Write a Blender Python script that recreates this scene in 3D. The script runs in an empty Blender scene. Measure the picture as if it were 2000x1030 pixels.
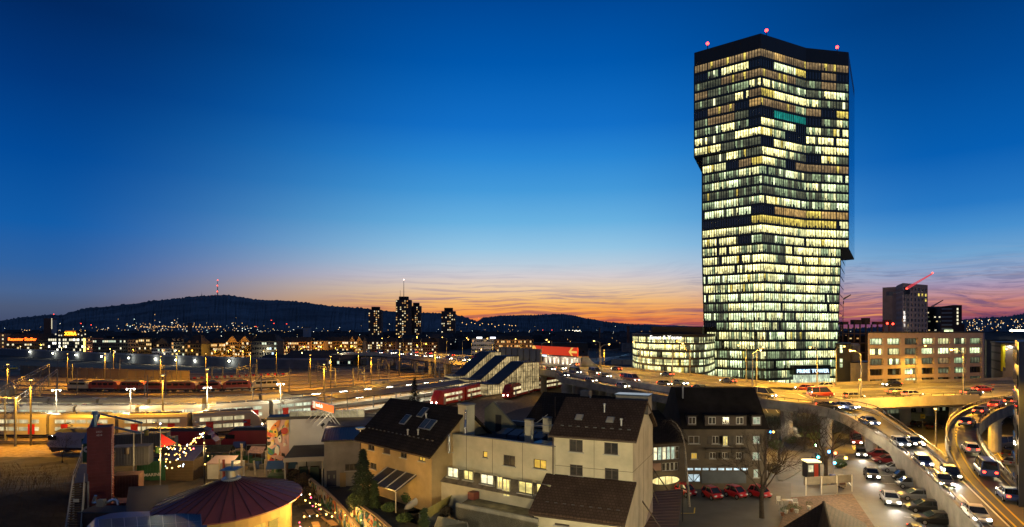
import bpy, math, random
from mathutils import Matrix, Vector
R = math.radians
sc = bpy.context.scene
col = sc.collection
H = 22.0           # camera height over the rail yard
F = 1200.0         # focal length in photograph pixels (photograph 2000 wide)
HZ = 645.0         # horizon row

# ------------------------------------------------------------------ camera
cam_data = bpy.data.cameras.new("camera")
cam_data.sensor_width = 36.0
cam_data.lens = 36.0 * F / 2000.0
cam_data.shift_y = (HZ - 515.0) / 2000.0
cam_data.clip_start = 0.5
cam_data.clip_end = 40000.0
cam = bpy.data.objects.new("camera", cam_data)
cam.location = (0, 0, H)
cam.rotation_euler = (R(90), 0, 0)
col.objects.link(cam)
sc.camera = cam

sc.view_settings.view_transform = 'Standard'
sc.view_settings.look = 'None'
sc.view_settings.exposure = 0.0
sc.view_settings.gamma = 1.0
sc.cycles.use_denoising = True
sc.cycles.max_bounces = 4
sc.cycles.diffuse_bounces = 2
sc.cycles.glossy_bounces = 3
sc.cycles.transmission_bounces = 2
sc.cycles.sample_clamp_indirect = 3.0
sc.cycles.use_light_tree = True

def lin(r, g, b):
    f = lambda c: (c / 255 / 12.92) if c / 255 <= 0.04045 else ((c / 255 + 0.055) / 1.055) ** 2.4
    return (f(r), f(g), f(b), 1.0)

# ------------------------------------------------------------------ sky (dusk, sun already set)
world = bpy.data.worlds.new("World")
sc.world = world
world.use_nodes = True
wn = world.node_tree
wn.nodes.clear()

class NT:
    """small helper for building node trees"""
    def __init__(s, nt): s.nt = nt
    def new(s, t, **k):
        n = s.nt.nodes.new(t)
        for a, b in k.items(): setattr(n, a, b)
        return n
    def link(s, a, b): s.nt.links.new(a, b)
    def put(s, sock, v):
        if hasattr(v, 'is_linked') or hasattr(v, 'links'): s.link(v, sock)
        else: sock.default_value = v
    def math(s, op, a, b=None, c=None, clamp=False):
        n = s.new('ShaderNodeMath', operation=op); n.use_clamp = clamp
        s.put(n.inputs[0], a)
        if b is not None: s.put(n.inputs[1], b)
        if c is not None: s.put(n.inputs[2], c)
        return n.outputs[0]
    def step(s, x, a, b):
        n = s.new('ShaderNodeMapRange', interpolation_type='SMOOTHSTEP'); n.clamp = True
        s.put(n.inputs['Value'], x)
        n.inputs['From Min'].default_value = a; n.inputs['From Max'].default_value = b
        return n.outputs['Result']
    def ramp(s, x, stops, interp='LINEAR'):
        n = s.new('ShaderNodeValToRGB'); cr = n.color_ramp; cr.interpolation = interp
        while len(cr.elements) < len(stops): cr.elements.new(0.5)
        for e, (p, c) in zip(cr.elements, stops): e.position = p; e.color = c
        s.put(n.inputs[0], x)
        return n.outputs[0]
    def mix(s, f, a, b, mode='MIX'):
        n = s.new('ShaderNodeMix', data_type='RGBA', blend_type=mode); n.clamp_factor = True
        s.put(n.inputs[0], f); s.put(n.inputs[6], a); s.put(n.inputs[7], b)
        return n.outputs[2]
    def xyz(s, a, b, c):
        n = s.new('ShaderNodeCombineXYZ')
        for i, v in enumerate((a, b, c)): s.put(n.inputs[i], v)
        return n.outputs[0]
    def noise(s, vec, scale, detail=3, rough=0.5, dist=0.0):
        n = s.new('ShaderNodeTexNoise'); s.link(vec, n.inputs['Vector'])
        n.inputs['Scale'].default_value = scale; n.inputs['Detail'].default_value = detail
        n.inputs['Roughness'].default_value = rough; n.inputs['Distortion'].default_value = dist
        return n.outputs['Fac']

W = NT(wn)
tc = W.new('ShaderNodeTexCoord').outputs['Generated']
sp = W.new('ShaderNodeSeparateXYZ'); W.link(tc, sp.inputs[0])
dx, dy, dz = sp.outputs
rr = W.math('SQRT', W.math('ADD', W.math('MULTIPLY', dx, dx), W.math('MULTIPLY', dy, dy)))
el = W.math('MAXIMUM', W.math('DIVIDE', dz, W.math('MAXIMUM', rr, 0.001)), 0.0)
T = W.math('DIVIDE', el, 0.6, clamp=True)
az = W.math('ARCTAN2', dx, dy)
def rs(l): return [(t / 0.6, lin(*c)) for t, c in l]
Cc = W.ramp(T, rs([(0, (206, 84, 62)), (.012, (236, 116, 56)), (.0275, (250, 160, 72)), (.046, (246, 188, 112)), (.067, (236, 204, 168)), (.0875, (214, 206, 208)), (.1075, (184, 205, 222)), (.133, (150, 198, 228)),
                   (.175, (106, 178, 225)), (.227, (68, 154, 218)), (.28, (40, 134, 212)), (.331, (18, 112, 200)), (.434, (0, 88, 174)), (.54, (0, 70, 148)), (.57, (0, 66, 140)), (.6, (40, 58, 88))]))
Cl = W.ramp(T, rs([(0, (62, 70, 100)), (.03, (76, 90, 120)), (.05, (72, 100, 144)), (.083, (48, 98, 160)), (.14, (18, 92, 168)), (.23, (2, 74, 152)), (.33, (1, 55, 124)), (.43, (1, 40, 96)), (.56, (1, 36, 88)), (.6, (40, 58, 88))]))
Cr = W.ramp(T, rs([(0, (90, 62, 108)), (.01, (124, 76, 114)), (.024, (184, 102, 110)), (.0376, (206, 134, 124)), (.058, (174, 152, 178)), (.072, (150, 164, 198)), (.1, (112, 164, 208)), (.133, (72, 144, 206)), (.167, (38, 120, 196)), (.236, (6, 94, 178)), (.34, (1, 74, 150)), (.44, (0, 58, 124)), (.56, (0, 50, 110)), (.6, (40, 58, 88))]))
wl = W.step(W.math('MULTIPLY', az, -1.0), 0.02, 0.66)
wr = W.step(az, 0.12, 0.62)
Cb = W.ramp(T, rs([(0, (84, 88, 118)), (.12, (86, 100, 140)), (.4, (60, 88, 134)), (.6, (40, 58, 88))]))
base = W.mix(W.step(W.math('ABSOLUTE', az), .9, 1.5), W.mix(wr, W.mix(wl, Cc, Cl), Cr), Cb)
# thin streaked cirrus low over the sunset
wob = W.noise(W.xyz(W.math('MULTIPLY', az, 5.0), W.math('MULTIPLY', el, 14.0), 1.7), 1.0, 2)
v1 = W.xyz(W.math('MULTIPLY', az, 3.4), W.math('ADD', W.math('MULTIPLY', el, 130.0), W.math('MULTIPLY', wob, 3.4)), 0.0)
n1 = W.noise(v1, 1.6, 7, 0.66, 0.35)
v2 = W.xyz(W.math('ADD', W.math('MULTIPLY', az, 9.0), W.math('MULTIPLY', el, -22.0)), W.math('ADD', W.math('MULTIPLY', el, 105.0), W.math('MULTIPLY', wob, 6.0)), 3.1)
n2 = W.noise(v2, 1.3, 7, 0.68, 0.5)
low = W.math('MULTIPLY', W.step(W.math('MULTIPLY', el, -1.0), -0.125, -0.03), W.math('SUBTRACT', 1.0, W.step(W.math('ABSOLUTE', W.math('SUBTRACT', az, 0.25)), 0.42, 0.62)))
pm = W.math('ADD', .35, W.math('MULTIPLY', .65, W.step(W.noise(W.xyz(W.math('MULTIPLY', az, 5.5), W.math('MULTIPLY', el, 26.0), 5.5), 1.0, 3, .6, .8), .38, .58)))
low = W.math('MULTIPLY', low, pm)
k1 = W.math('MULTIPLY', W.math('MULTIPLY', W.step(n1, 0.46, 0.60), low), 0.9)
k2 = W.math('MULTIPLY', W.math('MULTIPLY', W.step(n2, 0.43, 0.62), low), W.math('MULTIPLY', W.step(az, 0.0, 0.45), 0.9))
cl_c = W.ramp(T, rs([(0, (112, 60, 92)), (.015, (150, 70, 84)), (.035, (176, 108, 96)), (.06, (170, 146, 156)), (.1, (156, 166, 190)), (.14, (110, 150, 190))]))
cl_r = W.ramp(T, rs([(0, (70, 50, 90)), (.02, (104, 62, 96)), (.04, (120, 92, 128)), (.07, (92, 104, 146)), (.12, (66, 110, 166))]))
sky = W.mix(k1, base, cl_c)
sky = W.mix(k2, sky, cl_r)
# a few brighter streaks catching the last light
n3 = W.noise(W.xyz(W.math('MULTIPLY', az, 4.2), W.math('ADD', W.math('MULTIPLY', el, 150.0), W.math('MULTIPLY', wob, 5.0)), 8.0), 1.5, 4, 0.6, 0.4)
k3 = W.math('MULTIPLY', W.math('MULTIPLY', W.step(n3, 0.54, 0.70), W.step(W.math('MULTIPLY', el, -1.0), -0.065, -0.012)), W.math('SUBTRACT', 1.0, W.step(W.math('ABSOLUTE', W.math('SUBTRACT', az, 0.22)), 0.3, 0.55)))
sky = W.mix(W.math('MULTIPLY', k3, 0.8), sky, lin(255, 176, 92))
bg = W.new('ShaderNodeBackground'); W.link(sky, bg.inputs[0]); bg.inputs[1].default_value = 1.0
wo = W.new('ShaderNodeOutputWorld'); W.link(bg.outputs[0], wo.inputs[0])
world.cycles.sampling_method = 'MANUAL'
world.cycles.sample_map_resolution = 512

SODIUM = (1.0, 0.47, 0.035)
WARMW = (1.0, 0.86, 0.55)
WHITE = (1.0, 0.95, 0.82)

# ------------------------------------------------------------------ projection helpers
def P(px, py, z=0.0):
    """the point at height z that the photograph shows at (px, py)"""
    D = F * (H - z) / (py - HZ)
    return Vector(((px - 1000) * D / F, D, z))
def Q(px, D, z=0.0): return Vector(((px - 1000) * D / F, D, z))
def ZY(py, D): return H - (py - HZ) * D / F
def proj(p): return (1000 + F * p[0] / p[1], HZ + F * (H - p[2]) / p[1])

def catmull(pts, n=8):
    pts = [Vector(p) for p in pts]
    out = []
    for i in range(len(pts) - 1):
        p0 = pts[i - 1] if i else pts[0] * 2 - pts[1]
        p1, p2 = pts[i], pts[i + 1]
        p3 = pts[i + 2] if i + 2 < len(pts) else pts[-1] * 2 - pts[-2]
        for k in range(n):
            t = k / n
            out.append(0.5 * ((2 * p1) + (p2 - p0) * t + (2 * p0 - 5 * p1 + 4 * p2 - p3) * t * t + (3 * p1 - p0 - 3 * p2 + p3) * t ** 3))
    out.append(pts[-1])
    return out
def arclen(pts):
    L = [0.0]
    for a, b in zip(pts, pts[1:]): L.append(L[-1] + (b - a).length)
    return L
def along(pts, s, L=None):
    """(point, unit direction) at arc length s"""
    L = L or arclen(pts)
    s = max(0.0, min(L[-1] - 1e-4, s))
    for i in range(len(pts) - 1):
        if L[i + 1] >= s:
            d = pts[i + 1] - pts[i]
            return pts[i] + d * ((s - L[i]) / max(1e-6, L[i + 1] - L[i])), d.normalized()
def offset(pts, w):
    """polyline shifted sideways in plan by w (positive to the left of travel)"""
    out = []
    for i, p in enumerate(pts):
        d = (pts[min(i + 1, len(pts) - 1)] - pts[max(i - 1, 0)]); d.z = 0; d.normalize()
        out.append(p + Vector((-d.y, d.x, 0)) * w)
    return out

# ------------------------------------------------------------------ materials
MATS = {}
def mat(name, c, rough=0.8, noise=None, metal=0.0, bump=None, spec=0.5, pattern=None):
    """c: linear base colour; noise=(scale, amount); bump=(scale, strength); pattern=('brick'|'wave', ...)"""
    if name in MATS: return MATS[name]
    m = bpy.data.materials.new(name); m.use_nodes = True
    N = NT(m.node_tree); b = m.node_tree.nodes['Principled BSDF']
    b.inputs['Roughness'].default_value = rough; b.inputs['Metallic'].default_value = metal
    b.inputs['Specular IOR Level'].default_value = spec
    c4 = (c[0], c[1], c[2], 1)
    tcn = N.new('ShaderNodeTexCoord').outputs['Object']
    src = None
    hgt = None
    if pattern:
        if pattern[0] == 'brick':
            n = N.new('ShaderNodeTexBrick'); N.link(tcn, n.inputs['Vector'])
            n.inputs['Scale'].default_value = 1.0
            n.inputs['Brick Width'].default_value = pattern[1]; n.inputs['Row Height'].default_value = pattern[2]
            n.inputs['Mortar Size'].default_value = pattern[3]
            n.inputs['Color1'].default_value = c4; n.inputs['Color2'].default_value = tuple(x * 0.72 for x in c[:3]) + (1,)
            n.inputs['Mortar'].default_value = tuple(x * pattern[4] for x in c[:3]) + (1,)
            src = n.outputs['Color']; hgt = n.outputs['Fac']
        elif pattern[0] == 'wave':
            n = N.new('ShaderNodeTexWave', wave_type='BANDS', bands_direction=pattern[1]); N.link(tcn, n.inputs['Vector'])
            n.inputs['Scale'].default_value = pattern[2]; n.inputs['Distortion'].default_value = 0.0
            hgt = n.outputs['Fac']
            src = N.mix(hgt, tuple(x * 0.7 for x in c[:3]) + (1,), c4)
    if noise:
        f = N.noise(tcn, noise[0], 5, 0.6)
        lo = tuple(max(0, x * (1 - noise[1])) for x in c[:3]) + (1,)
        hi = tuple(min(1, x * (1 + noise[1])) for x in c[:3]) + (1,)
        v = N.ramp(f, [(0.3, lo), (0.7, hi)])
        if src is None: src = v
        else:
            k = N.ramp(f, [(0.3, (1 - noise[1],) * 3 + (1,)), (0.7, (1, 1, 1, 1))])
            src = N.mix(1.0, src, k, 'MULTIPLY')
    if src is None: b.inputs['Base Color'].default_value = c4
    else: N.link(src, b.inputs['Base Color'])
    if bump or hgt is not None:
        bn = N.new('ShaderNodeBump')
        if bump:
            bn.inputs['Strength'].default_value = bump[1]; bn.inputs['Distance'].default_value = 0.05
            N.link(N.noise(tcn, bump[0], 4), bn.inputs['Height'])
        else:
            bn.inputs['Strength'].default_value = 0.6; bn.inputs['Distance'].default_value = 0.05
            N.link(hgt, bn.inputs['Height'])
        N.link(bn.outputs[0], b.inputs['Normal'])
    MATS[name] = m
    return m

def emis(name, c, s, sample='AUTO'):
    if name in MATS: return MATS[name]
    m = bpy.data.materials.new(name); m.use_nodes = True
    b = m.node_tree.nodes['Principled BSDF']
    b.inputs['Base Color'].default_value = (c[0] * .4, c[1] * .4, c[2] * .4, 1)
    b.inputs['Emission Color'].default_value = (c[0], c[1], c[2], 1)
    b.inputs['Emission Strength'].default_value = s
    m.cycles.emission_sampling = sample
    MATS[name] = m
    return m

def room(name, c, s, sx=0.9, sz=0.6, contrast=0.6, sample='NONE', floor=None):
    """a lit room seen through a pane: ceiling lights, furniture and people vary from place to place"""
    if name in MATS: return MATS[name]
    m = bpy.data.materials.new(name); m.use_nodes = True
    N = NT(m.node_tree); b = m.node_tree.nodes['Principled BSDF']
    pos = N.new('ShaderNodeNewGeometry').outputs['Position']
    sp = N.new('ShaderNodeSeparateXYZ'); N.link(pos, sp.inputs[0])
    u = N.math('ADD', sp.outputs[0], N.math('MULTIPLY', sp.outputs[1], 0.8))
    vec = N.xyz(N.math('MULTIPLY', u, sx), 0.0, N.math('MULTIPLY', sp.outputs[2], sz))
    f = N.noise(vec, 1.0, 4, 0.7)
    f2 = N.noise(N.xyz(N.math('MULTIPLY', u, 0.16), 4.0, N.math('MULTIPLY', sp.outputs[2], 0.22)), 1.0, 2)
    k = N.ramp(f, [(0.36, (1 - contrast,) * 3 + (1,)), (0.5, (0.85, 0.85, 0.85, 1)), (0.66, (1.5, 1.5, 1.5, 1))])
    k2 = N.ramp(f2, [(0.35, (0.6, 0.6, 0.6, 1)), (0.65, (1.15, 1.15, 1.15, 1))])
    e = N.mix(1.0, N.mix(1.0, (c[0], c[1], c[2], 1), k, 'MULTIPLY'), k2, 'MULTIPLY')
    if floor:   # ceiling lights above, furniture below, storey by storey
        fr_ = N.math('FRACT', N.math('DIVIDE', N.math('SUBTRACT', sp.outputs[2], floor[0]), floor[1]))
        fn_ = N.noise(N.xyz(N.math('MULTIPLY', u, 1.7), 9.0, N.math('MULTIPLY', sp.outputs[2], .29)), 1.0, 3, .6)
        e = N.mix(1.0, e, N.ramp(N.math('ADD', fr_, N.math('MULTIPLY', N.math('SUBTRACT', fn_, .5), .7)), [(.08, (.42, .42, .42, 1)), (.3, (.8, .8, .78, 1)), (.66, (.95, .95, .95, 1)), (.8, (1.4, 1.4, 1.35, 1))]), 'MULTIPLY')
    N.link(e, b.inputs['Emission Color']); b.inputs['Emission Strength'].default_value = s
    b.inputs['Base Color'].default_value = (0.02, 0.022, 0.025, 1); b.inputs['Roughness'].default_value = 0.12
    m.cycles.emission_sampling = sample
    MATS[name] = m
    return m

# ------------------------------------------------------------------ mesh helper
class MB:
    def __init__(s): s.v = []; s.f = []; s.mi = []; s.m = 0; s.X = None
    def add(s, vs, fs):
        o = len(s.v)
        if s.X is not None: vs = [tuple(s.X @ Vector(p)) for p in vs]
        s.v += [tuple(p) for p in vs]
        for f in fs: s.f.append(tuple(i + o for i in f)); s.mi.append(s.m)
        return s
    def box(s, x0, x1, y0, y1, z0, z1):
        return s.add([(x0, y0, z0), (x1, y0, z0), (x1, y1, z0), (x0, y1, z0), (x0, y0, z1), (x1, y0, z1), (x1, y1, z1), (x0, y1, z1)],
                     [(0, 3, 2, 1), (4, 5, 6, 7), (0, 1, 5, 4), (1, 2, 6, 5), (2, 3, 7, 6), (3, 0, 4, 7)])
    def cbox(s, c, sx, sy, sz, rz=0.0):
        X0 = s.X; M = Matrix.Translation(c) @ Matrix.Rotation(rz, 4, 'Z')
        s.X = M if X0 is None else X0 @ M
        s.box(-sx / 2, sx / 2, -sy / 2, sy / 2, -sz / 2, sz / 2); s.X = X0
        return s
    def quad(s, a, b, c, d): return s.add([a, b, c, d], [(0, 1, 2, 3)])
    def poly(s, pts): return s.add(pts, [tuple(range(len(pts)))])
    def prism(s, poly, z0, z1):
        n = len(poly)
        vs = [(p[0], p[1], z0) for p in poly] + [(p[0], p[1], z1) for p in poly]
        return s.add(vs, [tuple(range(n))[::-1], tuple(range(n, 2 * n))] + [(i, (i + 1) % n, n + (i + 1) % n, n + i) for i in range(n)])
    def extrude(s, poly, d):
        """closed polygon of 3-D points pushed along vector d"""
        n = len(poly); d = Vector(d)
        vs = [Vector(p) for p in poly] + [Vector(p) + d for p in poly]
        return s.add(vs, [tuple(range(n))[::-1], tuple(range(n, 2 * n))] + [(i, (i + 1) % n, n + (i + 1) % n, n + i) for i in range(n)])
    def loft(s, rings, caps=True):
        n = len(rings[0]); vs = [p for r in rings for p in r]
        fs = []
        for k in range(len(rings) - 1):
            for i in range(n):
                j = (i + 1) % n
                fs.append((k * n + i, k * n + j, (k + 1) * n + j, (k + 1) * n + i))
        if caps: fs += [tuple(range(n))[::-1], tuple(range((len(rings) - 1) * n, len(rings) * n))]
        return s.add(vs, fs)
    def tube(s, a, b, r, r2=None, n=6):
        a, b = Vector(a), Vector(b); r2 = r if r2 is None else r2
        d = b - a
        if d.length < 1e-6: return s
        d.normalize()
        u = d.orthogonal().normalized(); w = d.cross(u)
        ring = lambda c, q: [c + (u * math.cos(2 * math.pi * i / n) + w * math.sin(2 * math.pi * i / n)) * q for i in range(n)]
        return s.loft([ring(a, r), ring(b, r2)])
    def pipe(s, pts, r, n=5):
        for a, b in zip(pts, pts[1:]): s.tube(a, b, r, n=n)
        return s
    def lathe(s, prof, n=24, c=(0, 0, 0)):
        rings = [[(c[0] + r * math.cos(2 * math.pi * i / n), c[1] + r * math.sin(2 * math.pi * i / n), c[2] + z) for i in range(n)] for r, z in prof]
        return s.loft(rings)
    def ball(s, c, r, n=8):
        m = max(4, n // 2)
        return s.lathe([(max(1e-4, r * math.sin(math.pi * k / m)), -r * math.cos(math.pi * k / m)) for k in range(m + 1)], n, c)
    def strip(s, A, B):
        n = len(A)
        return s.add(list(A) + list(B), [(i, i + 1, n + i + 1, n + i) for i in range(n - 1)])
    def sweep(s, pts, prof):
        """profile [(side, up)] swept along pts; side positive to the left of travel"""
        rings = []
        for i, p in enumerate(pts):
            d = pts[min(i + 1, len(pts) - 1)] - pts[max(i - 1, 0)]; d = Vector((d.x, d.y, 0)).normalized()
            l = Vector((-d.y, d.x, 0))
            rings.append([p + l * a + Vector((0, 0, b)) for a, b in prof])
        return s.loft(rings)
    def build(s, name, mats, parent=None, loc=None, rot=None, smooth=False):
        me = bpy.data.meshes.new(name); me.from_pydata(s.v, [], s.f)
        if not isinstance(mats, (list, tuple)): mats = [mats]
        for m in mats: me.materials.append(m)
        if len(mats) > 1: me.polygons.foreach_set('material_index', s.mi)
        if smooth: me.polygons.foreach_set('use_smooth', [True] * len(s.f))
        me.update()
        o = bpy.data.objects.new(name, me); col.objects.link(o)
        if parent: o.parent = parent
        if loc is not None: o.location = loc
        if rot is not None: o.rotation_euler = rot
        return o

def tag(o, label=None, cat=None, group=None, kind=None):
    if label: o['label'] = label
    if cat: o['category'] = cat
    if group: o['group'] = group
    if kind: o['kind'] = kind
    return o
def thing(name, label, cat, loc=(0, 0, 0), rz=0.0, group=None):
    o = bpy.data.objects.new(name, None); col.objects.link(o)
    o.empty_display_size = 0.1
    o.location = loc; o.rotation_euler = (0, 0, rz)
    return tag(o, label, cat, group)
def dup(root, loc, rz=0.0, label=None, group=None, sc_=None):
    """a copy of a thing with copies of its parts and sub-parts"""
    r = root.copy(); col.objects.link(r); r.location = loc; r.rotation_euler = (0, 0, rz)
    if label: r['label'] = label
    if group: r['group'] = group
    if sc_: r.scale = sc_
    for ch in KIDS[root.name]:
        c = ch.copy(); col.objects.link(c); c.parent = r
        for g in KIDS.get(ch.name, []):
            d = g.copy(); col.objects.link(d); d.parent = c
    return r
KIDS = {}
def proto(root):
    """remember the parts of a thing so that copies can be made fast"""
    KIDS[root.name] = list(root.children)
    for c in KIDS[root.name]: KIDS[c.name] = list(c.children)
    return root

def ray_box(m, o, px0, px1, D, dep, z0, z1):
    """block whose flanks run straight back from the viewer"""
    m.prism([((p - o).x, (p - o).y) for p in (Q(px0, D), Q(px1, D), Q(px1, D + dep), Q(px0, D + dep))], z0, z1); return m
class Frame:
    """a house's own axes: x along its front, y into the depth; photograph pixels can be read off its front plane"""
    def __init__(s, a, b, z0=0.0):
        s.o = Vector((a[0], a[1], z0)); d = Vector((b[0] - a[0], b[1] - a[1], 0)); s.len = d.length
        s.ux = d.normalized(); s.uy = Vector((-s.ux.y, s.ux.x, 0)); s.rz = math.atan2(s.ux.y, s.ux.x)
    def uz(s, px, py, y=0.0):
        d = Vector(((px - 1000) / F, 1.0, (HZ - py) / F)); o = s.o + s.uy * y
        k = (o.x * s.uy.x + o.y * s.uy.y) / (d.x * s.uy.x + d.y * s.uy.y)
        p = Vector((0, 0, H)) + d * k
        return (p - s.o).dot(s.ux), p.z - s.o.z
    def rect(s, px0, py0, px1, py1, y=0.0):
        a = s.uz(px0, py0, y); b = s.uz(px1, py1, y)
        return (min(a[0], b[0]), max(a[0], b[0]), min(a[1], b[1]), max(a[1], b[1]))
    def world(s, x, y, z): return s.o + s.ux * x + s.uy * y + Vector((0, 0, z))

def light(name, loc, c, power, radius=0.15, parent=None, spot=None, target=None, blend=0.5):
    ld = bpy.data.lights.new(name, 'SPOT' if spot else 'POINT')
    ld.color = c; ld.energy = power; ld.shadow_soft_size = radius
    if spot: ld.spot_size = R(spot); ld.spot_blend = blend
    o = bpy.data.objects.new(name, ld); col.objects.link(o); o.location = loc
    if target is not None:
        o.rotation_euler = (Vector(target) - Vector(loc)).to_track_quat('-Z', 'Y').to_euler()
    if parent: o.parent = parent
    return o

def text(s, size, m, name, parent=None, loc=(0, 0, 0), rot=(R(90), 0, 0), ext=0.03, align='CENTER', spacing=1.0, bold=0.0):
    cu = bpy.data.curves.new(name, 'FONT'); cu.body = s; cu.size = size; cu.extrude = ext; cu.align_x = align; cu.space_character = spacing; cu.offset = bold
    tmp = bpy.data.objects.new(name, cu); col.objects.link(tmp)
    me = bpy.data.meshes.new_from_object(tmp)
    bpy.data.objects.remove(tmp); me.name = name
    me.materials.clear(); me.materials.append(m)
    o = bpy.data.objects.new(name, me); col.objects.link(o); o.location = loc; o.rotation_euler = rot
    if parent: o.parent = parent
    return o

ORD = 'first second third fourth fifth sixth seventh eighth ninth tenth eleventh twelfth thirteenth fourteenth fifteenth sixteenth seventeenth eighteenth nineteenth'.split()
TENS = {2: ('twenty', 'twentieth'), 3: ('thirty', 'thirtieth'), 4: ('forty', 'fortieth'), 5: ('fifty', 'fiftieth'), 6: ('sixty', 'sixtieth'), 7: ('seventy', 'seventieth')}
def nth(i):
    i += 1
    if i < 20: return ORD[i - 1]
    t, u = divmod(i, 10)
    return TENS[t][1] if u == 0 else TENS[t][0] + '-' + ORD[u - 1]
def number(objs, form, key=None):
    """labels in reading order from the left; form holds {} for the ordinal"""
    for i, o in enumerate(sorted(objs, key=key or (lambda o: proj(o.matrix_basis.translation)[0]))):
        o['label'] = form.format(nth(i))
rnd = random.Random(7)

# shared materials
asphalt = mat('asphalt', (0.075, 0.072, 0.068), 0.75, (0.35, 0.25), bump=(3, 0.1))
road_m = mat('viaduct_asphalt', (0.11, 0.105, 0.1), 0.6, (0.12, 0.25), bump=(2, 0.05))
concrete = mat('concrete', (0.3, 0.28, 0.25), 0.85, (0.4, 0.25))
conc_dark = mat('dark_concrete', (0.16, 0.15, 0.14), 0.85, (0.3, 0.3))
ballast = mat('ballast', (0.2, 0.14, 0.08), 0.95, (1.2, 0.5), bump=(4, 0.6))
steel = mat('rail_steel', (0.35, 0.3, 0.25), 0.28, metal=0.9)
mast_m = mat('galvanised_steel', (0.22, 0.22, 0.22), 0.5, (1.0, 0.2), metal=0.3)
dark_m = mat('dark_metal', (0.03, 0.03, 0.035), 0.45, metal=0.4)
white_paint = mat('road_paint', (0.8, 0.78, 0.72), 0.6)
yellow_paint = mat('yellow_road_paint', (0.7, 0.5, 0.05), 0.6)
glass_dark = mat('dark_glass', (0.012, 0.014, 0.018), 0.06, spec=0.8)
lamp_sod = emis('sodium_lamp_glow', (1.0, 0.55, 0.10), 12.0, 'NONE')
lamp_white = emis('white_lamp_glow', (1.0, 0.96, 0.85), 22.0, 'NONE')
# ================================================================== ground, hills, far city
g = MB(); g.quad((-14000, -60, -0.02), (14000, -60, -0.02), (14000, 16000, -0.02), (-14000, 16000, -0.02))
tag(g.build('ground', mat('dark_ground', (0.03, 0.028, 0.026), 0.95, (0.05, 0.4))), kind='structure')

def hill(name, ridge, D, back, mname, c, seed, jag=6.0, foot=0.55):
    rn = random.Random(seed); m = MB(); n = 520
    x0, x1 = ridge[0][0], ridge[-1][0]
    def top(px):
        for (a, ya), (b, yb) in zip(ridge, ridge[1:]):
            if a <= px <= b:
                t = (px - a) / (b - a); t = t * t * (3 - 2 * t) * .4 + t * .6
                return ya + (yb - ya) * t
        return ridge[-1][1]
    rows = [(foot, 0.0), (foot + .08, .10), (.74, .34), (.84, .60), (.93, .84), (1.0, 1.0), (1.08, .82), (1.25, 0.0)]
    grid = []
    ph = [rn.uniform(0, 6.3) for _ in range(12)]
    for i in range(n):
        px = x0 + (x1 - x0) * i / (n - 1); zt = max(3.0, ZY(top(px), D))
        colv = []
        for k, (fd, fz) in enumerate(rows):
            d = D * fd + 60 * math.sin(px * .021 + ph[k]) * (fd < 1)
            z = zt * fz + (0 if fz in (0.0,) else zt * .03 * math.sin(px * .011 + ph[k + 2]) * (fz < 1))
            if fz == 1.0: z += rn.random() ** 2 * jag
            elif fz > 0: z += rn.uniform(-.5, .5) * jag
            colv.append(((px - 1000) * D / F * (1 if fd == 1 else d / D), d, z if fz else -2.0))
        grid.append(colv)
    K = len(rows)
    m.add([p for c_ in grid for p in c_], [(i * K + k, (i + 1) * K + k, (i + 1) * K + k + 1, i * K + k + 1) for i in range(n - 1) for k in range(K - 1)])
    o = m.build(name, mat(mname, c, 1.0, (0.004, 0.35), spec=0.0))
    return tag(o, kind='structure')
hill('hill', [(-420, 640), (-100, 634), (0, 627), (50, 620), (100, 615), (122, 617), (135, 610), (175, 602), (200, 600), (260, 594), (300, 588), (350, 584), (375, 580), (395, 579), (420, 577), (445, 577), (470, 581), (500, 586), (560, 588),
              (600, 592), (640, 598), (700, 602), (740, 607), (800, 611), (850, 612), (880, 614), (905, 619), (925, 626), (945, 634), (960, 644)], 4200, 600, 'hazy_wooded_hillside', (0.15, 0.18, 0.215), 3, 9)  # blue of the distant air mixed into the hillside colour
hill('hill', [(905, 645), (925, 632), (945, 621), (980, 617), (1040, 616), (1090, 614), (1115, 616), (1150, 623), (1190, 630), (1240, 634), (1300, 639), (1380, 646), (1420, 650)], 5200, 600, 'hazy_wooded_hillside', (0.15, 0.18, 0.215), 5, 9)
hill('hill', [(1200, 640), (1260, 634), (1320, 636), (1376, 640), (1450, 642), (1700, 643), (1900, 645)], 9500, 900, 'hazy_far_hillside', (0.2, 0.28, 0.42), 8, 9, foot=.7)  # paler blue surface stands in for haze before the far hill
hill('hill', [(1600, 645), (1700, 641), (1780, 634), (1860, 627), (1890, 624), (1930, 621), (1960, 620), (2000, 614), (2100, 608), (2300, 600), (2600, 604)], 3000, 500, 'hazy_wooded_hillside', (0.15, 0.18, 0.215), 11, 7)

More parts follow.
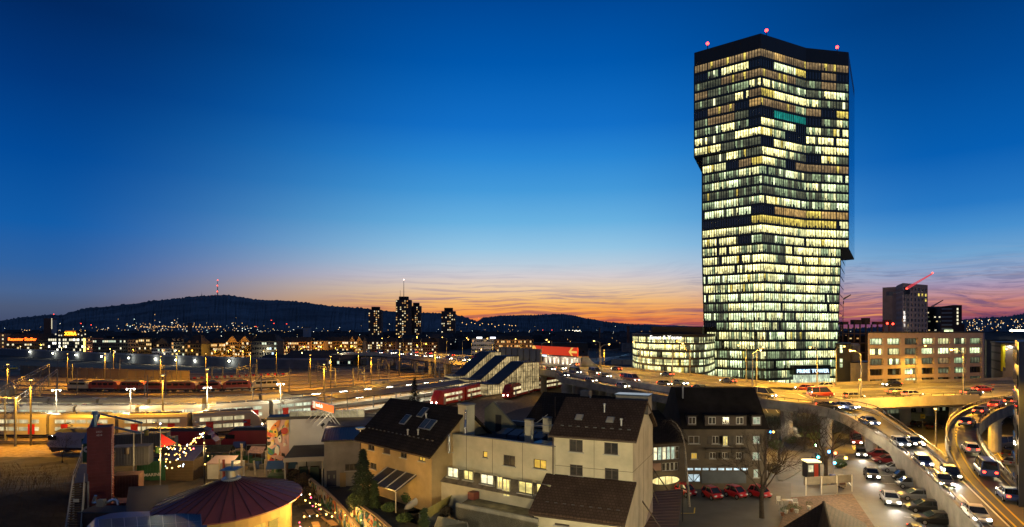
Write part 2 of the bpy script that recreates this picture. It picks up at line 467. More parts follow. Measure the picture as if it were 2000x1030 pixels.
# distant quarters: a mass of roofs and lights too many to count
rn = random.Random(21)
fc = MB(); fl = MB()
LM = [emis('far_light_amber', (1, .55, .16), 3.2, 'NONE'), emis('far_light_white', (1, .93, .7), 3.6, 'NONE'), emis('far_light_cool', (.75, 1, .9), 3, 'NONE'), emis('far_light_red', (1, .06, .03), 5, 'NONE')]
for i in range(1500):
    D = rn.uniform(640, 2400); px = rn.uniform(-60, 2050)
    w = rn.uniform(10, 34); h = rn.uniform(8, 15) * (1 + .3 * (rn.random() < .08)); rz = rn.uniform(0, 3)
    c = Q(px, D, h / 2)
    fc.cbox(c, w, rn.uniform(10, 18), h, rz)
    fc.loft([[c + Vector((sx * w * .4, sy * 5, h / 2)) for sx, sy in ((-1, -1), (1, -1), (1, 1), (-1, 1))], [c + Vector((sx * w * .36, sy * .4, h / 2 + 4)) for sx, sy in ((-1, -1), (1, -1), (1, 1), (-1, 1))]])
    for k in range(rn.choice((0, 0, 1, 1, 2))):
        fl.m = rn.choice((0, 0, 0, 0, 1, 2)); s = D * rn.uniform(.0003, .0006)
        p = Q(px + rn.uniform(-12, 12), D - 22, rn.uniform(5, h + 3)); fl.cbox(p, s, s, s * rn.uniform(.7, 1.6))
# street lights climbing the lower slopes
for i in range(400):
    px = rn.choice((rn.uniform(100, 700), rn.uniform(150, 560), rn.uniform(250, 480), rn.uniform(0, 1250)))
    D = rn.uniform(2000, 2350); py = 652 - abs(rn.gauss(0, 9)) * (1.3 if 230 < px < 480 else .75)
    fl.m = rn.choice((0, 0, 0, 0, 1, 1, 2)); s = D * rn.uniform(.0003, .0007)
    fl.cbox(Q(px, D, ZY(py, D)), s, s, s)
for k in range(27):      # the lit road across the slope
    px = 275 + k * 6.0; fl.m = 0; fl.cbox(Q(px, 2300, ZY(638.5 + .8 * math.sin(k * .7), 2300)), 1.7, 1.7, 1.9)
for k in range(9):
    px = 1105 + k * 3.4; fl.m = 1; fl.cbox(Q(px, 2300, ZY(646 + (k % 2), 2300)), 3, 3, 3.4)
for px, py in ((158, 632), (178, 635), (105, 614), (935, 622), (1060, 645), (1078, 645), (500, 638), (530, 626), (535, 632), (560, 633), (865, 621)):
    fl.m = 3; fl.cbox(Q(px, 2300, ZY(py, 2300)), 2, 2, 2.2)
for i in range(90):     # right-hand slope
    px = rn.uniform(1870, 2010); fl.m = rn.choice((0, 0, 1)); D = 1640
    fl.cbox(Q(px, D, ZY(rn.uniform(624, 648), D)), .9, .9, 1.1)
for k in range(14):      # houses on the saddle
    px = 905 + k * 8 + rn.uniform(-3, 3); fl.m = 0; fl.cbox(Q(px, 2800, ZY(634 - abs(k - 9) * .6 + rn.uniform(0, 5), 2800)), 2.6, 2.6, 2.6)
tag(fc.build('far_city_roofs', mat('far_roofs', (0.04, 0.042, 0.05), .9, (.02, .5))), kind='stuff')
tag(fl.build('far_city_lights', LM), kind='stuff')

# ================================================================== things far off
def hill_mast(label, px, ytop, ybase, D, red=True):
    zb, zt = ZY(ybase, D) - 8, ZY(ytop, D); p = Q(px, D, zb)
    t = thing('transmission_mast', label, 'mast', p)
    n = 6
    for k in range(n):
        m = MB(); a, b = (zt - zb) * k / n, (zt - zb) * (k + 1) / n
        r = 3.6 - 2.2 * k / n
        m.tube((0, 0, a), (0, 0, b), r, r - .36, 6)
        m.build('mast_section', mat('mast_red', (.55, .08, .05), .6) if k % 2 else mat('mast_white', (.6, .6, .6), .6), t)
    m = MB(); m.ball((0, 0, zt - zb + 2), 3.2); m.build('beacon', emis('red_beacon', (1, .05, .02), 9, 'NONE'), t)
    if red:
        for zz in (.35, .7):
            m = MB(); m.ball((0, -3, (zt - zb) * zz), 3.4); m.build('beacon', MATS['red_beacon'], t)
    return t
hill_mast('tall red and white transmission mast on the crest of the wooded hill', 425, 548, 579, 4180)
t = thing('lookout_tower', 'small floodlit lookout tower on the hilltop beside the tall mast', 'tower', Q(394, 4180, ZY(581, 4180) - 6))
m = MB(); m.tube((0, 0, 0), (0, 0, 26), 4.5, 2.2, 6); m.build('shaft', mat('pale_tower', (.6, .5, .35), .8), t); light('tower_floodlight', t.matrix_basis @ Vector((0, -25, 4)), (1, .66, .25), 40000, 1)
m = MB(); m.tube((0, 0, 26), (0, 0, 44), .8, .3, 5); m.build('spire', mast_m, t)

def pane(parent, w, h, mt, loc, rot=(0, 0, 0), name='window', cache={}):
    k = (round(w, 2), round(h, 2), mt.name, name)
    if k not in cache:
        m = MB(); m.box(-w / 2, w / 2, -.06, .02, -h / 2, h / 2)
        me = bpy.data.meshes.new(name); me.from_pydata(m.v, [], m.f); me.materials.append(mt); cache[k] = me
    o = bpy.data.objects.new(name, cache[k]); col.objects.link(o); o.parent = parent; o.location = loc; o.rotation_euler = rot
    return o

far_win = [emis('far_window_warm', (1, .72, .3), .85, 'NONE'), emis('far_window_pale', (1, .9, .6), 1.1, 'NONE'), emis('far_window_cool', (.85, 1, .75), .8, 'NONE'), emis('far_window_orange', (1, .5, .15), .65, 'NONE')]

def tower_block(label, px0, px1, ytop, D, seed, n_lit, mast=None):
    """a high-rise flat block: stepped corner plan, balcony bands, lit flats"""
    rn = random.Random(seed); w = (px1 - px0) * D / F; h = ZY(ytop, D)
    t = thing('tower_block', label, 'tower block', Q((px0 + px1) / 2, D))
    m = MB(); m.prism([(-w / 2, 0), (-w * .2, -3), (w * .2, -3), (w / 2, 0), (w / 2, w * .6), (-w / 2, w * .6)], 0, h)
    m.build('wall', mat('brown_tower', (.10, .065, .055), .8, (.06, .3)), t)
    m = MB(); m.prism([(-w * .3, 1), (w * .3, 1), (w * .3, w * .5), (-w * .3, w * .5)], h, h + 5); m.build('roof', mat('tower_roof', (.02, .018, .018), .9), t)
    fh = 3.0; nf = int(h / fh)
    m = MB()
    for k in range(1, nf): m.box(-w * .2, w * .2, -3.5, -3.0, k * fh - .5, k * fh)
    m.build('balcony', mat('tower_balcony', (.12, .08, .07), .8), t)
    spots = [(k, c) for k in range(4, nf) for c in range(7)]
    rn.shuffle(spots)
    for k, c in spots[:n_lit]:
        c = rn.choice((0, 3, 4, 4, 5, 3)) if rn.random() < .7 else c
        x = (-.44 + c * .147) * w; y = -3.55 if abs(x) < .2 * w else -3 + (abs(x) / w - .2) / .3 * 3 - .3
        pane(t, w * .07, 1.5, rn.choice(far_win[:2] + far_win[3:]), (x, y, k * fh + 1.4))
    if mast:
        m = MB(); m.tube((0, 5, h + 5), (0, 5, h + 5 + mast), .55, .3, 6); m.tube((-w * .25, 6, h + 5), (-w * .25, 6, h + mast * .6), .3, .2, 5); m.build('antenna', mast_m, t)
        m = MB(); m.ball((0, 5, h + 6 + mast), .9); m.build('beacon', emis('pale_beacon', (1, .6, .5), 6, 'NONE'), t)
    return t
tower_block('dark brown tower block standing alone left of the tallest tower', 720, 745, 606, 900, 1, 34)
tower_block('tallest brown tower block with a mast on its roof', 773, 802, 586, 900, 2, 52, 24)
tower_block('brown tower block joined to the tallest one, slightly lower', 802.5, 822, 598, 915, 3, 30)
tower_block('brown tower block in front of the glowing gap in the hills', 862, 889, 608, 900, 4, 30)
# slim tower at the far left
t = thing('high_rise', 'slim reddish high-rise behind the offices with the orange neon signs', 'tower', Q(92, 760))
m = MB(); m.box(-4.2, 4.2, 0, 10, 0, ZY(622, 760)); m.build('wall', mat('reddish_concrete', (.16, .075, .05), .8, (.1, .3)), t)
m = MB(); m.box(4.2, 6.0, 1, 8, 0, ZY(625, 760)); m.build('stair_tower', mat('pale_concrete', (.3, .3, .32), .8), t)
for k in range(9): pane(t, .8, 1.2, far_win[1], (5.1, .9, 24 + k * 1.5))
t = thing('chimney', 'dark slim chimney tower standing in the far quarter below the mast', 'chimney', Q(371, 800))
m = MB(); m.tube((0, 0, 0), (0, 0, ZY(633, 800)), 3.4, 2.8, 10); m.build('shaft', mat('tower_balcony', (.12, .08, .07), .8), t)
m = MB(); m.tube((0, 0, ZY(633, 800)), (0, 0, ZY(631, 800)), 3.2, 3.2, 10); m.build('rim', dark_m, t)
t = thing('chimney', 'pale slim tower behind the orange-lit blocks near the bridge', 'chimney', Q(598, 760))
m = MB(); m.box(-3.8, 3.8, 0, 7, 0, ZY(640, 760)); m.build('shaft', mat('pale_concrete', (.3, .3, .32), .8), t)
m = MB(); m.box(-4.1, 4.1, -.3, 7.3, ZY(640, 760), ZY(639, 760)); m.build('rim', dark_m, t)
t = thing('chimney', 'reddish brick chimney beyond the tracks left of the curved office', 'chimney', Q(1227, 620))
m = MB(); m.tube((0, 0, 0), (0, 0, ZY(637, 620)), 1.8, 1.3, 10); m.build('shaft', mat('reddish_concrete', (.16, .075, .05), .8), t)
m = MB(); m.box(-6, 6, -4, 4, 0, 9); m.build('boiler_house', conc_dark, t)
t = thing('chimney', 'dark thin chimney in the plain before the second hill', 'chimney', Q(1171, 800))
m = MB(); m.tube((0, 0, 0), (0, 0, ZY(640, 800)), 1.5, 1.1, 8); m.build('shaft', dark_m, t)
m = MB(); m.box(-3, 3, -2, 2, 0, 8); m.build('boiler_house', conc_dark, t)

# ================================================================== the row of town buildings beyond the yard
def city(label, name, px0, px1, ytop, ybase, wallc, rows, cols, lit, wmat, roof='flat', rooft=0, seed=0, mats=None, winh=1.5, winw=1.3, lamp=0, dormers=0, gable=0, depth=14, D=None):
    rn = random.Random(seed + int(px0)); D = D or F * H / (ybase - HZ)
    w = (px1 - px0) * D / F; h = ZY(ytop, D)
    t = thing(name, label, 'building', Q((px0 + px1) / 2, D))
    m = MB(); m.box(-w / 2, w / 2, 0, depth, 0, h); m.build('wall', mat(wmat, wallc, .85, (.15, .25)), t)
    m = MB()
    if roof == 'flat': m.box(-w / 2 - .3, w / 2 + .3, -.3, depth + .3, h, h + .6)
    elif roof == 'hip':
        o = .6; m.loft([[(-w / 2 - o, -o, h), (w / 2 + o, -o, h), (w / 2 + o, depth + o, h), (-w / 2 - o, depth + o, h)],
                        [(-w / 2 + 3.5, depth * .42, h + rooft), (w / 2 - 3.5, depth * .42, h + rooft), (w / 2 - 3.5, depth * .58, h + rooft), (-w / 2 + 3.5, depth * .58, h + rooft)]])
    else:
        o = .5; m.extrude([(-w / 2 - o, -o, h), (-w / 2 - o, depth / 2, h + rooft), (-w / 2 - o, depth + o, h)], (w + 2 * o, 0, 0))
    rf = m.build('roof', mat('dark_tiles', (.035, .026, .022), .85, (.3, .4)), t)
    for k in range(dormers):
        x = -w / 2 + w * (k + .5) / dormers
        dm = MB(); dm.box(x - .9, x + .9, .4, 3, h + .3, h + 2.0); dm.extrude([(x - 1.1, .3, h + 2.0), (x, .3, h + 3.0), (x + 1.1, .3, h + 2.0)], (0, 3, 0)); dm.build('dormer', mat('dormer_wall', (.1, .07, .055), .85), t)
    for k in range(gable):
        x = -w / 2 + w * (k + .5) / gable; g2 = w / gable * .42
        gm = MB(); gm.extrude([(x - g2, -.25, h), (x, -.25, h + rooft * .9), (x + g2, -.25, h)], (0, 2, 0)); gm.build('gable', mat(wmat, wallc, .85), t)
    mats = mats or far_win
    fh = h / rows
    spots = [(r, c) for r in range(rows) for c in range(cols)]
    n = 0
    for r, c in spots:
        pr = lit[r] if isinstance(lit, (list, tuple)) else lit
        on = rn.random() < pr
        x = -w / 2 + w * (c + .5) / cols; z = fh * (rows - 1 - r) + fh * .55
        ww, wh = min(winw, w / cols * .72), min(winh, fh * .62)
        if n < 96:
            pane(t, ww, wh, rn.choice(mats) if on else glass_dark, (x, -.02, z)); n += 1
    return t
cw = far_win
city('orange-lit low block at the far edge of town behind the rail yard wall', 'apartment_block', -60, 10, 652, 689, (.45, .25, .13), 5, 8, .7, 'orange_plaster', mats=cw[:2] + cw[3:])
b2 = city('long dark office block with a red neon script sign under its roof', 'office_building', 13, 92, 664, 690, (.06, .06, .055), 4, 16, [.0, .6, .25, .35], 'grey_office_wall', 'gable', 6, mats=[cw[1], cw[1], cw[0]], winw=2.2)
text('Rausster Stoller', 4.2, emis('red_neon', (1, .12, .01), 5, 'NONE'), 'neon_sign', b2, (-4, -.7, ZY(665.5, 586)), ext=.15, bold=.05)
b3 = city('grey office block with bright white window rows and a lit sign on top', 'office_building', 94, 163, 661, 694, (.12, .12, .11), 5, 17, [.95, .45, .25, .2, .97], 'pale_office_wall', mats=[cw[1], cw[1], emis('far_window_white', (1, .97, .82), 3.0, 'NONE')], winw=2.0, winh=2.0)
hh = ZY(661, 538)
m = MB(); m.box(-9, 11, 3, 10, hh + .6, hh + 5.2); m.build('penthouse', mat('dormer_wall', (.1, .07, .055), .85), b3)
m = MB(); m.box(-2, 7, 2.2, 2.6, hh + 2.0, hh + 6.6); m.build('sign_board', emis('dim_orange_board', (.8, .2, .02), .5, 'NONE'), b3)
text('XTRA', 4.0, emis('amber_neon', (1, .5, .02), 6, 'NONE'), 'neon_sign', b3, (2.5, 2.1, hh + 2.7), ext=.1, bold=.06)
for x in (-11, -8, -6, 9, 12, 15): pane(b3, 1.0, 1.0, cw[1], (x, 2.9, hh + 2.5 + (x % 2)))
b4 = city('narrow pink building with a tall yellow light strip on its corner', 'town_house', 164, 180, 661, 696, (.3, .16, .12), 5, 4, .3, 'pink_plaster')
m = MB(); m.box(-3.6, -2.4, -.4, -.1, 2, 15); m.build('light_strip', emis('yellow_strip', (1, .75, .12), 4, 'NONE'), b4)
m = MB(); m.box(-4, 4, -2.2, -.3, .6, 3.0); m.build('shop_front', emis('red_shop', (1, .3, .16), 2.5, 'NONE'), b4)
city('wide dark grey office block with one lit row on its top floor', 'office_building', 181, 249, 664, 698, (.06, .065, .065), 5, 18, [.75, .06, .05, .1, .35], 'grey_office_wall', mats=[cw[1], cw[2]], winw=1.8)
city('beige slab building with a blank end wall beside the dark office', 'town_house', 250, 270, 664, 700, (.26, .21, .16), 5, 4, .2, 'beige_plaster')
city('dark office with two short rows of lit windows', 'office_building', 271, 296, 662, 700, (.075, .07, .06), 5, 7, [.5, .3, .6, .1, .2], 'dark_plaster', mats=[cw[1], cw[0]])
b = city('white low house with a lit shop front in front of dark gabled roofs', 'town_house', 297, 334, 681, 703, (.42, .42, .45), 3, 10, .25, 'white_plaster')
m = MB(); m.box(-1, 7, -1.2, -.2, .6, 2.6); m.build('shop_front', emis('white_shop', (1, .9, .7), 3.5, 'NONE'), b)
city('dark gabled house with yellow attic windows behind the white low house', 'town_house', 300, 333, 672, 700, (.09, .08, .07), 4, 6, .45, 'dark_plaster', 'gable', 5, gable=1, mats=cw[:2])
city('dark house with a string of small lit windows up its middle', 'town_house', 335, 360, 668, 704, (.08, .075, .07), 5, 6, .35, 'dark_plaster', 'hip', 5, dormers=3)
city('steep-roofed dark house with a few orange windows', 'town_house', 361, 393, 673, 705, (.075, .065, .055), 4, 6, .3, 'dark_plaster', 'hip', 7, mats=[cw[0], cw[3]], dormers=2)
city('dark villa with a broad hipped roof above the bare park trees', 'villa', 432, 478, 664, 690, (.1, .075, .055), 3, 9, .2, 'dark_plaster', 'hip', 9, dormers=4, D=640)
city('yellow-lit apartment house behind the bare park trees, low end', 'apartment_block', 412, 440, 671, 703, (.4, .26, .12), 4, 7, .5, 'yellow_plaster', 'gable', 4, mats=cw[:2])
city('yellow-lit apartment house with gables beside the park trees', 'apartment_block', 441, 490, 668, 703, (.4, .26, .12), 5, 11, .4, 'yellow_plaster', 'gable', 5, gable=2, mats=cw[:2])
city('grey house with pale blue windows at the end of the park', 'town_house', 492, 540, 667, 706, (.085, .08, .075), 4, 10, .22, 'dark_plaster', 'hip', 5, mats=[cw[2], emis('blue_window', (.5, .75, 1), 1.4, 'NONE')])
city('orange brick apartment block with many lit windows', 'apartment_block', 541, 604, 668, 692, (.32, .15, .08), 4, 18, .42, 'orange_brick', 'gable', 4, mats=[cw[1], cw[0]], D=520)
city('cream apartment block beside the orange brick one', 'apartment_block', 605, 632, 667, 690, (.42, .28, .16), 4, 7, .35, 'cream_plaster', 'flat', D=525)
city('brown apartment block above the beginning of the bridge', 'apartment_block', 633, 680, 667, 688, (.25, .15, .09), 4, 12, .3, 'brown_plaster', 'gable', 4, mats=cw[:2], D=540)
city('apartment house with two pointed gables above the bridge', 'apartment_block', 681, 708, 667, 687, (.33, .2, .1), 4, 8, .4, 'yellow_plaster', 'gable', 5, gable=2, mats=cw[:2], D=545)
city('low dark block between the bridge lamps and the tower blocks', 'apartment_block', 710, 772, 668, 686, (.13, .09, .06), 4, 15, .4, 'brown_plaster', 'gable', 4, mats=cw[:2], D=620)
city('low lit block in front of the tallest tower block', 'apartment_block', 775, 860, 669, 684, (.15, .1, .07), 3, 20, .35, 'brown_plaster', 'hip', 4, mats=[cw[0], cw[3], cw[1]], D=640)
b = city('white office with two lit signs on its flat roof', 'office_building', 922, 965, 662, 682, (.3, .3, .3), 4, 11, .1, 'white_plaster', D=500)
for x, c in ((-3, (1, 1, 1)), (8, (.8, .8, 1))):
    m = MB(); m.box(x - 2.2, x + 2.2, -.5, -.2, ZY(661.5, 500), ZY(658.5, 500)); m.build('roof_sign', emis('roof_sign_%d' % x, c, 3, 'NONE'), b)
city('brown apartment block with scattered lit windows beside the white office', 'apartment_block', 967, 1042, 664, 684, (.2, .14, .08), 4, 20, .3, 'brown_plaster', 'hip', 3, mats=[cw[0], cw[3]], D=500)
city('dark warehouse with lit glass end behind the red billboard', 'warehouse', 1043, 1148, 672, 690, (.05, .06, .065), 1, 6, 0, 'grey_office_wall', D=430)
city('orange-lit housing block on the plain right of the billboard', 'apartment_block', 1150, 1192, 664, 676, (.3, .16, .09), 3, 12, .4, 'orange_brick', D=800, mats=[cw[0], cw[3]])
city('pale small block behind the orange-lit housing', 'apartment_block', 1198, 1206, 656, 668, (.5, .32, .18), 4, 3, .3, 'cream_plaster', D=950)
city('long low shed with one row of lit windows beside the tracks', 'rail_shed', 508, 690, 702, 716, (.07, .06, .055), 1, 34, .35, 'dark_plaster', 'gable', 2.5, mats=[cw[1], cw[2]], winh=1.6, depth=18)
city('dark works building with skylights behind the rail shed', 'rail_shed', 560, 680, 694, 708, (.05, .045, .045), 1, 12, .1, 'dark_plaster', 'gable', 3, mats=[cw[1]], depth=20)

# street lamps added to light those house fronts, the hotel and the building site
tl_ = thing('added_town_lamp', 'x', 'street lamp', (0, 0, 0), 0, 'street lamps in front of the town houses'); m = MB(); m.tube((0, 0, 0), (0, 0, 7), .12, .08, 6); m.build('pole', mast_m, tl_); m = MB(); m.ball((0, 0, 7.1), .22, 6); m.build('bulb', lamp_sod, tl_); proto(tl_); tls = []
for px, D, pw, c in ((-10, 560, 5200, SODIUM), (40, 556, 3000, WARMW), (120, 500, 3800, WARMW), (172, 500, 5200, SODIUM), (215, 480, 3000, WARMW), (260, 468, 3600, SODIUM), (318, 440, 3800, WARMW), (350, 432, 2600, SODIUM), (420, 444, 5200, SODIUM), (446, 440, 5200, SODIUM), (474, 440, 5200, SODIUM), (515, 430, 2600, WARMW), (560, 500, 6500, SODIUM), (588, 500, 6500, SODIUM), (618, 505, 6500, SODIUM), (655, 520, 6500, SODIUM), (694, 525, 6500, SODIUM), (740, 590, 6000, SODIUM), (815, 610, 6000, SODIUM), (940, 480, 4000, WARMW), (985, 480, 4500, SODIUM), (1025, 480, 4500, SODIUM), (1170, 770, 9000, SODIUM), (590, 405, 2500, WARMW), (660, 405, 2500, WARMW), (1757, 290, 6000, WARMW), (1790, 296, 9000, WARMW), (1815, 300, 6000, WARMW), (1690, 245, 2500, SODIUM)):
    if tls: o = dup(tl_, Q(px, D, 0))
    else: o = tl_; o.location = Q(px, D, 0)
    tls.append(o); light('added_town_light', Q(px, D - 1, 7), c, pw, .4)
number(tls, 'added street lamp in front of the town houses beyond the yard, {} from the left')
# ================================================================== the glass office tower
ROOM = {
 'W': room('room_bright', (1.0, .90, .37), 2.6, contrast=.6, floor=(1.0, 120.2 / 35)), 'w': room('room_mid', (.97, .95, .45), 1.4, contrast=.6, floor=(1.0, 120.2 / 35)), 'g': room('room_green', (.66, .86, .46), .62, contrast=.6, floor=(1.0, 120.2 / 35)),
 'b': room('room_brown', (.75, .50, .22), .42, contrast=.6, floor=(1.0, 120.2 / 35)), 'd': room('room_dim', (.48, .52, .30), .24, contrast=.6, floor=(1.0, 120.2 / 35)), 'T': room('room_teal', (.02, .55, .45), .5, contrast=.3),
 'Y': room('room_yellow', (1.0, .78, .15), 1.0, contrast=.6, floor=(1.0, 120.2 / 35)), 'O': room('room_amber', (1.0, .62, .20), .7, contrast=.6, floor=(1.0, 120.2 / 35)), 'S': emis('stair_light', (1, .98, .55), 1.5, 'NONE'),
 'M': mat('mirror_glass', (.42, .5, .56), .04, metal=1.0), '.': mat('tower_dark_glass', (.02, .028, .028), .07, spec=1.0), 'G': room('room_pale_green', (.86, 1.0, .56), 1.9, contrast=.6, floor=(1.0, 120.2 / 35))}
KEYS = list(ROOM)
tower_frame = mat('tower_frame', (.012, .018, .016), .35, spec=.5)
TP_up = [(68.5, 230.5), (87.2, 215.5), (108.3, 226.5), (125.8, 230.0), (148.0, 266.0), (122, 300), (94.7, 290)]
TP_mid = [(71.3, 230.0), (87.6, 215.5), (108.3, 226.5), (125.8, 230.0), (148.0, 266.0), (122, 300), (97.5, 290)]
TP_low0 = [(71.3, 230.0), (88.0, 215.8), (108.0, 226.0), (122.8, 229.6), (142.0, 262.0), (116, 288), (94, 290)]
TP_low1 = [(72.6, 230.0), (90.0, 217.0), (107.0, 224.6), (120.4, 229.0), (136.5, 258.0), (114, 286), (96, 288)]
def tower_plan(z):
    if z > 86: return TP_up
    if z > 52: return TP_mid
    t = 1 - z / 52
    return [(a[0] + (b[0] - a[0]) * t, a[1] + (b[1] - a[1]) * t) for a, b in zip(TP_low0, TP_low1)]
tw = thing('glass_tower', 'tall folded glass office tower glowing with lit storeys beside the elevated road', 'office tower', (98, 245, 0))
TO = Vector((98, 245, 0))
def loc_(p, z): return Vector((p[0], p[1], z)) - TO
# rows from the top: left facet (5 letters per row of bays) | right facets (7)
ROWS = ["bbbbb|bObbbbb", ".gWW.|.GGY.b.", "ddbbb|bbbddbd", "bddgW|WwggdWg", "dSdWb|YWWWwdS", ".bb.O|bbbwb.Y", "dbbd.|.TTT.dw", "dgWd.|WwG.wdW", "WSdWW|Ww..WWW", "WWddd|.WWwgWW",
        "dSWdd|WWwd.Wd", "Ww.bY|Wd.bbbb", "gggww|ggGwggG", "gwGgg|ggggwGg", "ddddg|dggdgwg", "gGGgw|WwGGgwG", "GGGG.|.OOOYOO", "....Y|YYYYYYG", "WWwww|WWWwWWG", "WWW.g|dgWWWWW", "wWWww|gdWWWww",
        "WWWWW|WdWWWWG", "wWwWW|WWWWWWw", "GGGWw|wGgGWww", "WwWwW|GWGwWGw", "GwGGW|GGGGGGg", "ggWGG|GGGGGGW", "GgGGG|GGgGGGG", ".gGwG|wdGgGGd", "wWwww|gGwdwWG", "wwwWw|wwWdwwg",
        "GgGdw|gdggGGw", "gwGdg|dgGGGwg", "GGggg|dwgGGGw", "GwGGG|wGGWWGG"]
N_F = len(ROWS); z_top = 121.2; z_bot = 1.0; fh = (z_top - z_bot) / N_F
rn = random.Random(5)
slab = MB(); mull = MB()
for k, row in enumerate(ROWS):
    z1 = z_top - k * fh; z0 = z1 - fh
    pl = tower_plan((z0 + z1) / 2); plt = tower_plan(z1 - .05) if z1 < 52 else pl; plb = tower_plan(z0 + .05) if z0 < 52 else pl
    L, Rr = row.split('|')
    band = MB()
    def facet(i, n, code):
        a, b = Vector(pl[i] + (0,)), Vector(pl[i + 1] + (0,))
        out = Vector((b - a).yx.to_3d()); out = Vector(((b - a).y, -(b - a).x, 0)).normalized()
        run = code[0]
        for j in range(n):
            t0, t1 = j / n, (j + 1) / n
            c = code[min(len(code) - 1, int(t0 * len(code)))]
            if c in 'WwGg' and rn.random() < .24: c = {'W': 'w', 'w': 'g', 'G': 'w', 'g': 'd'}[c]
            elif c in 'wgd' and rn.random() < .2: c = {'w': 'W', 'g': 'G', 'd': 'g'}[c]
            elif c in 'Wwbd' and rn.random() < .04: c = 'Y'
            if c in 'WwGg' and rn.random() < .05: c = rn.choice('d.')
            if c == 'S':
                if abs((t0 * len(code)) % 1 - .5) > .5 / n * len(code) * .9: c = 'd'
            p, q = a.lerp(b, t0), a.lerp(b, t1)
            band.m = KEYS.index(c)
            band.quad(loc_(p, z0 + .4), loc_(q, z0 + .4), loc_(q, z1 - .32), loc_(p, z1 - .32))
            r = .2 if j % 5 == 0 else .115
            e = out * .14
            for (aa, ww) in ((p, r),):
                d = (b - a).normalized() * ww
                mull.quad(loc_(aa - d + e, z0 + .1), loc_(aa + d + e, z0 + .1), loc_(aa + d + e, z1 - .1), loc_(aa - d + e, z1 - .1))
                mull.quad(loc_(aa + d, z0 + .1), loc_(aa + d + e, z0 + .1), loc_(aa + d + e, z1 - .1), loc_(aa + d, z1 - .1))
            # desks and people standing against the pane
            if c in 'WwGgY' and rn.random() < .8:
                hh = rn.uniform(.3, 1.25); u0 = rn.uniform(0, .5); u1 = u0 + rn.uniform(.2, .5); e2 = out * .03
                pp, qq = p.lerp(q, u0), p.lerp(q, u1)
                band.m = KEYS.index('.')
                band.quad(loc_(pp + e2, z0 + .4), loc_(qq + e2, z0 + .4), loc_(qq + e2, z0 + .4 + hh), loc_(pp + e2, z0 + .4 + hh))
    facet(0, 24, L); nk = 21 if len(Rr) else 0
    facet(1, 21, Rr[:4]); facet(2, 14, Rr[4:])
    # side towards the right back: reflecting glass
    for i in (3, 4, 5, 6):
        a, b = Vector(pl[i] + (0,)), Vector(pl[(i + 1) % 7] + (0,)); nn = 10
        for j in range(nn):
            ov = Vector(((b - a).y, -(b - a).x, 0)).normalized() * .32; p, q = a.lerp(b, j / nn + .003) + ov, a.lerp(b, (j + 1) / nn - .003) + ov; band.m = KEYS.index('M')
            band.quad(loc_(p, z0 + .03), loc_(q, z0 + .03), loc_(q, z1 - .03), loc_(p, z1 - .03))
    band.build('glazed_storey', [ROOM[c] for c in KEYS], tw)
    for zz, hgt in ((z0, .5), (z1 - .38, .38)):
        big = [Vector(p) - Vector((98, 245)) for p in pl]
        slab.prism([(p.x * 1.004, p.y * 1.004) for p in big], zz - .02, zz + hgt)
slab.build('floor_slab_bands', tower_frame, tw)['kind'] = 'stuff'
mull.build('mullions', tower_frame, tw)['kind'] = 'stuff'
m = MB(); big = [Vector(p) - Vector((98, 245)) for p in TP_up]
m.prism([(p.x * 1.006, p.y * 1.006) for p in big], z_top, 126)
m.build('roof_screen', mat('tower_cap', (.010, .011, .011), .4, pattern=('wave', 'X', .6)), tw)
m = MB(); m.prism([(p.x * .97, p.y * .97) for p in big], 125.9, 126.2); m.build('roof', dark_m, tw)
m = MB()
for px, D in ((1382, 229), (1497, 219), (1635, 232)):
    p = Q(px, D, 126) - TO; m.tube(p, p + Vector((0, 0, 2.6)), .16, n=5)
m.build('beacon_poles', dark_m, tw)
for px, D in ((1382, 229), (1497, 219), (1635, 232)):
    p = Q(px, D, 128.8) - TO; m = MB(); m.ball(p, .55); m.build('beacon', emis('tower_beacon', (1, .03, .02), 14, 'NONE'), tw)
# entrance canopy and its name
a, b = Vector(TP_low1[2] + (0,)), Vector(TP_low1[3] + (0,)); d = (b - a).normalized(); o_ = Vector((d.y, -d.x, 0))
a2 = Vector((100.6, 219.0, 0)); b2_ = a2 + Vector((.985, .17, 0)) * 14.6; dd = (b2_ - a2).normalized(); oo = Vector((dd.y, -dd.x, 0))
m = MB(); m.extrude([loc_(a2, 6.0), loc_(b2_, 6.0), loc_(b2_, 9.4), loc_(a2, 9.4)], -oo * 6); m.build('entrance_band', mat('entrance_band', (.02, .03, .03), .3), tw)
for j in range(16):
    p = a2.lerp(b2_, j / 16) + -oo * .5; q = a2.lerp(b2_, (j + .9) / 16) - oo * .5
    m = MB(); m.quad(loc_(p, .2), loc_(q, .2), loc_(q, 6.0), loc_(p, 6.0)); m.build('entrance_glass', room('lobby', (.85, 1, .7), .9, .4, .3, .5), tw)
c_ = a2.lerp(b2_, .5) + oo * .12
text('PRIME TOWER', 1.78, emis('tower_letters', (.55, .8, 1), 1.9, 'NONE'), 'name_letters', tw, loc_(c_, 6.75), (R(90), 0, math.atan2(dd.y, dd.x)), ext=.12, spacing=1.12, bold=.03)
text('PRIME TOWER', 1.78, emis('tower_letter_sides', (.9, .5, .4), .5, 'NONE'), 'name_letters', tw, loc_(c_ - oo * .06 + dd * .1, 6.65), (R(90), 0, math.atan2(dd.y, dd.x)), ext=.05, spacing=1.12, bold=.07)

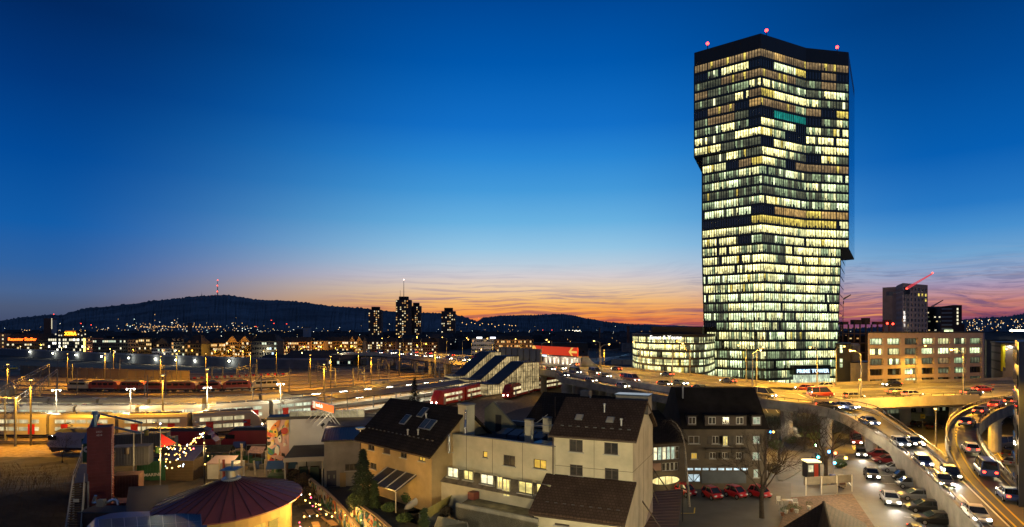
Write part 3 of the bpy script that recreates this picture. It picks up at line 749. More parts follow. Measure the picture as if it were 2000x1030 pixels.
# ================================================================== curved low office left of the tower
ey = thing('curved_office', 'curved six-storey office with glowing glass bands left of the tower', 'office building', Q(1310, 205))
EO = Q(1310, 205)
outl = [Q(1236, 236), Q(1242, 222), Q(1265, 208), Q(1310, 199), Q(1345, 197), Q(1379, 202), Q(1396, 222)]
fac = catmull(outl, 7)
zt = ZY(658, 205); nfl = 8; f2 = (zt - .4) / nfl
back = [Q(1396, 250), Q(1236, 262)]
EK = ['W', 'w', 'G', 'd', '.', 'Y']
for k in range(nfl):
    z0 = .4 + k * f2; m = MB()
    for i, (p, q) in enumerate(zip(fac, fac[1:])):
        for s in range(2):
            a, b = p.lerp(q, s / 2 + .02), p.lerp(q, s / 2 + .45)
            m.m = EK.index(rnd.choice('WWWwwwGd.Y' if i < 26 else 'wwGddd')); m.quad(a - EO + Vector((0, 0, z0 + .62)), b - EO + Vector((0, 0, z0 + .62)), b - EO + Vector((0, 0, z0 + f2 - .08)), a - EO + Vector((0, 0, z0 + f2 - .08)))
            if rnd.random() < .5:
                a, b = p.lerp(q, s / 2 + .1), p.lerp(q, s / 2 + .3); n_ = Vector(((q - p).y, -(q - p).x, 0)).normalized() * .05
                m.m = EK.index('.'); m.quad(a + n_ - EO + Vector((0, 0, z0 + .62)), b + n_ - EO + Vector((0, 0, z0 + .62)), b + n_ - EO + Vector((0, 0, z0 + 1.0 + rnd.random() * .7)), a + n_ - EO + Vector((0, 0, z0 + 1.0)))
    m.build('glazed_storey', [ROOM[c] for c in EK], ey)
    m = MB(); ring = [(p - EO) for p in fac + back]
    m.prism([(p.x * 1.012, p.y * 1.012) for p in ring], z0 - .1, z0 + .62); m.build('spandrel_band', mat('olive_band', (.035, .033, .024), .6), ey)
m = MB(); m.prism([(p.x * 1.02, p.y * 1.02) for p in ring], .4 + nfl * f2 - .1, zt + .9); m.build('roof', mat('olive_roof', (.03, .03, .025), .8), ey)
p0, p1 = Q(1272, 212), Q(1372, 206); m = MB(); m.prism([(p.x - EO.x, p.y - EO.y) for p in (p0, p1, Q(1376, 235), Q(1276, 240))], zt + .9, zt + 3.4); m.build('plant_storey', mat('olive_roof', (.03, .03, .025), .8), ey)
text('Ernst & Young', 1.7, emis('white_letters', (1, .98, .9), 1.5, 'NONE'), 'sign_letters', ey, Q(1300, 196.6) - EO + Vector((0, 0, zt - .7)), (R(90), 0, R(-6)), bold=.05)
m = MB()
m.build('frame', dark_m, ey) if False else None

# ================================================================== framed office block on the right
fb = Frame(Q(1695, 159), Q(1921, 172))
rb = thing('framed_office', 'beige office block with a deep grid of big windows right of the tower', 'office building', fb.o, fb.rz)
bw = fb.len; bz = ZY(657.5, 160); cols_, rws = 7, 8
W_ = mat('beige_render', (.36, .29, .26), .85, (.5, .15))
m = MB()
fhh = (bz + 1) / rws
cell = bw / cols_
us = [0]; holes = []
for r in range(rws):
    for c in range(cols_):
        holes.append((c * cell + cell * .12, c * cell + cell * .88, bz - (r + 1) * fhh + fhh * .18, bz - r * fhh - fhh * .18, r, c))
def wall_grid(m, u0, u1, z0, z1, holes, depth=.25, y=0.0):
    """a wall in the plane y with window openings and their reveals"""
    U = sorted({u0, u1} | {h for q in holes for h in q[:2]}); Z = sorted({z0, z1} | {h for q in holes for h in q[2:4]})
    U = [u for u in U if u0 - 1e-6 <= u <= u1 + 1e-6]; Z = [z for z in Z if z0 - 1e-6 <= z <= z1 + 1e-6]
    for a, b in zip(U, U[1:]):
        for c, d in zip(Z, Z[1:]):
            cu, cz = (a + b) / 2, (c + d) / 2
            if any(q[0] < cu < q[1] and q[2] < cz < q[3] for q in holes): continue
            m.quad((a, y, c), (b, y, c), (b, y, d), (a, y, d))
    for q in holes:
        a, b, c, d = q[:4]
        m.quad((a, y, c), (a, y + depth, c), (a, y + depth, d), (a, y, d)); m.quad((b, y, c), (b, y, d), (b, y + depth, d), (b, y + depth, c))
        m.quad((a, y, c), (b, y, c), (b, y + depth, c), (a, y + depth, c)); m.quad((a, y, d), (a, y + depth, d), (b, y + depth, d), (b, y, d))
wall_grid(m, 0, bw, 0, bz + .9, holes, .6)
Lb, Rb_ = [((p - fb.o).dot(fb.ux), (p - fb.o).dot(fb.uy)) for p in (Q(1696.5, 178), Q(1923, 194))]; bzz = bz + .9
m.quad((0, .01, 0), (Lb[0], Lb[1], 0), (Lb[0], Lb[1], bzz), (0, .01, bzz)); m.quad((bw, .01, 0), (Rb_[0], Rb_[1], 0), (Rb_[0], Rb_[1], bzz), (bw, .01, bzz)); m.quad((Lb[0], Lb[1], 0), (Rb_[0], Rb_[1], 0), (Rb_[0], Rb_[1], bzz), (Lb[0], Lb[1], bzz))
m.build('wall', W_, rb)
pats = ["GGdGwGg", "WwdGGwG", "dGgdbgd", "..G.dg.", "..G...d", "..W....", "..W....", ".d....."]
for a, b, c, d, r, cc in holes:
    w = MB(); w.box(a, b, .5, .56, c, c + .12); w.box(a, b, .5, .56, d - .12, d); w.box(a, a + .1, .5, .56, c, d); w.box(b - .1, b, .5, .56, c, d)
    for k in (1, 2, 3): x = a + (b - a) * k / 4; w.box(x - .05, x + .05, .5, .56, c, d)
    wo_ = w.build('window', dark_m, rb)
    w = MB(); kk = pats[r][cc]
    for k in range(4):
        w.m = 0 if rnd.random() < .85 else 1
        x = a + (b - a) * k / 4; w.quad((x, .58, c), (x + (b - a) / 4, .58, c), (x + (b - a) / 4, .58, d), (x, .58, d))
    w.build('pane', [ROOM[kk] if kk != '.' else glass_dark, ROOM['d'] if kk != '.' else ROOM['d']], wo_)
m = MB(); m.prism([(-.1, -.1), (bw + .1, -.1), (Rb_[0] + .1, Rb_[1]), (Lb[0] - .1, Lb[1])], bz + .9, bz + 1.2); m.build('roof', mat('dark_gravel_roof', (.04, .04, .04), .9), rb)

# ------------------------------------------------ grey stair block and pale sheds between tower and framed office
sb = thing('stair_block', 'plain grey stair block with a column of small lit windows beside the tower', 'building', Q(1630, 178))
w_ = 33 * 178 / F
so_ = Q(1630, 178); m = MB(); ray_box(m, so_, 1632, 1661, 178, 9, 0, ZY(673, 178)); m.build('wall', mat('green_grey_render', (.09, .1, .095), .85, (.4, .15)), sb)
m = MB(); ray_box(m, so_, 1631, 1662, 177.9, 9.2, ZY(673, 178), ZY(671, 178)); m.build('roof', dark_m, sb)
for py in (678, 686, 704.5, 714): pane(sb, .7, 1.0, ROOM['G'], (1.9, -.03, ZY(py, 178)))
m = MB(); m.box(.4, w_ - .3, -1.2, 0, 0, 5.0); m.build('entrance_box', W_, sb)
for x in (.9, 2.2, 3.9): pane(sb, .8, 1.0, ROOM['W'], (x, -1.25, 1.2))
ps = thing('shed', 'small pale rendered shed with a dark doorway beside the grey stair block', 'shed', Q(1661, 172))
m = MB(); wall_grid(m, 0, 5.2, 0, ZY(709, 172), [(3.2, 4.6, 2.5, 5.0)], .3); m.quad((0, .01, 0), (4.4, 8, 0), (4.4, 8, ZY(709, 172)), (0, .01, ZY(709, 172))); m.build('wall', mat('pale_render', (.45, .44, .4), .85, (.5, .2)), ps)
m = MB(); m.prism([(-.15, -.15), (5.35, -.15), (9.7, 8), (4.3, 8)], ZY(709, 172), ZY(707.5, 172)); m.build('roof', dark_m, ps)
m = MB(); m.quad((3.2, .28, 2.5), (4.6, .28, 2.5), (4.6, .28, 5), (3.2, .28, 5)); m.build('window', ROOM['d'], ps)
si = thing('silo', 'slim pale cylindrical silo standing behind the small shed', 'silo', Q(1668, 186))
m = MB(); m.lathe([(1.6, 0), (1.6, ZY(674, 186)), (1.2, ZY(671, 186))], 16); m.build('drum', mat('pale_render', (.45, .44, .4), .85), si, smooth=False)
m = MB(); m.tube((1.75, 0, 0), (1.75, 0, ZY(676, 186)), .1); m.build('pipe', dark_m, si)

# ================================================================== high-rises and building site behind on the right
def hotel():
    fr = Frame(Q(1763, 330), Q(1812, 345)); D = 330; h = ZY(553, D)
    t = thing('hotel_tower', 'tall stone-clad hotel tower with a red crane boom in front of it', 'hotel', fr.o, fr.rz)
    w = fr.len; dep = 22
    hb = Q(1750.5, 352) - fr.o; hb = Vector((hb.dot(fr.ux), hb.dot(fr.uy), 0)); dep = hb.length; st = mat('hotel_stone', (.42, .28, .24), .85, (.3, .15))
    cl, rw = 7, 16; ch, cwid = h / (rw + .6), w / cl
    hl = [(c * cwid + cwid * .22, c * cwid + cwid * .78, r * ch + ch * .3, r * ch + ch * .88, r, c) for r in range(rw) for c in range(cl)]
    m = MB(); wall_grid(m, 0, w, 0, h, hl, .35); m.box(w - .01, w, .01, dep, 0, h)
    # left flank, seen at an angle
    hv = hb / dep; m.X = Matrix(((-hv.x, hv.y, 0, hb.x), (-hv.y, -hv.x, 0, hb.y), (0, 0, 1, 0), (0, 0, 0, 1)))
    c2 = dep / 7; hl2 = [(c * c2 + c2 * .25, c * c2 + c2 * .75, r * ch + ch * .3, r * ch + ch * .88) for r in range(rw) for c in range(7)]
    wall_grid(m, 0, dep, 0, h, hl2, .35); MX = m.X; m.X = None
    m.build('wall', st, t)
    m = MB(); m.prism([(.02, .02), (w - .02, .02), (w - .02 + hb.x, hb.y), (hb.x + .02, hb.y)], h - .3, h); m.build('roof', dark_m, t)
    lit = {(14, 4): 'Y', (14, 5): 'Y', (14, 6): 'Y', (13, 6): 'Y', (4, 3): 'Y', (3, 3): 'Y', (1, 2): 'Y', (1, 5): 'Y', (2, 0): 'b', (8, 1): 'b'}
    for a, b, c, d, r, cc in hl:
        if r * cl < 84 or (r, cc) in lit:
            w2 = MB(); w2.box(a, b, .3, .34, c, d); w2.build('window', ROOM[lit[(r, cc)]] if (r, cc) in lit else glass_dark, t)
    m = MB()
    for a, b, c, d, r, cc in hl:
        if not (r * cl < 84 or (r, cc) in lit): m.box(a, b, .3, .34, c, d)
    m.X = MX
    for a, b, c, d in hl2: m.box(a, b, .3, .34, c, d)
    m.X = None
    m.build('more_windows', glass_dark, t)['kind'] = 'stuff'
    for r, yy in ((3, 4.5), (5, 8), (2, 11), (9, 2.2)): 
        w2 = MB(); w2.X = MX; w2.box(dep - yy - 1.3, dep - yy, .2, .24, r * ch + ch * .3, r * ch + ch * .88); w2.build('window', ROOM['Y'], t)
    for i, ch_ in enumerate('RENAIS'):
        text(ch_, 2.1, emis('hotel_letters', (1, .98, .9), 3, 'NONE'), 'sign_letter', t, (1.6, -.15, ZY(613 + i * 5.0, D)), ext=.06, bold=.04)
    return t
hotel()
gb = thing('office_tower', 'dark glass office slab behind the hotel with rows of faint lights', 'office tower', Q(1809, 420))
hw = 38 * 420 / F; hz_ = ZY(601, 420)
go = Q(1809, 420); m = MB(); ray_box(m, go, 1809, 1847, 420, 14, 0, hz_); m.build('wall', mat('dark_curtain_wall', (.02, .025, .03), .25), gb)
m = MB(); ray_box(m, go, 1808.5, 1847.5, 419.8, 14.4, hz_, hz_ + .7); m.build('roof', dark_m, gb)
for i in range(50): pane(gb, 1.1, .8, rnd.choice(far_win[:2] + [ROOM['d']] * 2), (rnd.uniform(.8, hw - .8), -.02, rnd.choice(range(6, int(hz_) - 1, 3)) + .9))
sl = thing('brick_tower', 'dark reddish office tower with a vertical row of lit landings', 'office tower', Q(1843, 400))
m = MB(); x1 = 18 * 400 / F; x2 = 38 * 400 / F; zz = ZY(596, 400)
m.poly([(0, 3, 0), (x1, 0, 0), (x1, 0, zz), (0, 3, zz - 1.5)]); m.poly([(x1, 0, 0), (x2, 1, 0), (x2, 1, zz), (x1, 0, zz)]); m.poly([(x2, 1, 0), (x2, 15, 0), (x2, 15, zz), (x2, 1, zz)]); m.poly([(0, 3, zz - 1.5), (x1, 0, zz), (x2, 1, zz), (x2, 15, zz), (0, 15, zz - 1.5)])
m.build('wall', mat('dark_red_brick', (.07, .032, .028), .85, (.3, .2)), sl)
m = MB(); m.box(x2, x2 + 3.2, 3, 12, 0, ZY(633, 400)); m.build('annex', MATS['dark_red_brick'], sl)
for k, py in enumerate((604, 611, 618, 625, 632)): pane(sl, 1.0, 1.4, far_win[1], (x1 + 3.3, .3, ZY(py, 400)))
for k in range(12):
    m = MB(); z_ = zz - 3 - k * 2.6; m.poly([(.5, 2.6, z_), (x1 - .4, -.05, z_), (x1 - .4, -.05, z_ + 1.0), (.5, 2.6, z_ + 1.0)]); m.build('window_band', mat('grey_window_band', (.2, .2, .22), .3), sl)
m = MB(); m.box(.2, x1 - .2, -.5, -.3, ZY(648.5, 400), ZY(644, 400)); m.build('lit_floor', ROOM['G'], sl)

# unfinished shell with scaffold
cs = thing('building_site', 'unfinished dark concrete building shell with open floors below the hotel tower', 'building site', Q(1645, 260))
cwid = 205 * 260 / F; zt_ = ZY(634, 260)
for k in range(6):
    m = MB(); z_ = k * zt_ / 6; m.box(0, cwid * (1 if k < 5 else .52), 0, 16, z_, z_ + .4); m.build('floor_slab', mat('site_concrete', (.13, .09, .055), .9, (.3, .3)), cs)
    for j in range(18):
        x = j * cwid / 18 + .2
        if k == 5 and j > 8: continue
        m = MB(); m.box(x, x + .45, .3, .8, z_ + .4, z_ + zt_ / 6); m.build('column', MATS['site_concrete'], cs)
m = MB(); m.box(.2, cwid - .2, 6, 6.3, 0, zt_ * .8); m.build('core_wall', mat('site_core', (.05, .04, .03), .9), cs)
for j in range(5):
    m = MB(); x = j * 4.6 + 1; m.box(x, x + 2.2 + j % 2, 1, 4, zt_, zt_ + 1.2 + (j % 3) * .8); m.build('formwork', MATS['site_concrete'], cs)
for k, (px, py) in enumerate(((1733, 632), (1744, 633))):
    m = MB(); m.ball(Q(px, 258, ZY(py, 258)) - Q(1645, 260), .45); m.build('warning_light', emis('site_red_light', (1, .04, .02), 10, 'NONE'), cs)
for k in range(10): pane(cs, .9, .5, far_win[rnd.choice((0, 3))], (rnd.uniform(2, cwid * .6), .1, rnd.choice((1, 2, 3, 4)) * zt_ / 6 + 2.2))

def crane(label, base, zj, jib_dir, jib_len, jib_up, red, D, glow=False):
    t = thing('tower_crane', label, 'crane', base)
    st = mat('crane_grey', (.14, .14, .15), .6)
    h = zj
    m = MB(); s = .7
    for sx in (-s, s):
        for sy in (-s, s): m.tube((sx, sy, 0), (sx, sy, h), .12, n=4)
    for k in range(int(h / 2)):
        m.tube((-s, -s, k * 2), (s, -s, k * 2 + 2), .07, n=4); m.tube((s, -s, k * 2 + 2), (-s, s, k * 2), .05, n=4)
    m.build('mast', st, t)
    jd = Vector(jib_dir).normalized(); a = Vector((0, 0, h)); b = a + jd * jib_len + Vector((0, 0, jib_up))
    m = MB(); up = Vector((0, 0, 1.3)); m.tube(a, b, .16, n=4); m.tube(a + up, b + up * .3, .12, n=4); n = 16
    for k in range(n):
        p, q = a.lerp(b, k / n), a.lerp(b, (k + 1) / n); m.tube(p, q + up * (1 - .7 * (k + 1) / n), .1, n=4); m.tube(q, q + up * (1 - .7 * (k + 1) / n), .09, n=4)
    m.build('jib', red if red else st, t)
    m = MB(); c = a - jd * 9 - Vector((0, 0, jib_up * 9 / jib_len * .4)); m.tube(a, c, .3, n=4); m.cbox(c, 2, 2, 2); m.build('counterweight', st, t)
    m = MB(); m.cbox((0, 0, h - 1.2), 2, 2, 2.2); m.build('cab', dark_m, t)
    if glow:
        for q in (0.0, 1.0): 
            m = MB(); m.ball(a.lerp(b, q) + up * .4, .4); m.build('beacon', MATS['site_red_light'], t)
    return t
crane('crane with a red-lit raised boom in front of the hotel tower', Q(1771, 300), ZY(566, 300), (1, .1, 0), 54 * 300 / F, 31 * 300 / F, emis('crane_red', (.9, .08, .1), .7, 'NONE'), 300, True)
crane('small dark crane rising between the hotel and the reddish tower', Q(1818, 440), ZY(602, 440), (1, 0, 0), 24 * 440 / F, 15 * 440 / F, None, 440)
crane('crane with a pale yellow boom just showing beside the tower edge', Q(1644, 420), ZY(588, 420), (1, 0, 0), 18 * 420 / F, 4, mat('crane_yellow', (.5, .36, .1), .6), 420)

# right: grey hall with the yellow advertising wall, dark hall behind, dark corner of the nearest block
fh_ = Frame(Q(1936, 196), Q(1958, 180))
yh = thing('warehouse', 'grey clad warehouse with a floodlit yellow advertising wall at its corner', 'warehouse', fh_.o, fh_.rz)
zz = ZY(671, 188); w1 = fh_.len
m = MB(); m.box(0, w1, 0, 24, 0, zz); m.build('wall', mat('ribbed_grey_cladding', (.26, .24, .22), .6, (.4, .15)), yh)
m = MB(); m.box(-.2, w1 + .2, -.2, 24.2, zz, zz + .5); m.build('roof', dark_m, yh)
for py in (676, 689, 705, 722):
    m = MB(); z_ = ZY(py, 188); m.box(.5, w1 - .4, -.06, 0, z_ - .25, z_ + .25); m.build('vent_strip', dark_m, yh)
fa = Frame(Q(1958.5, 179.5), Q(2002, 181))
yb = thing('advertising_wall', 'bright yellow advertising wall with purple lettering and a printed van', 'billboard', fa.o, fa.rz)
zb0, zb1 = ZY(725, 180), ZY(673, 180)
m = MB(); m.box(0, fa.len, 0, .6, zb0, zb1); m.build('panel', mat('billboard_yellow', (.85, .75, .01), .5), yb)
m = MB(); m.poly([(.1, -.02, zb0 + .2), (fa.len, -.02, zb0 + .2), (fa.len, -.02, zb0 + 2.6), (2.6, -.02, zb0 + 2.0)]); m.poly([(.05, -.03, zb0), (.05, -.03, zb0 + 1.4), (2.3, -.03, zb0)]); m.build('print_road', mat('print_grey', (.10, .10, .11), .6), yb)
m = MB(); c0 = zb0 + 2.5
m.poly([(.8, -.03, c0), (2.4, -.03, c0), (2.4, -.03, c0 + 1.9), (.8, -.03, c0 + 1.5)]); m.poly([(2.5, -.03, c0 + .1), (5.4, -.03, c0 + .3), (5.4, -.03, c0 + .9), (2.5, -.03, c0 + .9)]); m.build('print_van', mat('print_navy', (.03, .025, .07), .6), yb)
m = MB(); m.poly([(.9, -.05, c0 + .9), (2.3, -.05, c0 + 1.05), (2.3, -.05, c0 + 1.6), (.9, -.05, c0 + 1.3)]); m.poly([(2.6, -.05, c0 + .5), (5.2, -.05, c0 + .6), (5.2, -.05, c0 + .8), (2.6, -.05, c0 + .75)]); m.build('print_window', mat('print_pale', (.5, .5, .6), .6), yb)
text('Weltw', 1.9, mat('print_purple', (.22, .02, .16), .6), 'print_letters', yb, (.9, -.04, zb1 - 2.1), ext=.01, align='LEFT', bold=.02)
for x in (1.3, 4.6):
    m = MB(); m.cbox((x, -1.3, zb1 + .2), .35, .3, .25); m.tube((x, -1.2, zb1 + .2), (x, 0, zb1 - .1), .04); m.build('floodlight', dark_m, yb)
    light('floodlight_beam', fa.world(x, -1.35, zb1 - .1), (1, .95, .8), 420, .1, None, 140, fa.world(x, .2, zb0 + 2))
dh = thing('industrial_hall', 'long black-roofed industrial hall with a white strip light behind the warehouse', 'hall', Q(1927, 270))
m = MB(); m.box(0, 60, 0, 30, 0, ZY(664, 270)); m.build('wall', mat('dark_hall_wall', (.09, .08, .06), .85, (.2, .3)), dh)
m = MB(); m.extrude([(-2, -.5, ZY(664, 270)), (-2, 15, ZY(650, 270)), (-2, 30, ZY(664, 270))], (64, 0, 0)); m.build('roof', mat('black_roof', (.014, .013, .013), .85), dh)
m = MB(); m.cbox((13, -.9, ZY(646, 270)), 7, .3, .4); m.build('strip_light', emis('strip_light', (1, .96, .8), 14, 'NONE'), dh)
nb = thing('dark_office_corner', 'dark blue-grey corner of a near office block at the right edge', 'office building', Q(1990, 66))
m = MB(); m.prism([(0, 0), (10, 0), (22, 14), (11.0, 14)], 0, ZY(668, 66)); m.build('wall', mat('slate_panel', (.035, .045, .07), .5, (.5, .2)), nb)
for k in range(7):
    m = MB(); m.extrude([(.4, .6, 2 + k * 2.7), (10.4, 13.4, 2 + k * 2.7), (10.4, 13.4, 3.6 + k * 2.7), (.4, .6, 3.6 + k * 2.7)], (-.06, .05, 0)); m.build('window_band', glass_dark, nb)
# ================================================================== streets at ground level on the right
ZD = 8.0    # road level of the viaduct
st = MB(); st.poly([(20, 64, 0), (60, 44, 0), (150, 44, 0), (190, 120, 0), (190, 175, 0), (60, 185, 0), (34, 150, 0), (26, 88, 0)])
tag(st.build('street', mat('street_asphalt', (.095, .09, .08), .7, (.25, .25), bump=(2, .08)), loc=(0, 0, .004)), kind='structure')
kr = MB(); ed = [P(1588, 905), P(1602, 935), P(1640, 952), P(1652, 952), P(1640, 905), P(1622, 880), P(1600, 868), P(1540, 868), P(1520, 940)]
kr.prism([(p.x, p.y) for p in catmull(ed + [ed[0]], 5)[:-1]], 0, .14)
tag(kr.build('pavement', mat('paving', (.12, .105, .085), .8, (.8, .2))), kind='structure')
pv = MB(); pv.prism([(p.x, p.y) for p in (P(1655, 950), P(1680, 955), P(1735, 1075), P(1560, 1075), P(1545, 975), P(1640, 968))], 0, .13)
tag(pv.build('pavement', mat('paving', (.12, .105, .085), .8)), kind='structure')
lawn = MB(); lawn.prism([(p.x, p.y) for p in (P(1535, 836), P(1600, 832), P(1612, 858), P(1540, 862))], 0, .16)
tag(lawn.build('lawn', mat('grass_green', (.06, .11, .02), .95, (1.5, .5), bump=(6, .6))), kind='structure')
cy = MB(); cy.poly([P(1325, 1080), P(1325, 944), P(1545, 944), P(1545, 1080)]); tag(cy.build('courtyard', asphalt, loc=(0, 0, .008)), kind='structure')
mk = MB()
def bar(m, a, b, w, z=.012):
    a, b = Vector(a), Vector(b); d = (b - a).normalized(); n = Vector((-d.y, d.x, 0)) * w / 2; zz = Vector((0, 0, z)); m.quad(a - n + zz, b - n + zz, b + n + zz, a + n + zz)
for px, py in ((1665, 872), (1678, 893), (1690, 912), (1700, 928), (1712, 944), (1724, 964), (1740, 985), (1757, 1010)):
    a = P(px + 9, py); bar(mk, a, a + Vector((4.6, -1.2, 0)), .12)
ln = [P(1600, 880), P(1625, 905), P(1652, 935), P(1688, 985), P(1720, 1040)]
for a, b in zip(catmull(ln, 6), catmull(ln, 6)[1:]): bar(mk, a, b, .14)
for k in range(8): bar(mk, P(1500 + k * 20, 806 + k * .6), P(1512 + k * 20, 803 + k * .6) + Vector((0, 6, 0)), .2)
tag(mk.build('road_marking', white_paint), kind='structure')
ym = MB()
c1 = [P(1330, 1003), P(1356, 1003), P(1357, 992)]
for a, b in zip(c1, c1[1:]): bar(ym, a, b, .14, .016)
bar(ym, P(1322, 1031), P(1358, 1031), .14, .016)
for (x0, y0), (x1, y1) in (((1918, 841), (1948, 834)), ((1933, 875), (1958, 860)), ((1945, 880), (1975, 925)), ((1940, 890), (1955, 884)), ((1955, 903), (1978, 896)), ((1958, 853), (1936, 864))): bar(ym, P(x0, y0), P(x1, y1), .15, .016)
for k in range(3): bar(ym, P(1668 + k * 12, 869 + k * 4), P(1672 + k * 12, 879 + k * 4), .9, .016)
tag(ym.build('road_marking', yellow_paint), kind='structure')

# ================================================================== the elevated road
near_px = [(600, 697.5), (660, 693.2), (735, 691.5), (820, 699), (920, 711), (1000, 718.5), (1060, 726), (1130, 736), (1200, 746), (1335, 765), (1420, 775), (1497, 783), (1600, 787), (1700, 785.5), (1850, 780), (2000, 775), (2300, 763)]
zs = [2.0, 5.5, 8, 8, 8, 8, 8, 8, 8, 8, 8, 8, 8, 8, 8, 8, 8]
near_pts = [P(x, y, z) for (x, y), z in zip(near_px, zs)]
nearL = catmull(near_pts, 10)
LL = arclen(nearL)
def width(i): return 24 + 9 * min(1, max(0, (LL[i] - 150) / 120))
def off_at(k): return [p + (offset(nearL, 1)[i] - p) * (width(i) * k) for i, p in enumerate(nearL)]
unit = offset(nearL, 1)
def lane(k): return [p + (unit[i] - p) * (width(i) * k) for i, p in enumerate(nearL)]
farL = lane(1.0)
vd = thing('road_viaduct', 'long concrete road viaduct curving across the whole scene under orange lamps', 'viaduct', (60, 150, 0))
VO = Vector((60, 150, 0))
sh = lambda pts: [p - VO for p in pts]
m = MB(); m.strip(sh(nearL), sh(farL)); m.build('road_surface', road_m, vd)
dn = Vector((0, 0, 1))
m = MB(); m.sweep(sh(nearL), [(.0, -.05), (.0, -1.2), (2.2, -1.9), (6, -2.1), (6, -.05)]); m.build('edge_beam', concrete, vd)
m = MB(); m.sweep(sh(farL), [(-6, -.05), (-6, -2.1), (-2.2, -1.9), (0, -1.2), (0, -.05)]); m.build('edge_beam', concrete, vd)
m = MB(); m.strip(sh(lane(.02)), sh(lane(.98))); o = m.build('deck_slab', conc_dark, vd, loc=(0, 0, -1.4))
iS = 105 if False else None
idx_gap0 = min(range(len(nearL)), key=lambda i: abs(proj(nearL[i])[0] - 1497)); idx_gap1 = min(range(len(nearL)), key=lambda i: abs(proj(nearL[i])[0] - 1592))
idx_r0 = min(range(len(nearL)), key=lambda i: abs(proj(nearL[i])[0] - 1915)); idx_r1 = min(range(len(nearL)), key=lambda i: abs(proj(nearL[i])[0] - 2010))
segs = [(0, idx_gap0), (idx_gap1, idx_r0), (idx_r1, len(nearL) - 1)]
for a, b in segs:
    m = MB(); m.sweep(sh(nearL[a:b + 1]), [(.05, -.1), (.05, .75), (.35, .75), (.35, -.1)]); m.build('parapet', concrete, vd)
    m = MB(); pts = sh(nearL[a:b + 1]); m.sweep(pts, [(.12, 1.1), (.12, 1.2), (.28, 1.2), (.28, 1.1)])
    L2 = arclen(pts); s = 0
    while s < L2[-1]:
        p, d = along(pts, s, L2); n_ = Vector((-d.y, d.x, 0)) * .2; m.tube(p + n_ + Vector((0, 0, .7)), p + n_ + Vector((0, 0, 1.15)), .05, n=4); s += 3
    m.build('handrail', dark_m, vd)
m = MB(); m.sweep(sh(farL), [(-.35, -.1), (-.35, .75), (-.05, .75), (-.05, -.1)]); m.build('parapet', concrete, vd)
m = MB(); md = sh(lane(.56)); m.sweep(md, [(-.15, 0), (-.08, .55), (.08, .55), (.15, 0)]); m.build('median_barrier', mat('grey_barrier', (.3, .3, .28), .6, metal=.3), vd)
def lines(parent, path, w, dash=None, gap=0, m=None, o=VO, z=.012):
    own = m is None; m = m or MB(); L2 = arclen(path); s = 0
    A, B = offset(path, w / 2), offset(path, -w / 2); up = Vector((0, 0, z))
    if not dash: m.strip([p - o + up for p in A], [p - o + up for p in B]); return m
    while s + dash < L2[-1]:
        (p, d), (q, e) = along(path, s, L2), along(path, s + dash, L2); n_ = Vector((-d.y, d.x, 0)) * w / 2; n2_ = Vector((-e.y, e.x, 0)) * w / 2
        m.quad(p - n_ - o + up, q - n2_ - o + up, q + n2_ - o + up, p + n_ - o + up); s += dash + gap
    return m
m = MB()
for k in (.06, .52, .60, .95): lines(vd, lane(k), .22, m=m)
for k in (.22, .37, .71, .83): lines(vd, lane(k), .2, 4, 5, m=m)
m.build('lane_marking', white_paint, vd)
# piers
s = 20; Lf = arclen(nearL); kk = 0
while s < Lf[-1] - 5:
    i = min(range(len(LL)), key=lambda q: abs(LL[q] - s)); p = nearL[i]; n_ = (unit[i] - p)
    if p.z > 6:
        for q in (.12, .5, .86):
            c = p + n_ * (width(i) * q); m = MB()
            m.lathe([(1.15, 0), (1.1, 5.6), (1.6, 6.5)], 14, (c.x - VO.x, c.y - VO.y, 0)); m.build('pier', concrete, vd)
    s += 21
for px, py in ((1107, 786), (1135, 784), (1160, 781), (1180, 778)):
    c = P(px, py, 0); m = MB(); m.lathe([(1.6, 0), (1.6, 5.9), (1.9, 6.4)], 16, (c.x - VO.x, c.y - VO.y, 0)); m.build('pier', concrete, vd)

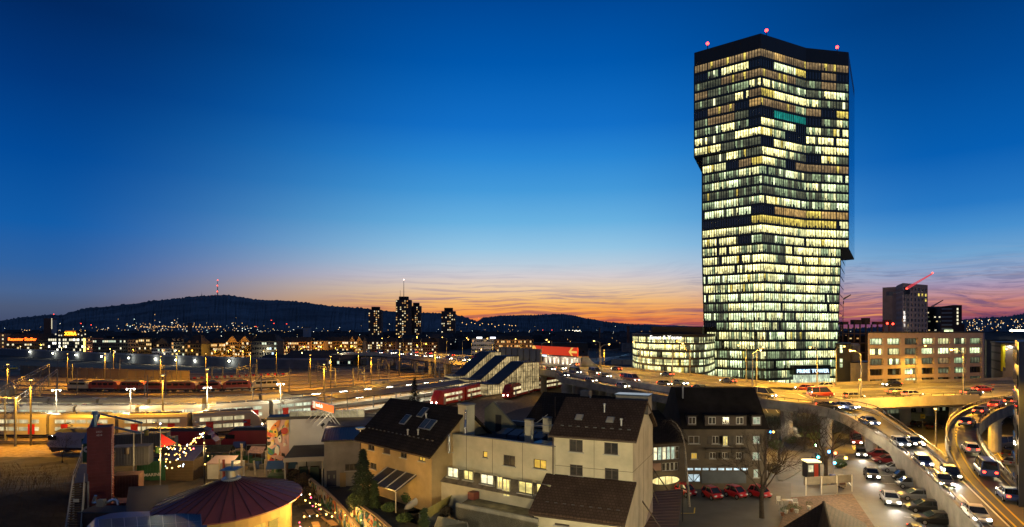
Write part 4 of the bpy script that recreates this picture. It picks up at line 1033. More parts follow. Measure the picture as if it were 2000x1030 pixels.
# ------------------------------------------------ ramps
ramp_c = mat('slip_road_concrete', (.2, .175, .14), .85, (.5, .35), bump=(4, .1))
def ramp(name, label, left, right, zf=None, gap=None):
    A, B = catmull(left, 9), catmull(right, 9)
    n = 60; LA, LB = arclen(A), arclen(B)
    A = [along(A, LA[-1] * i / n, LA)[0] for i in range(n + 1)]; B = [along(B, LB[-1] * i / n, LB)[0] for i in range(n + 1)]
    o = Vector((A[n // 2].x, A[n // 2].y, 0)); t = thing(name, label, 'ramp', o)
    bt = lambda a: -1.3 - max(0, 5.2 - a.z) * 2.4 if a.z < 5.2 else -1.3
    up = lambda pts, z: [p - o + Vector((0, 0, z)) for p in pts]
    m = MB(); m.strip(up(A, .004), up(B, .004)); m.build('road_surface', road_m, t)
    m = MB(); m.loft([[a - o + Vector((0, 0, -.03)), b - o + Vector((0, 0, -.03)), a.lerp(b, .92) - o + Vector((0, 0, bt(a))), a.lerp(b, .08) - o + Vector((0, 0, bt(a)))] for a, b in zip(A, B)]); m.build('deck_beam', ramp_c, t)
    for S, sd in ((A, 1), (B, -1)):
        i0 = 0
        pts = up(S, 0)
        g0, g1 = (gap or {}).get(sd, (0, 1)); pts = pts[int(g0 * n):int(g1 * n) + 1]
        m = MB(); m.sweep(pts, [(-.3, -1.25), (-.3, .55), (0, .55), (0, -1.25)] if sd > 0 else [(0, -1.25), (0, .55), (.3, .55), (.3, -1.25)]); m.build('parapet', ramp_c, t)
        m = MB(); m.sweep(pts, [(-.2, 1.15), (-.2, 1.27), (-.08, 1.27), (-.08, 1.15)] if sd > 0 else [(.08, 1.15), (.08, 1.27), (.2, 1.27), (.2, 1.15)])
        L2 = arclen(pts); s = 0
        while s < L2[-1]:
            p, d = along(pts, s, L2); n_ = Vector((-d.y, d.x, 0)) * (-.14 if sd > 0 else .14); m.tube(p + n_ + Vector((0, 0, .75)), p + n_ + Vector((0, 0, 1.2)), .045, n=4); s += 2.4
        m.build('handrail', dark_m, t)
    return t, A, B, o
r1L = [P(1470, 779, 8), P(1497, 785, 8), P(1600, 799, 7.3), P(1650, 816, 6.3), P(1700, 846, 5), P(1740, 873, 3.8), P(1800, 926, 3.2), P(1850, 977, 3), P(1900, 1032, 2.8), P(1950, 1092, 2.6)]
r1R = [P(1560, 768, 8), P(1600, 784.5, 8), P(1700, 803, 7.2), P(1735, 822, 6.2), P(1770, 846, 5), P(1800, 868, 4), P(1838, 897, 3.4), P(1880, 937, 3.1), P(1950, 1005, 2.9), P(2030, 1082, 2.7)]
# left of travel must be side A: travel towards the camera, so the photograph's right edge is on the travel's left
t1, A1, B1, o1 = ramp('slip_road', 'curved concrete slip road sweeping down towards the lower right corner', r1R, r1L, gap={1: (.1, .62), -1: (.06, 1)})
m = MB()
mid1 = lambda k: [a.lerp(b, k) for a, b in zip(A1, B1)]
for k in (.05, .95): lines(t1, mid1(k), .2, m=m, o=o1, z=.02)
lines(t1, mid1(.5), .18, 4, 4, m=m, o=o1, z=.02); m.build('lane_marking', white_paint, t1)
r2L = [P(2030, 772, 8), P(1960, 785, 8), P(1905, 798, 7.8), P(1862, 820, 7), P(1846, 850, 5.8), P(1855, 885, 4.4), P(1880, 930, 3.4), P(1940, 992, 3), P(2000, 1050, 2.8)]
r2R = [P(2060, 782, 8), P(2000, 792, 8), P(1952, 806, 7.8), P(1919, 830, 7), P(1913, 852, 5.8), P(1926, 885, 4.4), P(1962, 930, 3.4), P(2005, 975, 3), P(2070, 1035, 2.8)]
t2, A2, B2, o2 = ramp('slip_road', 'narrower slip road bending up behind the curved one to the right edge', r2R[::1], r2L[::1], gap={-1: (.12, .66), 1: (0.04, 1)})
mid2 = lambda k: [a.lerp(b, k) for a, b in zip(A2, B2)]
m = MB()
for k in (.06, .94): lines(t2, mid2(k), .2, m=m, o=o2, z=.02)
lines(t2, mid2(.7), .2, m=m, o=o2, z=.02); m.build('lane_marking', yellow_paint, t2)
for S in ([a.lerp(b, .5) for a, b in zip(A1, B1)],):
    for f in (.2, .32):
        p = S[int(f * 60)]; m = MB(); m.lathe([(1.0, 0), (1.0, p.z - 2.4), (1.7, p.z - 1.35)], 14, (p.x - o1.x, p.y - o1.y, 0)); m.build('pier', concrete, t1)
for f in (.16, .3):
    p = A2[int(f * 60)].lerp(B2[int(f * 60)], .5); m = MB(); m.lathe([(1.0, 0), (1.0, p.z - 2.4), (1.7, p.z - 1.35)], 14, (p.x - o2.x, p.y - o2.y, 0)); m.build('pier', concrete, t2)
# lower slip road on the near side
a_ = [p for p in nearL if 1085 < proj(p)[0] < 1440]; n_ = len(a_)
in3 = [p + Vector((0, 0, -.2 - 1.3 * (i / n_))) + (unit[nearL.index(p)] - p) * -.5 for i, p in enumerate(a_)]
out3 = [p + (unit[nearL.index(q)] - q) * (-5.5 * min(1, i / 6)) for i, (p, q) in enumerate(zip(in3, a_))]
t3, A3, B3, o3 = ramp('slip_road', 'lower slip road descending beside the viaduct behind the tiled roofs', in3, out3, gap={1: (.9, 1)})

# ------------------------------------------------ street lamps of the viaduct
def road_lamp(label):
    t = thing('street_lamp', label, 'street lamp')
    m = MB(); m.tube((0, 0, 0), (0, 0, 9.2), .16, .09, 8); m.tube((0, 0, 0), (0, 0, .5), .24, .22, 8); m.build('pole', mast_m, t)
    m = MB(); m.tube((0, 0, 9.2), (1.0, 0, 9.75), .07, n=6); m.tube((1.0, 0, 9.75), (2.4, 0, 10.0), .07, n=6); m.build('arm', mast_m, t)
    m = MB(); m.loft([[(2.2, -.16, 9.95), (2.2, .16, 9.95), (2.2, .16, 10.1), (2.2, -.16, 10.1)], [(3.2, -.13, 10.08), (3.2, .13, 10.08), (3.2, .13, 10.2), (3.2, -.13, 10.2)]]); h_ = m.build('lamp_head', mast_m, t)
    m = MB(); m.ball((2.75, 0, 9.93), .22); m.build('bulb', lamp_sod, h_)
    return proto(t)
def place(pr, used, loc, rz, **k):
    if not used: pr.location = loc; pr.rotation_euler = (0, 0, rz); used.append(pr); return pr
    o = dup(pr, loc, rz, **k); used.append(o); return o
GL = 'street lamps along the viaduct'
pl = road_lamp('sodium street lamp'); tag(pl, group=GL); lampsF = []
lampsN = []
s = 60; i = 0; pl2 = None
def lamp_power(p): return 13500
while s < Lf[-1] - 30:
    j = min(range(len(LL)), key=lambda q: abs(LL[q] - s)); p = nearL[j]; u = (unit[j] - p)
    if p.z > 6:
        far = p + u * (width(j) - .9); rz = math.atan2(-u.y, -u.x)
        place(pl, lampsF, far, rz)
        light('sodium_light', far + Vector((-u.x * 2.7, -u.y * 2.7, 9.6)), SODIUM, lamp_power(p), .2, spot=165, target=far + Vector((-u.x * 6, -u.y * 6, 0)), blend=.6)
    s += 25; i += 1
pn = dup(pl, (0, 0, 0)); KIDS[pn.name] = list(pn.children)
for c in KIDS[pn.name]: KIDS[c.name] = list(c.children)
tag(pn, 'grey street lamp', 'street lamp', 'street lamps along the near edge of the viaduct')
for px in (800, 897, 1055, 1169, 1303, 1475 - 12, 1690, 1884, 1990):
    j = min(range(len(nearL)), key=lambda q: abs(proj(nearL[q])[0] - px)); p = nearL[j]; u = unit[j] - p
    b = p + u * .8; rz = math.atan2(u.y, u.x)
    place(pn, lampsN, b, rz)
    light('sodium_light', b + Vector((u.x * 2.7, u.y * 2.7, 9.6)), SODIUM, lamp_power(p), .2, spot=165, target=b + Vector((u.x * 6, u.y * 6, 0)), blend=.6)
for o in lampsN[5:8]: light('sodium_light', o.matrix_basis @ Vector((2.75, 0, 9.4)), SODIUM, 15000, .2)
number(lampsF, 'orange sodium street lamp on the far edge of the viaduct, {} from the left')
number(lampsN, 'grey street lamp on the near edge of the viaduct, {} from the left')
# slip road lamps; last three added out of view to light the ramps
lampsR = []
pr_ = dup(pn, (0, 0, 0)); KIDS[pr_.name] = list(pr_.children)
for c in KIDS[pr_.name]: KIDS[c.name] = list(c.children)
tag(pr_, 'grey street lamp', 'street lamp', 'street lamps along the slip roads')
for p, tgt, pw in ((P(1677, 784, 8), P(1690, 800, 8), 0), (P(1828, 878, 0), P(1800, 868, 8), 0), (Vector((67.5, 73, 0)), Vector((50, 73, 0)), 22000), (Vector((57.5, 62, 0)), Vector((42, 62, 0)), 22000), (Vector((49, 52, 0)), Vector((36, 52, 0)), 22000)):
    d = Vector((tgt.x - p.x, tgt.y - p.y, 0)).normalized(); o = place(pr_, lampsR, p, math.atan2(d.y, d.x)); o.scale = (1, 1, 1.75 if pw else .45 if p.z else .78)
    if not pw:
        if not p.z: light('sodium_light', p + d * 2 + Vector((0, 0, 12)), SODIUM, 30000, .2)
        continue
    light('sodium_light', p + d * 2.8 + Vector((0, 0, 17.2)), SODIUM, pw, .2, spot=170, target=p + d * 6, blend=.6)
number(lampsR, 'tall grey street lamp beside the slip roads, {} from the left')

# ------------------------------------------------ cars
def car(name, label, paint, L=4.3, Wd=1.78, Ht=1.46, kind='hatch', lights=None, cat='car'):
    t = thing(name, label, cat)
    hw = Wd / 2; b = MB(); g0 = .22
    st_ = [(-L / 2, .45, .78, .80), (-L / 2 + .25, .28, .92, .95), (-L * .2, .22, .96, 1.0), (L * .15, .22, .93, 1.0), (L * .36, .24, .84, .97), (L / 2 - .12, .3, .70, .88), (L / 2, .42, .58, .74)]
    if kind == 'van': st_ = [(-L / 2, .4, 1.0, .96), (-L / 2 + .1, .25, 1.1, 1), (L * .3, .22, 1.1, 1), (L / 2 - .15, .25, .95, .95), (L / 2, .4, .7, .85)]
    rings = []
    for x, zb, zt, k in st_:
        w = hw * k; rings.append([(x, -w * .9, zb), (x, -w, zb + .15), (x, -w, zt - .15), (x, -w * .88, zt), (x, w * .88, zt), (x, w, zt - .15), (x, w, zb + .15), (x, w * .9, zb)])
    b.loft(rings); b.build('body', paint, t, smooth=False)
    # glasshouse and roof
    if kind == 'smart': c0, c1, r0, r1 = -L * .47, L * .36, -L * .36, L * .12
    elif kind == 'van': c0, c1, r0, r1 = -L * .48, L * .40, -L * .47, L * .2
    elif kind == 'saloon': c0, c1, r0, r1 = -L * .38, L * .24, -L * .2, L * .05
    else: c0, c1, r0, r1 = -L * .46, L * .27, -L * .38, L * .06
    zb = .9 if kind != 'van' else 1.05; w0, w1 = hw * .9, hw * .72
    gl = MB(); gl.loft([[(c0, -w0, zb), (c1, -w0, zb), (c1, w0, zb), (c0, w0, zb)], [(r0, -w1, Ht - .05), (r1, -w1, Ht - .05), (r1, w1, Ht - .05), (r0, w1, Ht - .05)]]); gl.build('windows', glass_dark, t)
    rf = MB(); rf.loft([[(r0 - .05, -w1 * 1.03, Ht - .07), (r1 + .08, -w1 * 1.03, Ht - .07), (r1 + .08, w1 * 1.03, Ht - .07), (r0 - .05, w1 * 1.03, Ht - .07)], [(r0 + .1, -w1 * .85, Ht), (r1 - .1, -w1 * .85, Ht), (r1 - .1, w1 * .85, Ht), (r0 + .1, w1 * .85, Ht)]])
    for sx in (-1, 1):
        rf.tube((c1, sx * w0, zb), (r1, sx * w1, Ht - .04), .045, n=4); rf.tube((c0, sx * w0, zb), (r0, sx * w1, Ht - .04), .06, n=4); rf.tube((c0 * .3, sx * w0 * 1.0, zb), (c0 * .3, sx * w1, Ht - .04), .045, n=4)
    rf.build('roof', paint, t)
    for x in (-L * .31, L * .31):
        for y in (-hw * .92, hw * .92):
            m = MB(); m.tube((x, y - .1, .32), (x, y + .1, .32), .32, n=12); wq = m.build('wheel', mat('tyre', (.012, .012, .012), .9), t)
            m = MB(); m.tube((x, y - .11, .32), (x, y + .11, .32), .19, n=10); m.build('rim', mat('alloy', (.5, .5, .5), .3, metal=.8), wq)
    hl, tl = lights or (mat('lens_clear', (.5, .5, .5), .1), mat('lens_red', (.25, .01, .01), .2))
    for y in (-hw * .62, hw * .62):
        m = MB(); m.cbox((L / 2 - .06, y, .63), .2, .34, .17); m.build('headlight', hl, t)
        m = MB(); m.cbox((-L / 2 + .03, y, .8), .14, .3, .2); m.build('tail_light', tl, t)
    return proto(t)
HL = emis('headlight_on', (1, .93, .75), 30, 'NONE'); TL = emis('tail_light_on', (1, .04, .015), 12, 'NONE')
PAINT = {n: mat('car_paint_' + n, c, .3, spec=.6) for n, c in dict(red=(.38, .012, .015), black=(.012, .012, .014), silver=(.4, .4, .42), white=(.7, .7, .7), blue=(.03, .06, .2), grey=(.12, .12, .13), darkred=(.16, .01, .015), yellow=(.8, .55, .02)).items()}
CP = {}
def get_car(colr, kind, on):
    k = (colr, kind, on)
    if k not in CP:
        LW = dict(hatch=(4.2, 1.76, 1.47), saloon=(4.6, 1.8, 1.42), van=(5.2, 2.0, 2.2), smart=(2.7, 1.6, 1.55))[kind]
        CP[k] = [car('van' if kind == 'van' else 'car', 'x', PAINT[colr], *LW, kind, (HL, TL) if on else None, 'van' if kind == 'van' else 'car'), []]
    return CP[k]
def put_car(colr, kind, loc, heading, on, label, group):
    p, used = get_car(colr, kind, on); o = place(p, used, loc, heading)
    o['label'] = label; o['group'] = group; return o
CN = dict(red='red', black='black', silver='silver', white='white', blue='dark blue', grey='grey', darkred='dark red', yellow='yellow')
KN = dict(hatch='hatchback', saloon='saloon car', van='van', smart='small city car')
traffic = []
def traffic_on(path, s0, s1, step, fwd, where, seed, beam=True, every=1):
    rn = random.Random(seed); L2 = arclen(path); s = s0; res = []; q = 0
    while s < s1:
        p, d = along(path, s, L2); d = d if fwd else -d
        cn = rn.choice(['black', 'silver', 'grey', 'black', 'blue', 'grey', 'blue', 'darkred']); kd = rn.choice(['hatch', 'hatch', 'saloon', 'saloon', 'van'])
        o = put_car(cn, kd, p + Vector((0, 0, .03)), math.atan2(d.y, d.x), True, '', where[1]); o['_k'] = 0; del o['_k']
        res.append((o, cn, kd))
        if beam and q % every == 0:
            h_ = p + d * 2.3 + Vector((0, 0, .75)); light('headlight_beam', h_, (1, .92, .75), 900, .08, spot=75, target=h_ + d * 14 + Vector((0, 0, -.9)), blend=.8)
        s += step * rn.uniform(.75, 1.3); q += 1
    res.sort(key=lambda r: proj(r[0].matrix_basis.translation)[0])
    for i, (o, cn, kd) in enumerate(res): o['label'] = f"{CN[cn]} {KN[kd]} {where[0]}, {nth(i)} from the left"
N0 = 55; N1 = LL[-1] - 40
traffic_on(lane(.14), N0, N1, 15, True, ('in the near viaduct lane', 'cars driving on the viaduct'), 1, every=2)
traffic_on(lane(.29), N0 + 6, N1, 19, True, ('in the middle viaduct lane', 'cars driving on the viaduct'), 2, every=2)
traffic_on(lane(.77), N0 + 30, N1, 24, False, ('in the far viaduct lane', 'cars driving on the viaduct'), 3, beam=False)
L1 = arclen(mid1(.3))[-1]
traffic_on(mid1(.72), 16, L1 - 14, 12, True, ('coming down the curved slip road, outer lane', 'cars on the slip roads'), 4)
traffic_on(mid1(.3), 20, L1 - 14, 16, True, ('coming down the curved slip road, inner lane', 'cars on the slip roads'), 5)
L2_ = arclen(mid2(.4))[-1]
traffic_on(mid2(.42), 8, L2_ - 8, 10, False, ('climbing the narrow slip road', 'cars on the slip roads'), 6, beam=False)
traffic_on([p.lerp(q, .5) for p, q in zip(A3, B3)], 10, 50, 14, True, ('on the lower slip road behind the roofs', 'cars on the slip roads'), 8)
sp_ = catmull([P(1655, 845), P(1672, 866), P(1690, 912), P(1725, 965), P(1770, 1020), P(1800, 1060)], 8)
traffic_on(sp_, 14, arclen(sp_)[-1], 14, True, ('driving in the street below the slip road', 'cars in the street below the slip road'), 9)
# parked cars
park = [((1690, 880), 'black', 'hatch'), ((1706, 894), 'darkred', 'hatch'), ((1727, 905), 'darkred', 'saloon'), ((1740, 922), 'silver', 'hatch'), ((1754, 939), 'black', 'smart'), ((1764, 953), 'grey', 'smart'), ((1781, 977), 'grey', 'hatch'), ((1797, 1000), 'black', 'hatch'), ((1818, 1024), 'black', 'saloon')]
for i, ((px, py), cn, kd) in enumerate(park):
    put_car(cn, kd, P(px, py) + Vector((.6, 0, .02)), R(165), False, f'{CN[cn]} {KN[kd]} parked under the slip road, {nth(i)} from the far end', 'cars parked below the slip road')
for px, py, cn, kd, h_, lb in ((1798, 834, 'black', 'hatch', 10, 'dark estate car parked behind the round pier under the viaduct'), (1826, 838, 'black', 'saloon', 30, 'black car parked beside the tall lamp between the slip roads'), (1940, 830, 'black', 'saloon', 15, 'black car in the car park nearest to the bend of the narrow slip road'),
                               (1958, 818, 'black', 'hatch', 15, 'black car farther back in the car park under the narrow slip road'), (1978, 894, 'black', 'hatch', 25, 'black hatchback on the yellow-lined lot right of the slip road'), (1982, 910, 'grey', 'saloon', 25, 'grey saloon in the front row of the yellow-lined lot')):
    put_car(cn, kd, P(px, py) + Vector((0, 0, .02)), R(h_), False, lb, 'cars in the car park')
o = put_car('grey', 'van', P(1966, 874) + Vector((0, 0, .02)), R(15), False, 'tall off-road car with a loaded roof rack on the yellow-lined lot', 'cars in the car park')
for px, py, h_, lb in ((1339, 968, -60, 'small red city car mostly hidden behind the birch trunk'), (1391, 974, -70, 'small red and white city car parked in front of the shop window'), (1437, 972, -60, 'red city car parked second from the shop window'), (1484, 972, -60, 'red city car behind the bare courtyard tree')):
    o = put_car('red', 'smart', P(px, py) + Vector((0, 0, .03)), R(h_), False, lb, 'red cars in the courtyard')
for px, py, h_, lb in ((1968, 742, 200, 'yellow delivery van in front of the advertising wall, left one'), (1985, 741, 200, 'yellow delivery van in front of the advertising wall, right one'), (1927, 744, 30, 'yellow delivery van at the corner of the grey warehouse')):
    put_car('yellow', 'van', Q(px, 172, 0) + Vector((0, 0, 2.6 if 0 else .02)), R(h_), False, lb, 'yellow delivery vans')

# ------------------------------------------------ billboard and bus shelter on the far side
fb2 = Frame(Q(1040, 268), Q(1128, 238), 8.0)
k_ = thing('billboard', 'long red-orange billboard with yellow arrow marks above the tram stop kiosk', 'billboard', fb2.o, fb2.rz)
u0, u1 = 0, fb2.len; za, zb_ = 4.2, 9.0
def bz(u, top): 
    px = 1040 + 88 * u / u1; D = 268 - 30 * u / u1
    py = (675 + 4.5 * u / u1) if top else (690.5 + 7 * u / u1)
    return ZY(py, D) - 8
m = MB(); m.extrude([(u0, 0, bz(u0, 0)), (u1, 0, bz(u1, 0)), (u1, 0, bz(u1, 1)), (u0, 0, bz(u0, 1))], (0, .4, 0)); m.build('panel', emis('billboard_red', (.80, .035, .006), .62, 'NONE'), k_)
def strip2(pts, mt, nm):
    m = MB(); m.poly([(u1 * a, -.03, bz(u1 * a, 0) + (bz(u1 * a, 1) - bz(u1 * a, 0)) * b) for a, b in pts]); m.build(nm, mt, k_)
ya = emis('billboard_yellow_light', (1, .62, .12), .8, 'NONE')
strip2([(.99, .62), (.99, .38), (.87, .38), (.92, .02), (.88, .02), (.82, .5), (.88, .98), (.92, .98), (.87, .62)], ya, 'arrow')
strip2([(0, .3), (0, .98), (.06, .98), (.13, .3), (.10, .3), (.045, .75), (.045, .3)], ya, 'arrow')
m = MB()
for f in (.05, .3, .6, .95): m.tube((u1 * f, .6, 0), (u1 * f, .6, bz(u1 * f, 1)), .12)
m.build('posts', dark_m, k_)
kb = thing('kiosk', 'low bright tram stop kiosk under the red billboard with lit doorways', 'kiosk', fb2.world(8, .8, 0), fb2.rz)
kl = u1 - 7
m = MB(); hs = [(1 + i * 3.2, 2.6 + i * 3.2, .2, 2.6) for i in range(int(kl / 3.4))]
wall_grid(m, 0, kl, 0, 3.4, hs, .3); m.build('wall', mat('kiosk_panel', (.42, .34, .27), .7, (.6, .2)), kb)
m = MB(); m.box(-1, kl + 1, -2.2, 3, 3.4, 3.8); m.build('canopy', mat('kiosk_canopy', (.14, .1, .08), .8), kb)
for a, b, c, d in hs:
    m = MB(); m.box(a, b, .25, .3, c, d); m.build('doorway', room('shop_light', (1, .88, .62), 1.9, 1.5, 1.0, .8), kb)
m = MB(); m.box(2, 6, -2.3, -2.2, 3.1, 3.6); m.build('sign', emis('blue_white_sign', (.6, .8, 1), 2.5, 'NONE'), kb)
for q in range(4): light('kiosk_lamp', kb.matrix_basis @ Vector((3 + q * kl / 4, -1.6, 3.0)), WHITE, 320, .3)
gs = thing('stair_wall', 'green glazed stair wall with a sloping top at the end of the kiosk', 'stair enclosure', fb2.world(u1 + 1.5, 1, 0), fb2.rz)
m = MB(); m.extrude([(0, 0, 0), (11, 0, -3), (11, 0, -.5), (4, 0, 3.6), (0, 0, 3.6)], (0, .3, 0)); m.build('glass_wall', mat('green_glass', (.12, .14, .09), .2, (.5, .3)), gs)
m = MB(); m.tube((4, .1, 3.7), (11, .1, -.4), .1); m.tube((0, .1, 3.7), (4, .1, 3.7), .1); m.build('top_rail', dark_m, gs)
fr3 = Frame(Q(974, 238), Q(1056, 212), 8.0)
bb = thing('billboard', 'grey back of a billboard on struts above the glazed stair halls', 'billboard', fr3.o, fr3.rz)
m = MB(); zt_ = ZY(680, 225) - 8; m.box(0, fr3.len, 0, .3, zt_ - 4.6, zt_); m.build('panel', mat('billboard_back', (.13, .14, .16), .7), bb)
m = MB()
for k in range(7):
    x = fr3.len * (k + .4) / 7; m.tube((x, -.3, -2), (x, -.3, zt_), .12, n=4); m.tube((x, -.3, zt_ - 3.5), (x, -2.2, zt_ - 6), .08, n=4)
m.build('struts', dark_m, bb)
# ================================================================== the rail yard
yd = MB(); yd.poly([P(-700, 880), P(-300, 905), P(100, 893), P(520, 893), P(800, 880), P(1010, 800), P(1190, 762), P(1130, 722), P(900, 705), P(500, 716), P(0, 705), P(-700, 700)])
tag(yd.build('rail_bed', ballast, loc=(0, 0, .0)), kind='structure')
def tpath(s, x0=-500, x1=1230):
    yL, yM, yR = 866 - s * 146, 862 - s * 135, 786 - s * 72
    pts = []
    for px in (-500, -250, 0, 200, 400, 600, 800, 950, 1080, 1230):
        if px <= 400: t = (px - 0) / 400; y = yL + (yM - yL) * t + (.06 * (yM - 700)) * (t * (1 - t)) * 2 * .5
        else: t = (px - 400) / 500; y = yM + (yR - yM) * t + (yM - 690) * .12 * (t * (1 - t)) * 2
        if px < 0: y = yL - (yM - yL) * .3 * (-px / 400)
        y = max(y, 664 + 40 * (px < 1000))
        pts.append(P(px, y))
    return catmull(pts, 7)
TRK = [0.0, .085, .16, .235, .32, .40, .47, .53, .59, .65, .71, .77, .83, .90, .97]
tracks = {}
sleeper = mat('sleeper', (.05, .038, .03), .95)
for s in TRK:
    p = tpath(s); tracks[s] = p
    m = MB()
    for w in (-.75, .75):
        q = offset(p, w); m.sweep(q, [(-.09, .12), (-.09, .30), (.09, .30), (.09, .12)])
    m.m = 2; zb = Vector((0, 0, .06)); m.strip([a + zb for a in offset(p, -1.45)], [a + zb for a in offset(p, 1.45)])
    m.m = 1; L2 = arclen(p); d_ = 6.0
    while d_ < L2[-1] - 4:
        (a, u) = along(p, d_, L2); n_ = Vector((-u.y, u.x, 0)) * 1.3; w_ = u * .14
        if 0 < a.y < 330: m.quad(a - n_ - w_ + Vector((0, 0, .115)), a + n_ - w_ + Vector((0, 0, .115)), a + n_ + w_ + Vector((0, 0, .115)), a - n_ + w_ + Vector((0, 0, .115)))
        d_ += 1.3 if s < .6 else 2.6
    tag(m.build('railway_track', [steel, sleeper, mat('oiled_ballast', (.022, .015, .01), .95, (.8, .6), bump=(5, .5))]), kind='structure')
# crossovers between tracks
for sa, sb, f in ((.53, .65, .3), (.59, .71, .5), (.65, .77, .62), (.47, .59, .7), (.77, .90, .45), (.40, .53, .1)):
    A, B = tracks[sa], tracks[sb]; LA = arclen(A); a, u = along(A, LA[-1] * f, LA); LB = arclen(B); b, v = along(B, min(LB[-1] - 1, LB[-1] * f + 60), LB)
    c = catmull([a, a + u * 18 + (b - a) * .02, b - v * 18, b], 8); m = MB()
    for w in (-.75, .75): m.sweep(offset(c, w), [(-.06, .12), (-.06, .28), (.06, .28), (.06, .12)])
    tag(m.build('railway_track', steel), kind='structure')

# ------------------------------------------------ trains
cream = mat('train_cream', (.38, .34, .25), .35); tr_red = mat('train_red', (.42, .018, .015), .4, (.6, .15)); tr_dark = mat('train_dark', (.02, .02, .022), .6)
tr_grey = mat('train_roof_grey', (.12, .115, .11), .6, (.5, .3)); white_tr = mat('train_white', (.42, .4, .35), .35)
carlit = room('train_window_lit', (1, .84, .46), .85, .5, .2, .5); carlit2 = room('train_window_cool', (.92, 1, .7), .8, .5, .2, .5)
def coach(t, p, q, body, Ht=4.6, deck2=True, lit=carlit, first=0, last=0, stripe=None):
    """one coach of a train from p to q along its track"""
    d = (q - p); Lc = d.length; d.normalize(); rz = math.atan2(d.y, d.x)
    c = (p + q) / 2 - t.matrix_basis.translation
    o = bpy.data.objects.new('coach', None); col.objects.link(o)
    hl = Lc / 2; nose0 = 2.2 if first else .0; nose1 = 2.2 if last else .0
    def ring(x, k=1.0, zt=Ht, zb=.45): w = 1.42 * k; return [(x, -w, zb), (x, -w, zt - .7), (x, -w * .82, zt - .15), (x, -w * .4, zt), (x, w * .4, zt), (x, w * .82, zt - .15), (x, w, zt - .7), (x, w, zb)]
    rings = []
    if first: rings += [ring(-hl, .8, 2.0, .5), ring(-hl + .5, .9, 3.0), ring(-hl + 2.2, 1, Ht)]
    else: rings += [ring(-hl)]
    if last: rings += [ring(hl - 2.2, 1, Ht), ring(hl - .5, .9, 3.0), ring(hl, .8, 2.0, .5)]
    else: rings += [ring(hl)]
    m = MB(); m.loft(rings); ob = m.build('coach', body, t, loc=c, rot=(0, 0, rz)); bpy.data.objects.remove(o)
    e = Lc / 2 - 1.2
    for sd in (-1, 1):
        for z0, z1 in (((1.25, 2.0), (2.75, 3.5)) if deck2 else ((1.9, 2.8),)):
            m = MB(); x = -e + nose0
            while x < e - nose1 - .5:
                x2 = min(x + 1.9, e - nose1); y = sd * 1.45; m.box(x, x2, y - .02, y + .02, z0, z1); x = x2 + .28
            m.build('window_row', lit, ob)
        m = MB()
        for x in (-Lc * .27, Lc * .27): m.box(x - .7, x + .7, sd * 1.46 - .02, sd * 1.46 + .02, .55, 2.6)
        m.build('door', stripe or tr_red, ob)
    m = MB(); m.box(-hl + 1, hl - 1, -1.1, 1.1, .15, .5)
    for x in (-hl + 3, hl - 3):
        for xx in (x - 1.1, x + 1.1): m.tube((xx, -.9, .55), (xx, .9, .55), .4, n=10)
    m.build('bogie', tr_dark, ob)
    m = MB()
    for x in (-hl * .5, 0, hl * .5): m.box(x - 1.5, x + 1.5, -.7, .7, Ht - .05, Ht + .25)
    m.build('roof_unit', tr_grey, ob)
    for f, x in ((first, -hl), (last, hl)):
        if f:
            for y in (-.75, .75): m = MB(); m.ball((x, y, 1.3), .2); m.build('headlight', HL, ob)
    return ob
def train(label, s, px0, px1, n, body, **k):
    p = tracks[s] if s in tracks else tpath(s); L2 = arclen(p)
    i0 = min(range(len(p)), key=lambda i: abs(proj(p[i])[0] - px0)); i1 = min(range(len(p)), key=lambda i: abs(proj(p[i])[0] - px1))
    a0, a1 = L2[i0], L2[i1]; st_ = (a1 - a0) / n
    t = thing('train', label, 'train', along(p, a0, L2)[0])
    up = Vector((0, 0, .3))
    for i in range(n): coach(t, along(p, a0 + i * st_ + .3, L2)[0] + up, along(p, a0 + (i + 1) * st_ - .3, L2)[0] + up, body, first=i == 0, last=i == n - 1, **k)
    return t
train('long cream double-deck train on the nearest through track, lit inside', .085, -420, 505, 7, cream)
train('cream double-deck commuter train with pale lit windows on the middle track', .235, -330, 640, 8, white_tr, lit=carlit2)
train('pale commuter train farthest of the three long trains', .40, -300, 600, 9, cream, deck2=False, Ht=4.0)
train('red and white commuter train at the platform below the glazed stair hall', .0, 850, 985, 3, tr_red, deck2=True, stripe=white_tr)
# red train seen beyond the houses
pp = catmull([P(985, 783), P(1040, 768), P(1100, 757), P(1160, 752)], 8); LQ = arclen(pp)
t = thing('train', 'red commuter train with white doors standing between the round viaduct piers', 'train', pp[0])
for i in range(3): coach(t, along(pp, i * 24 + 1, LQ)[0] + Vector((0, 0, .3)), along(pp, i * 24 + 23, LQ)[0] + Vector((0, 0, .3)), tr_red, first=i == 0, last=i == 2, deck2=True, stripe=white_tr)

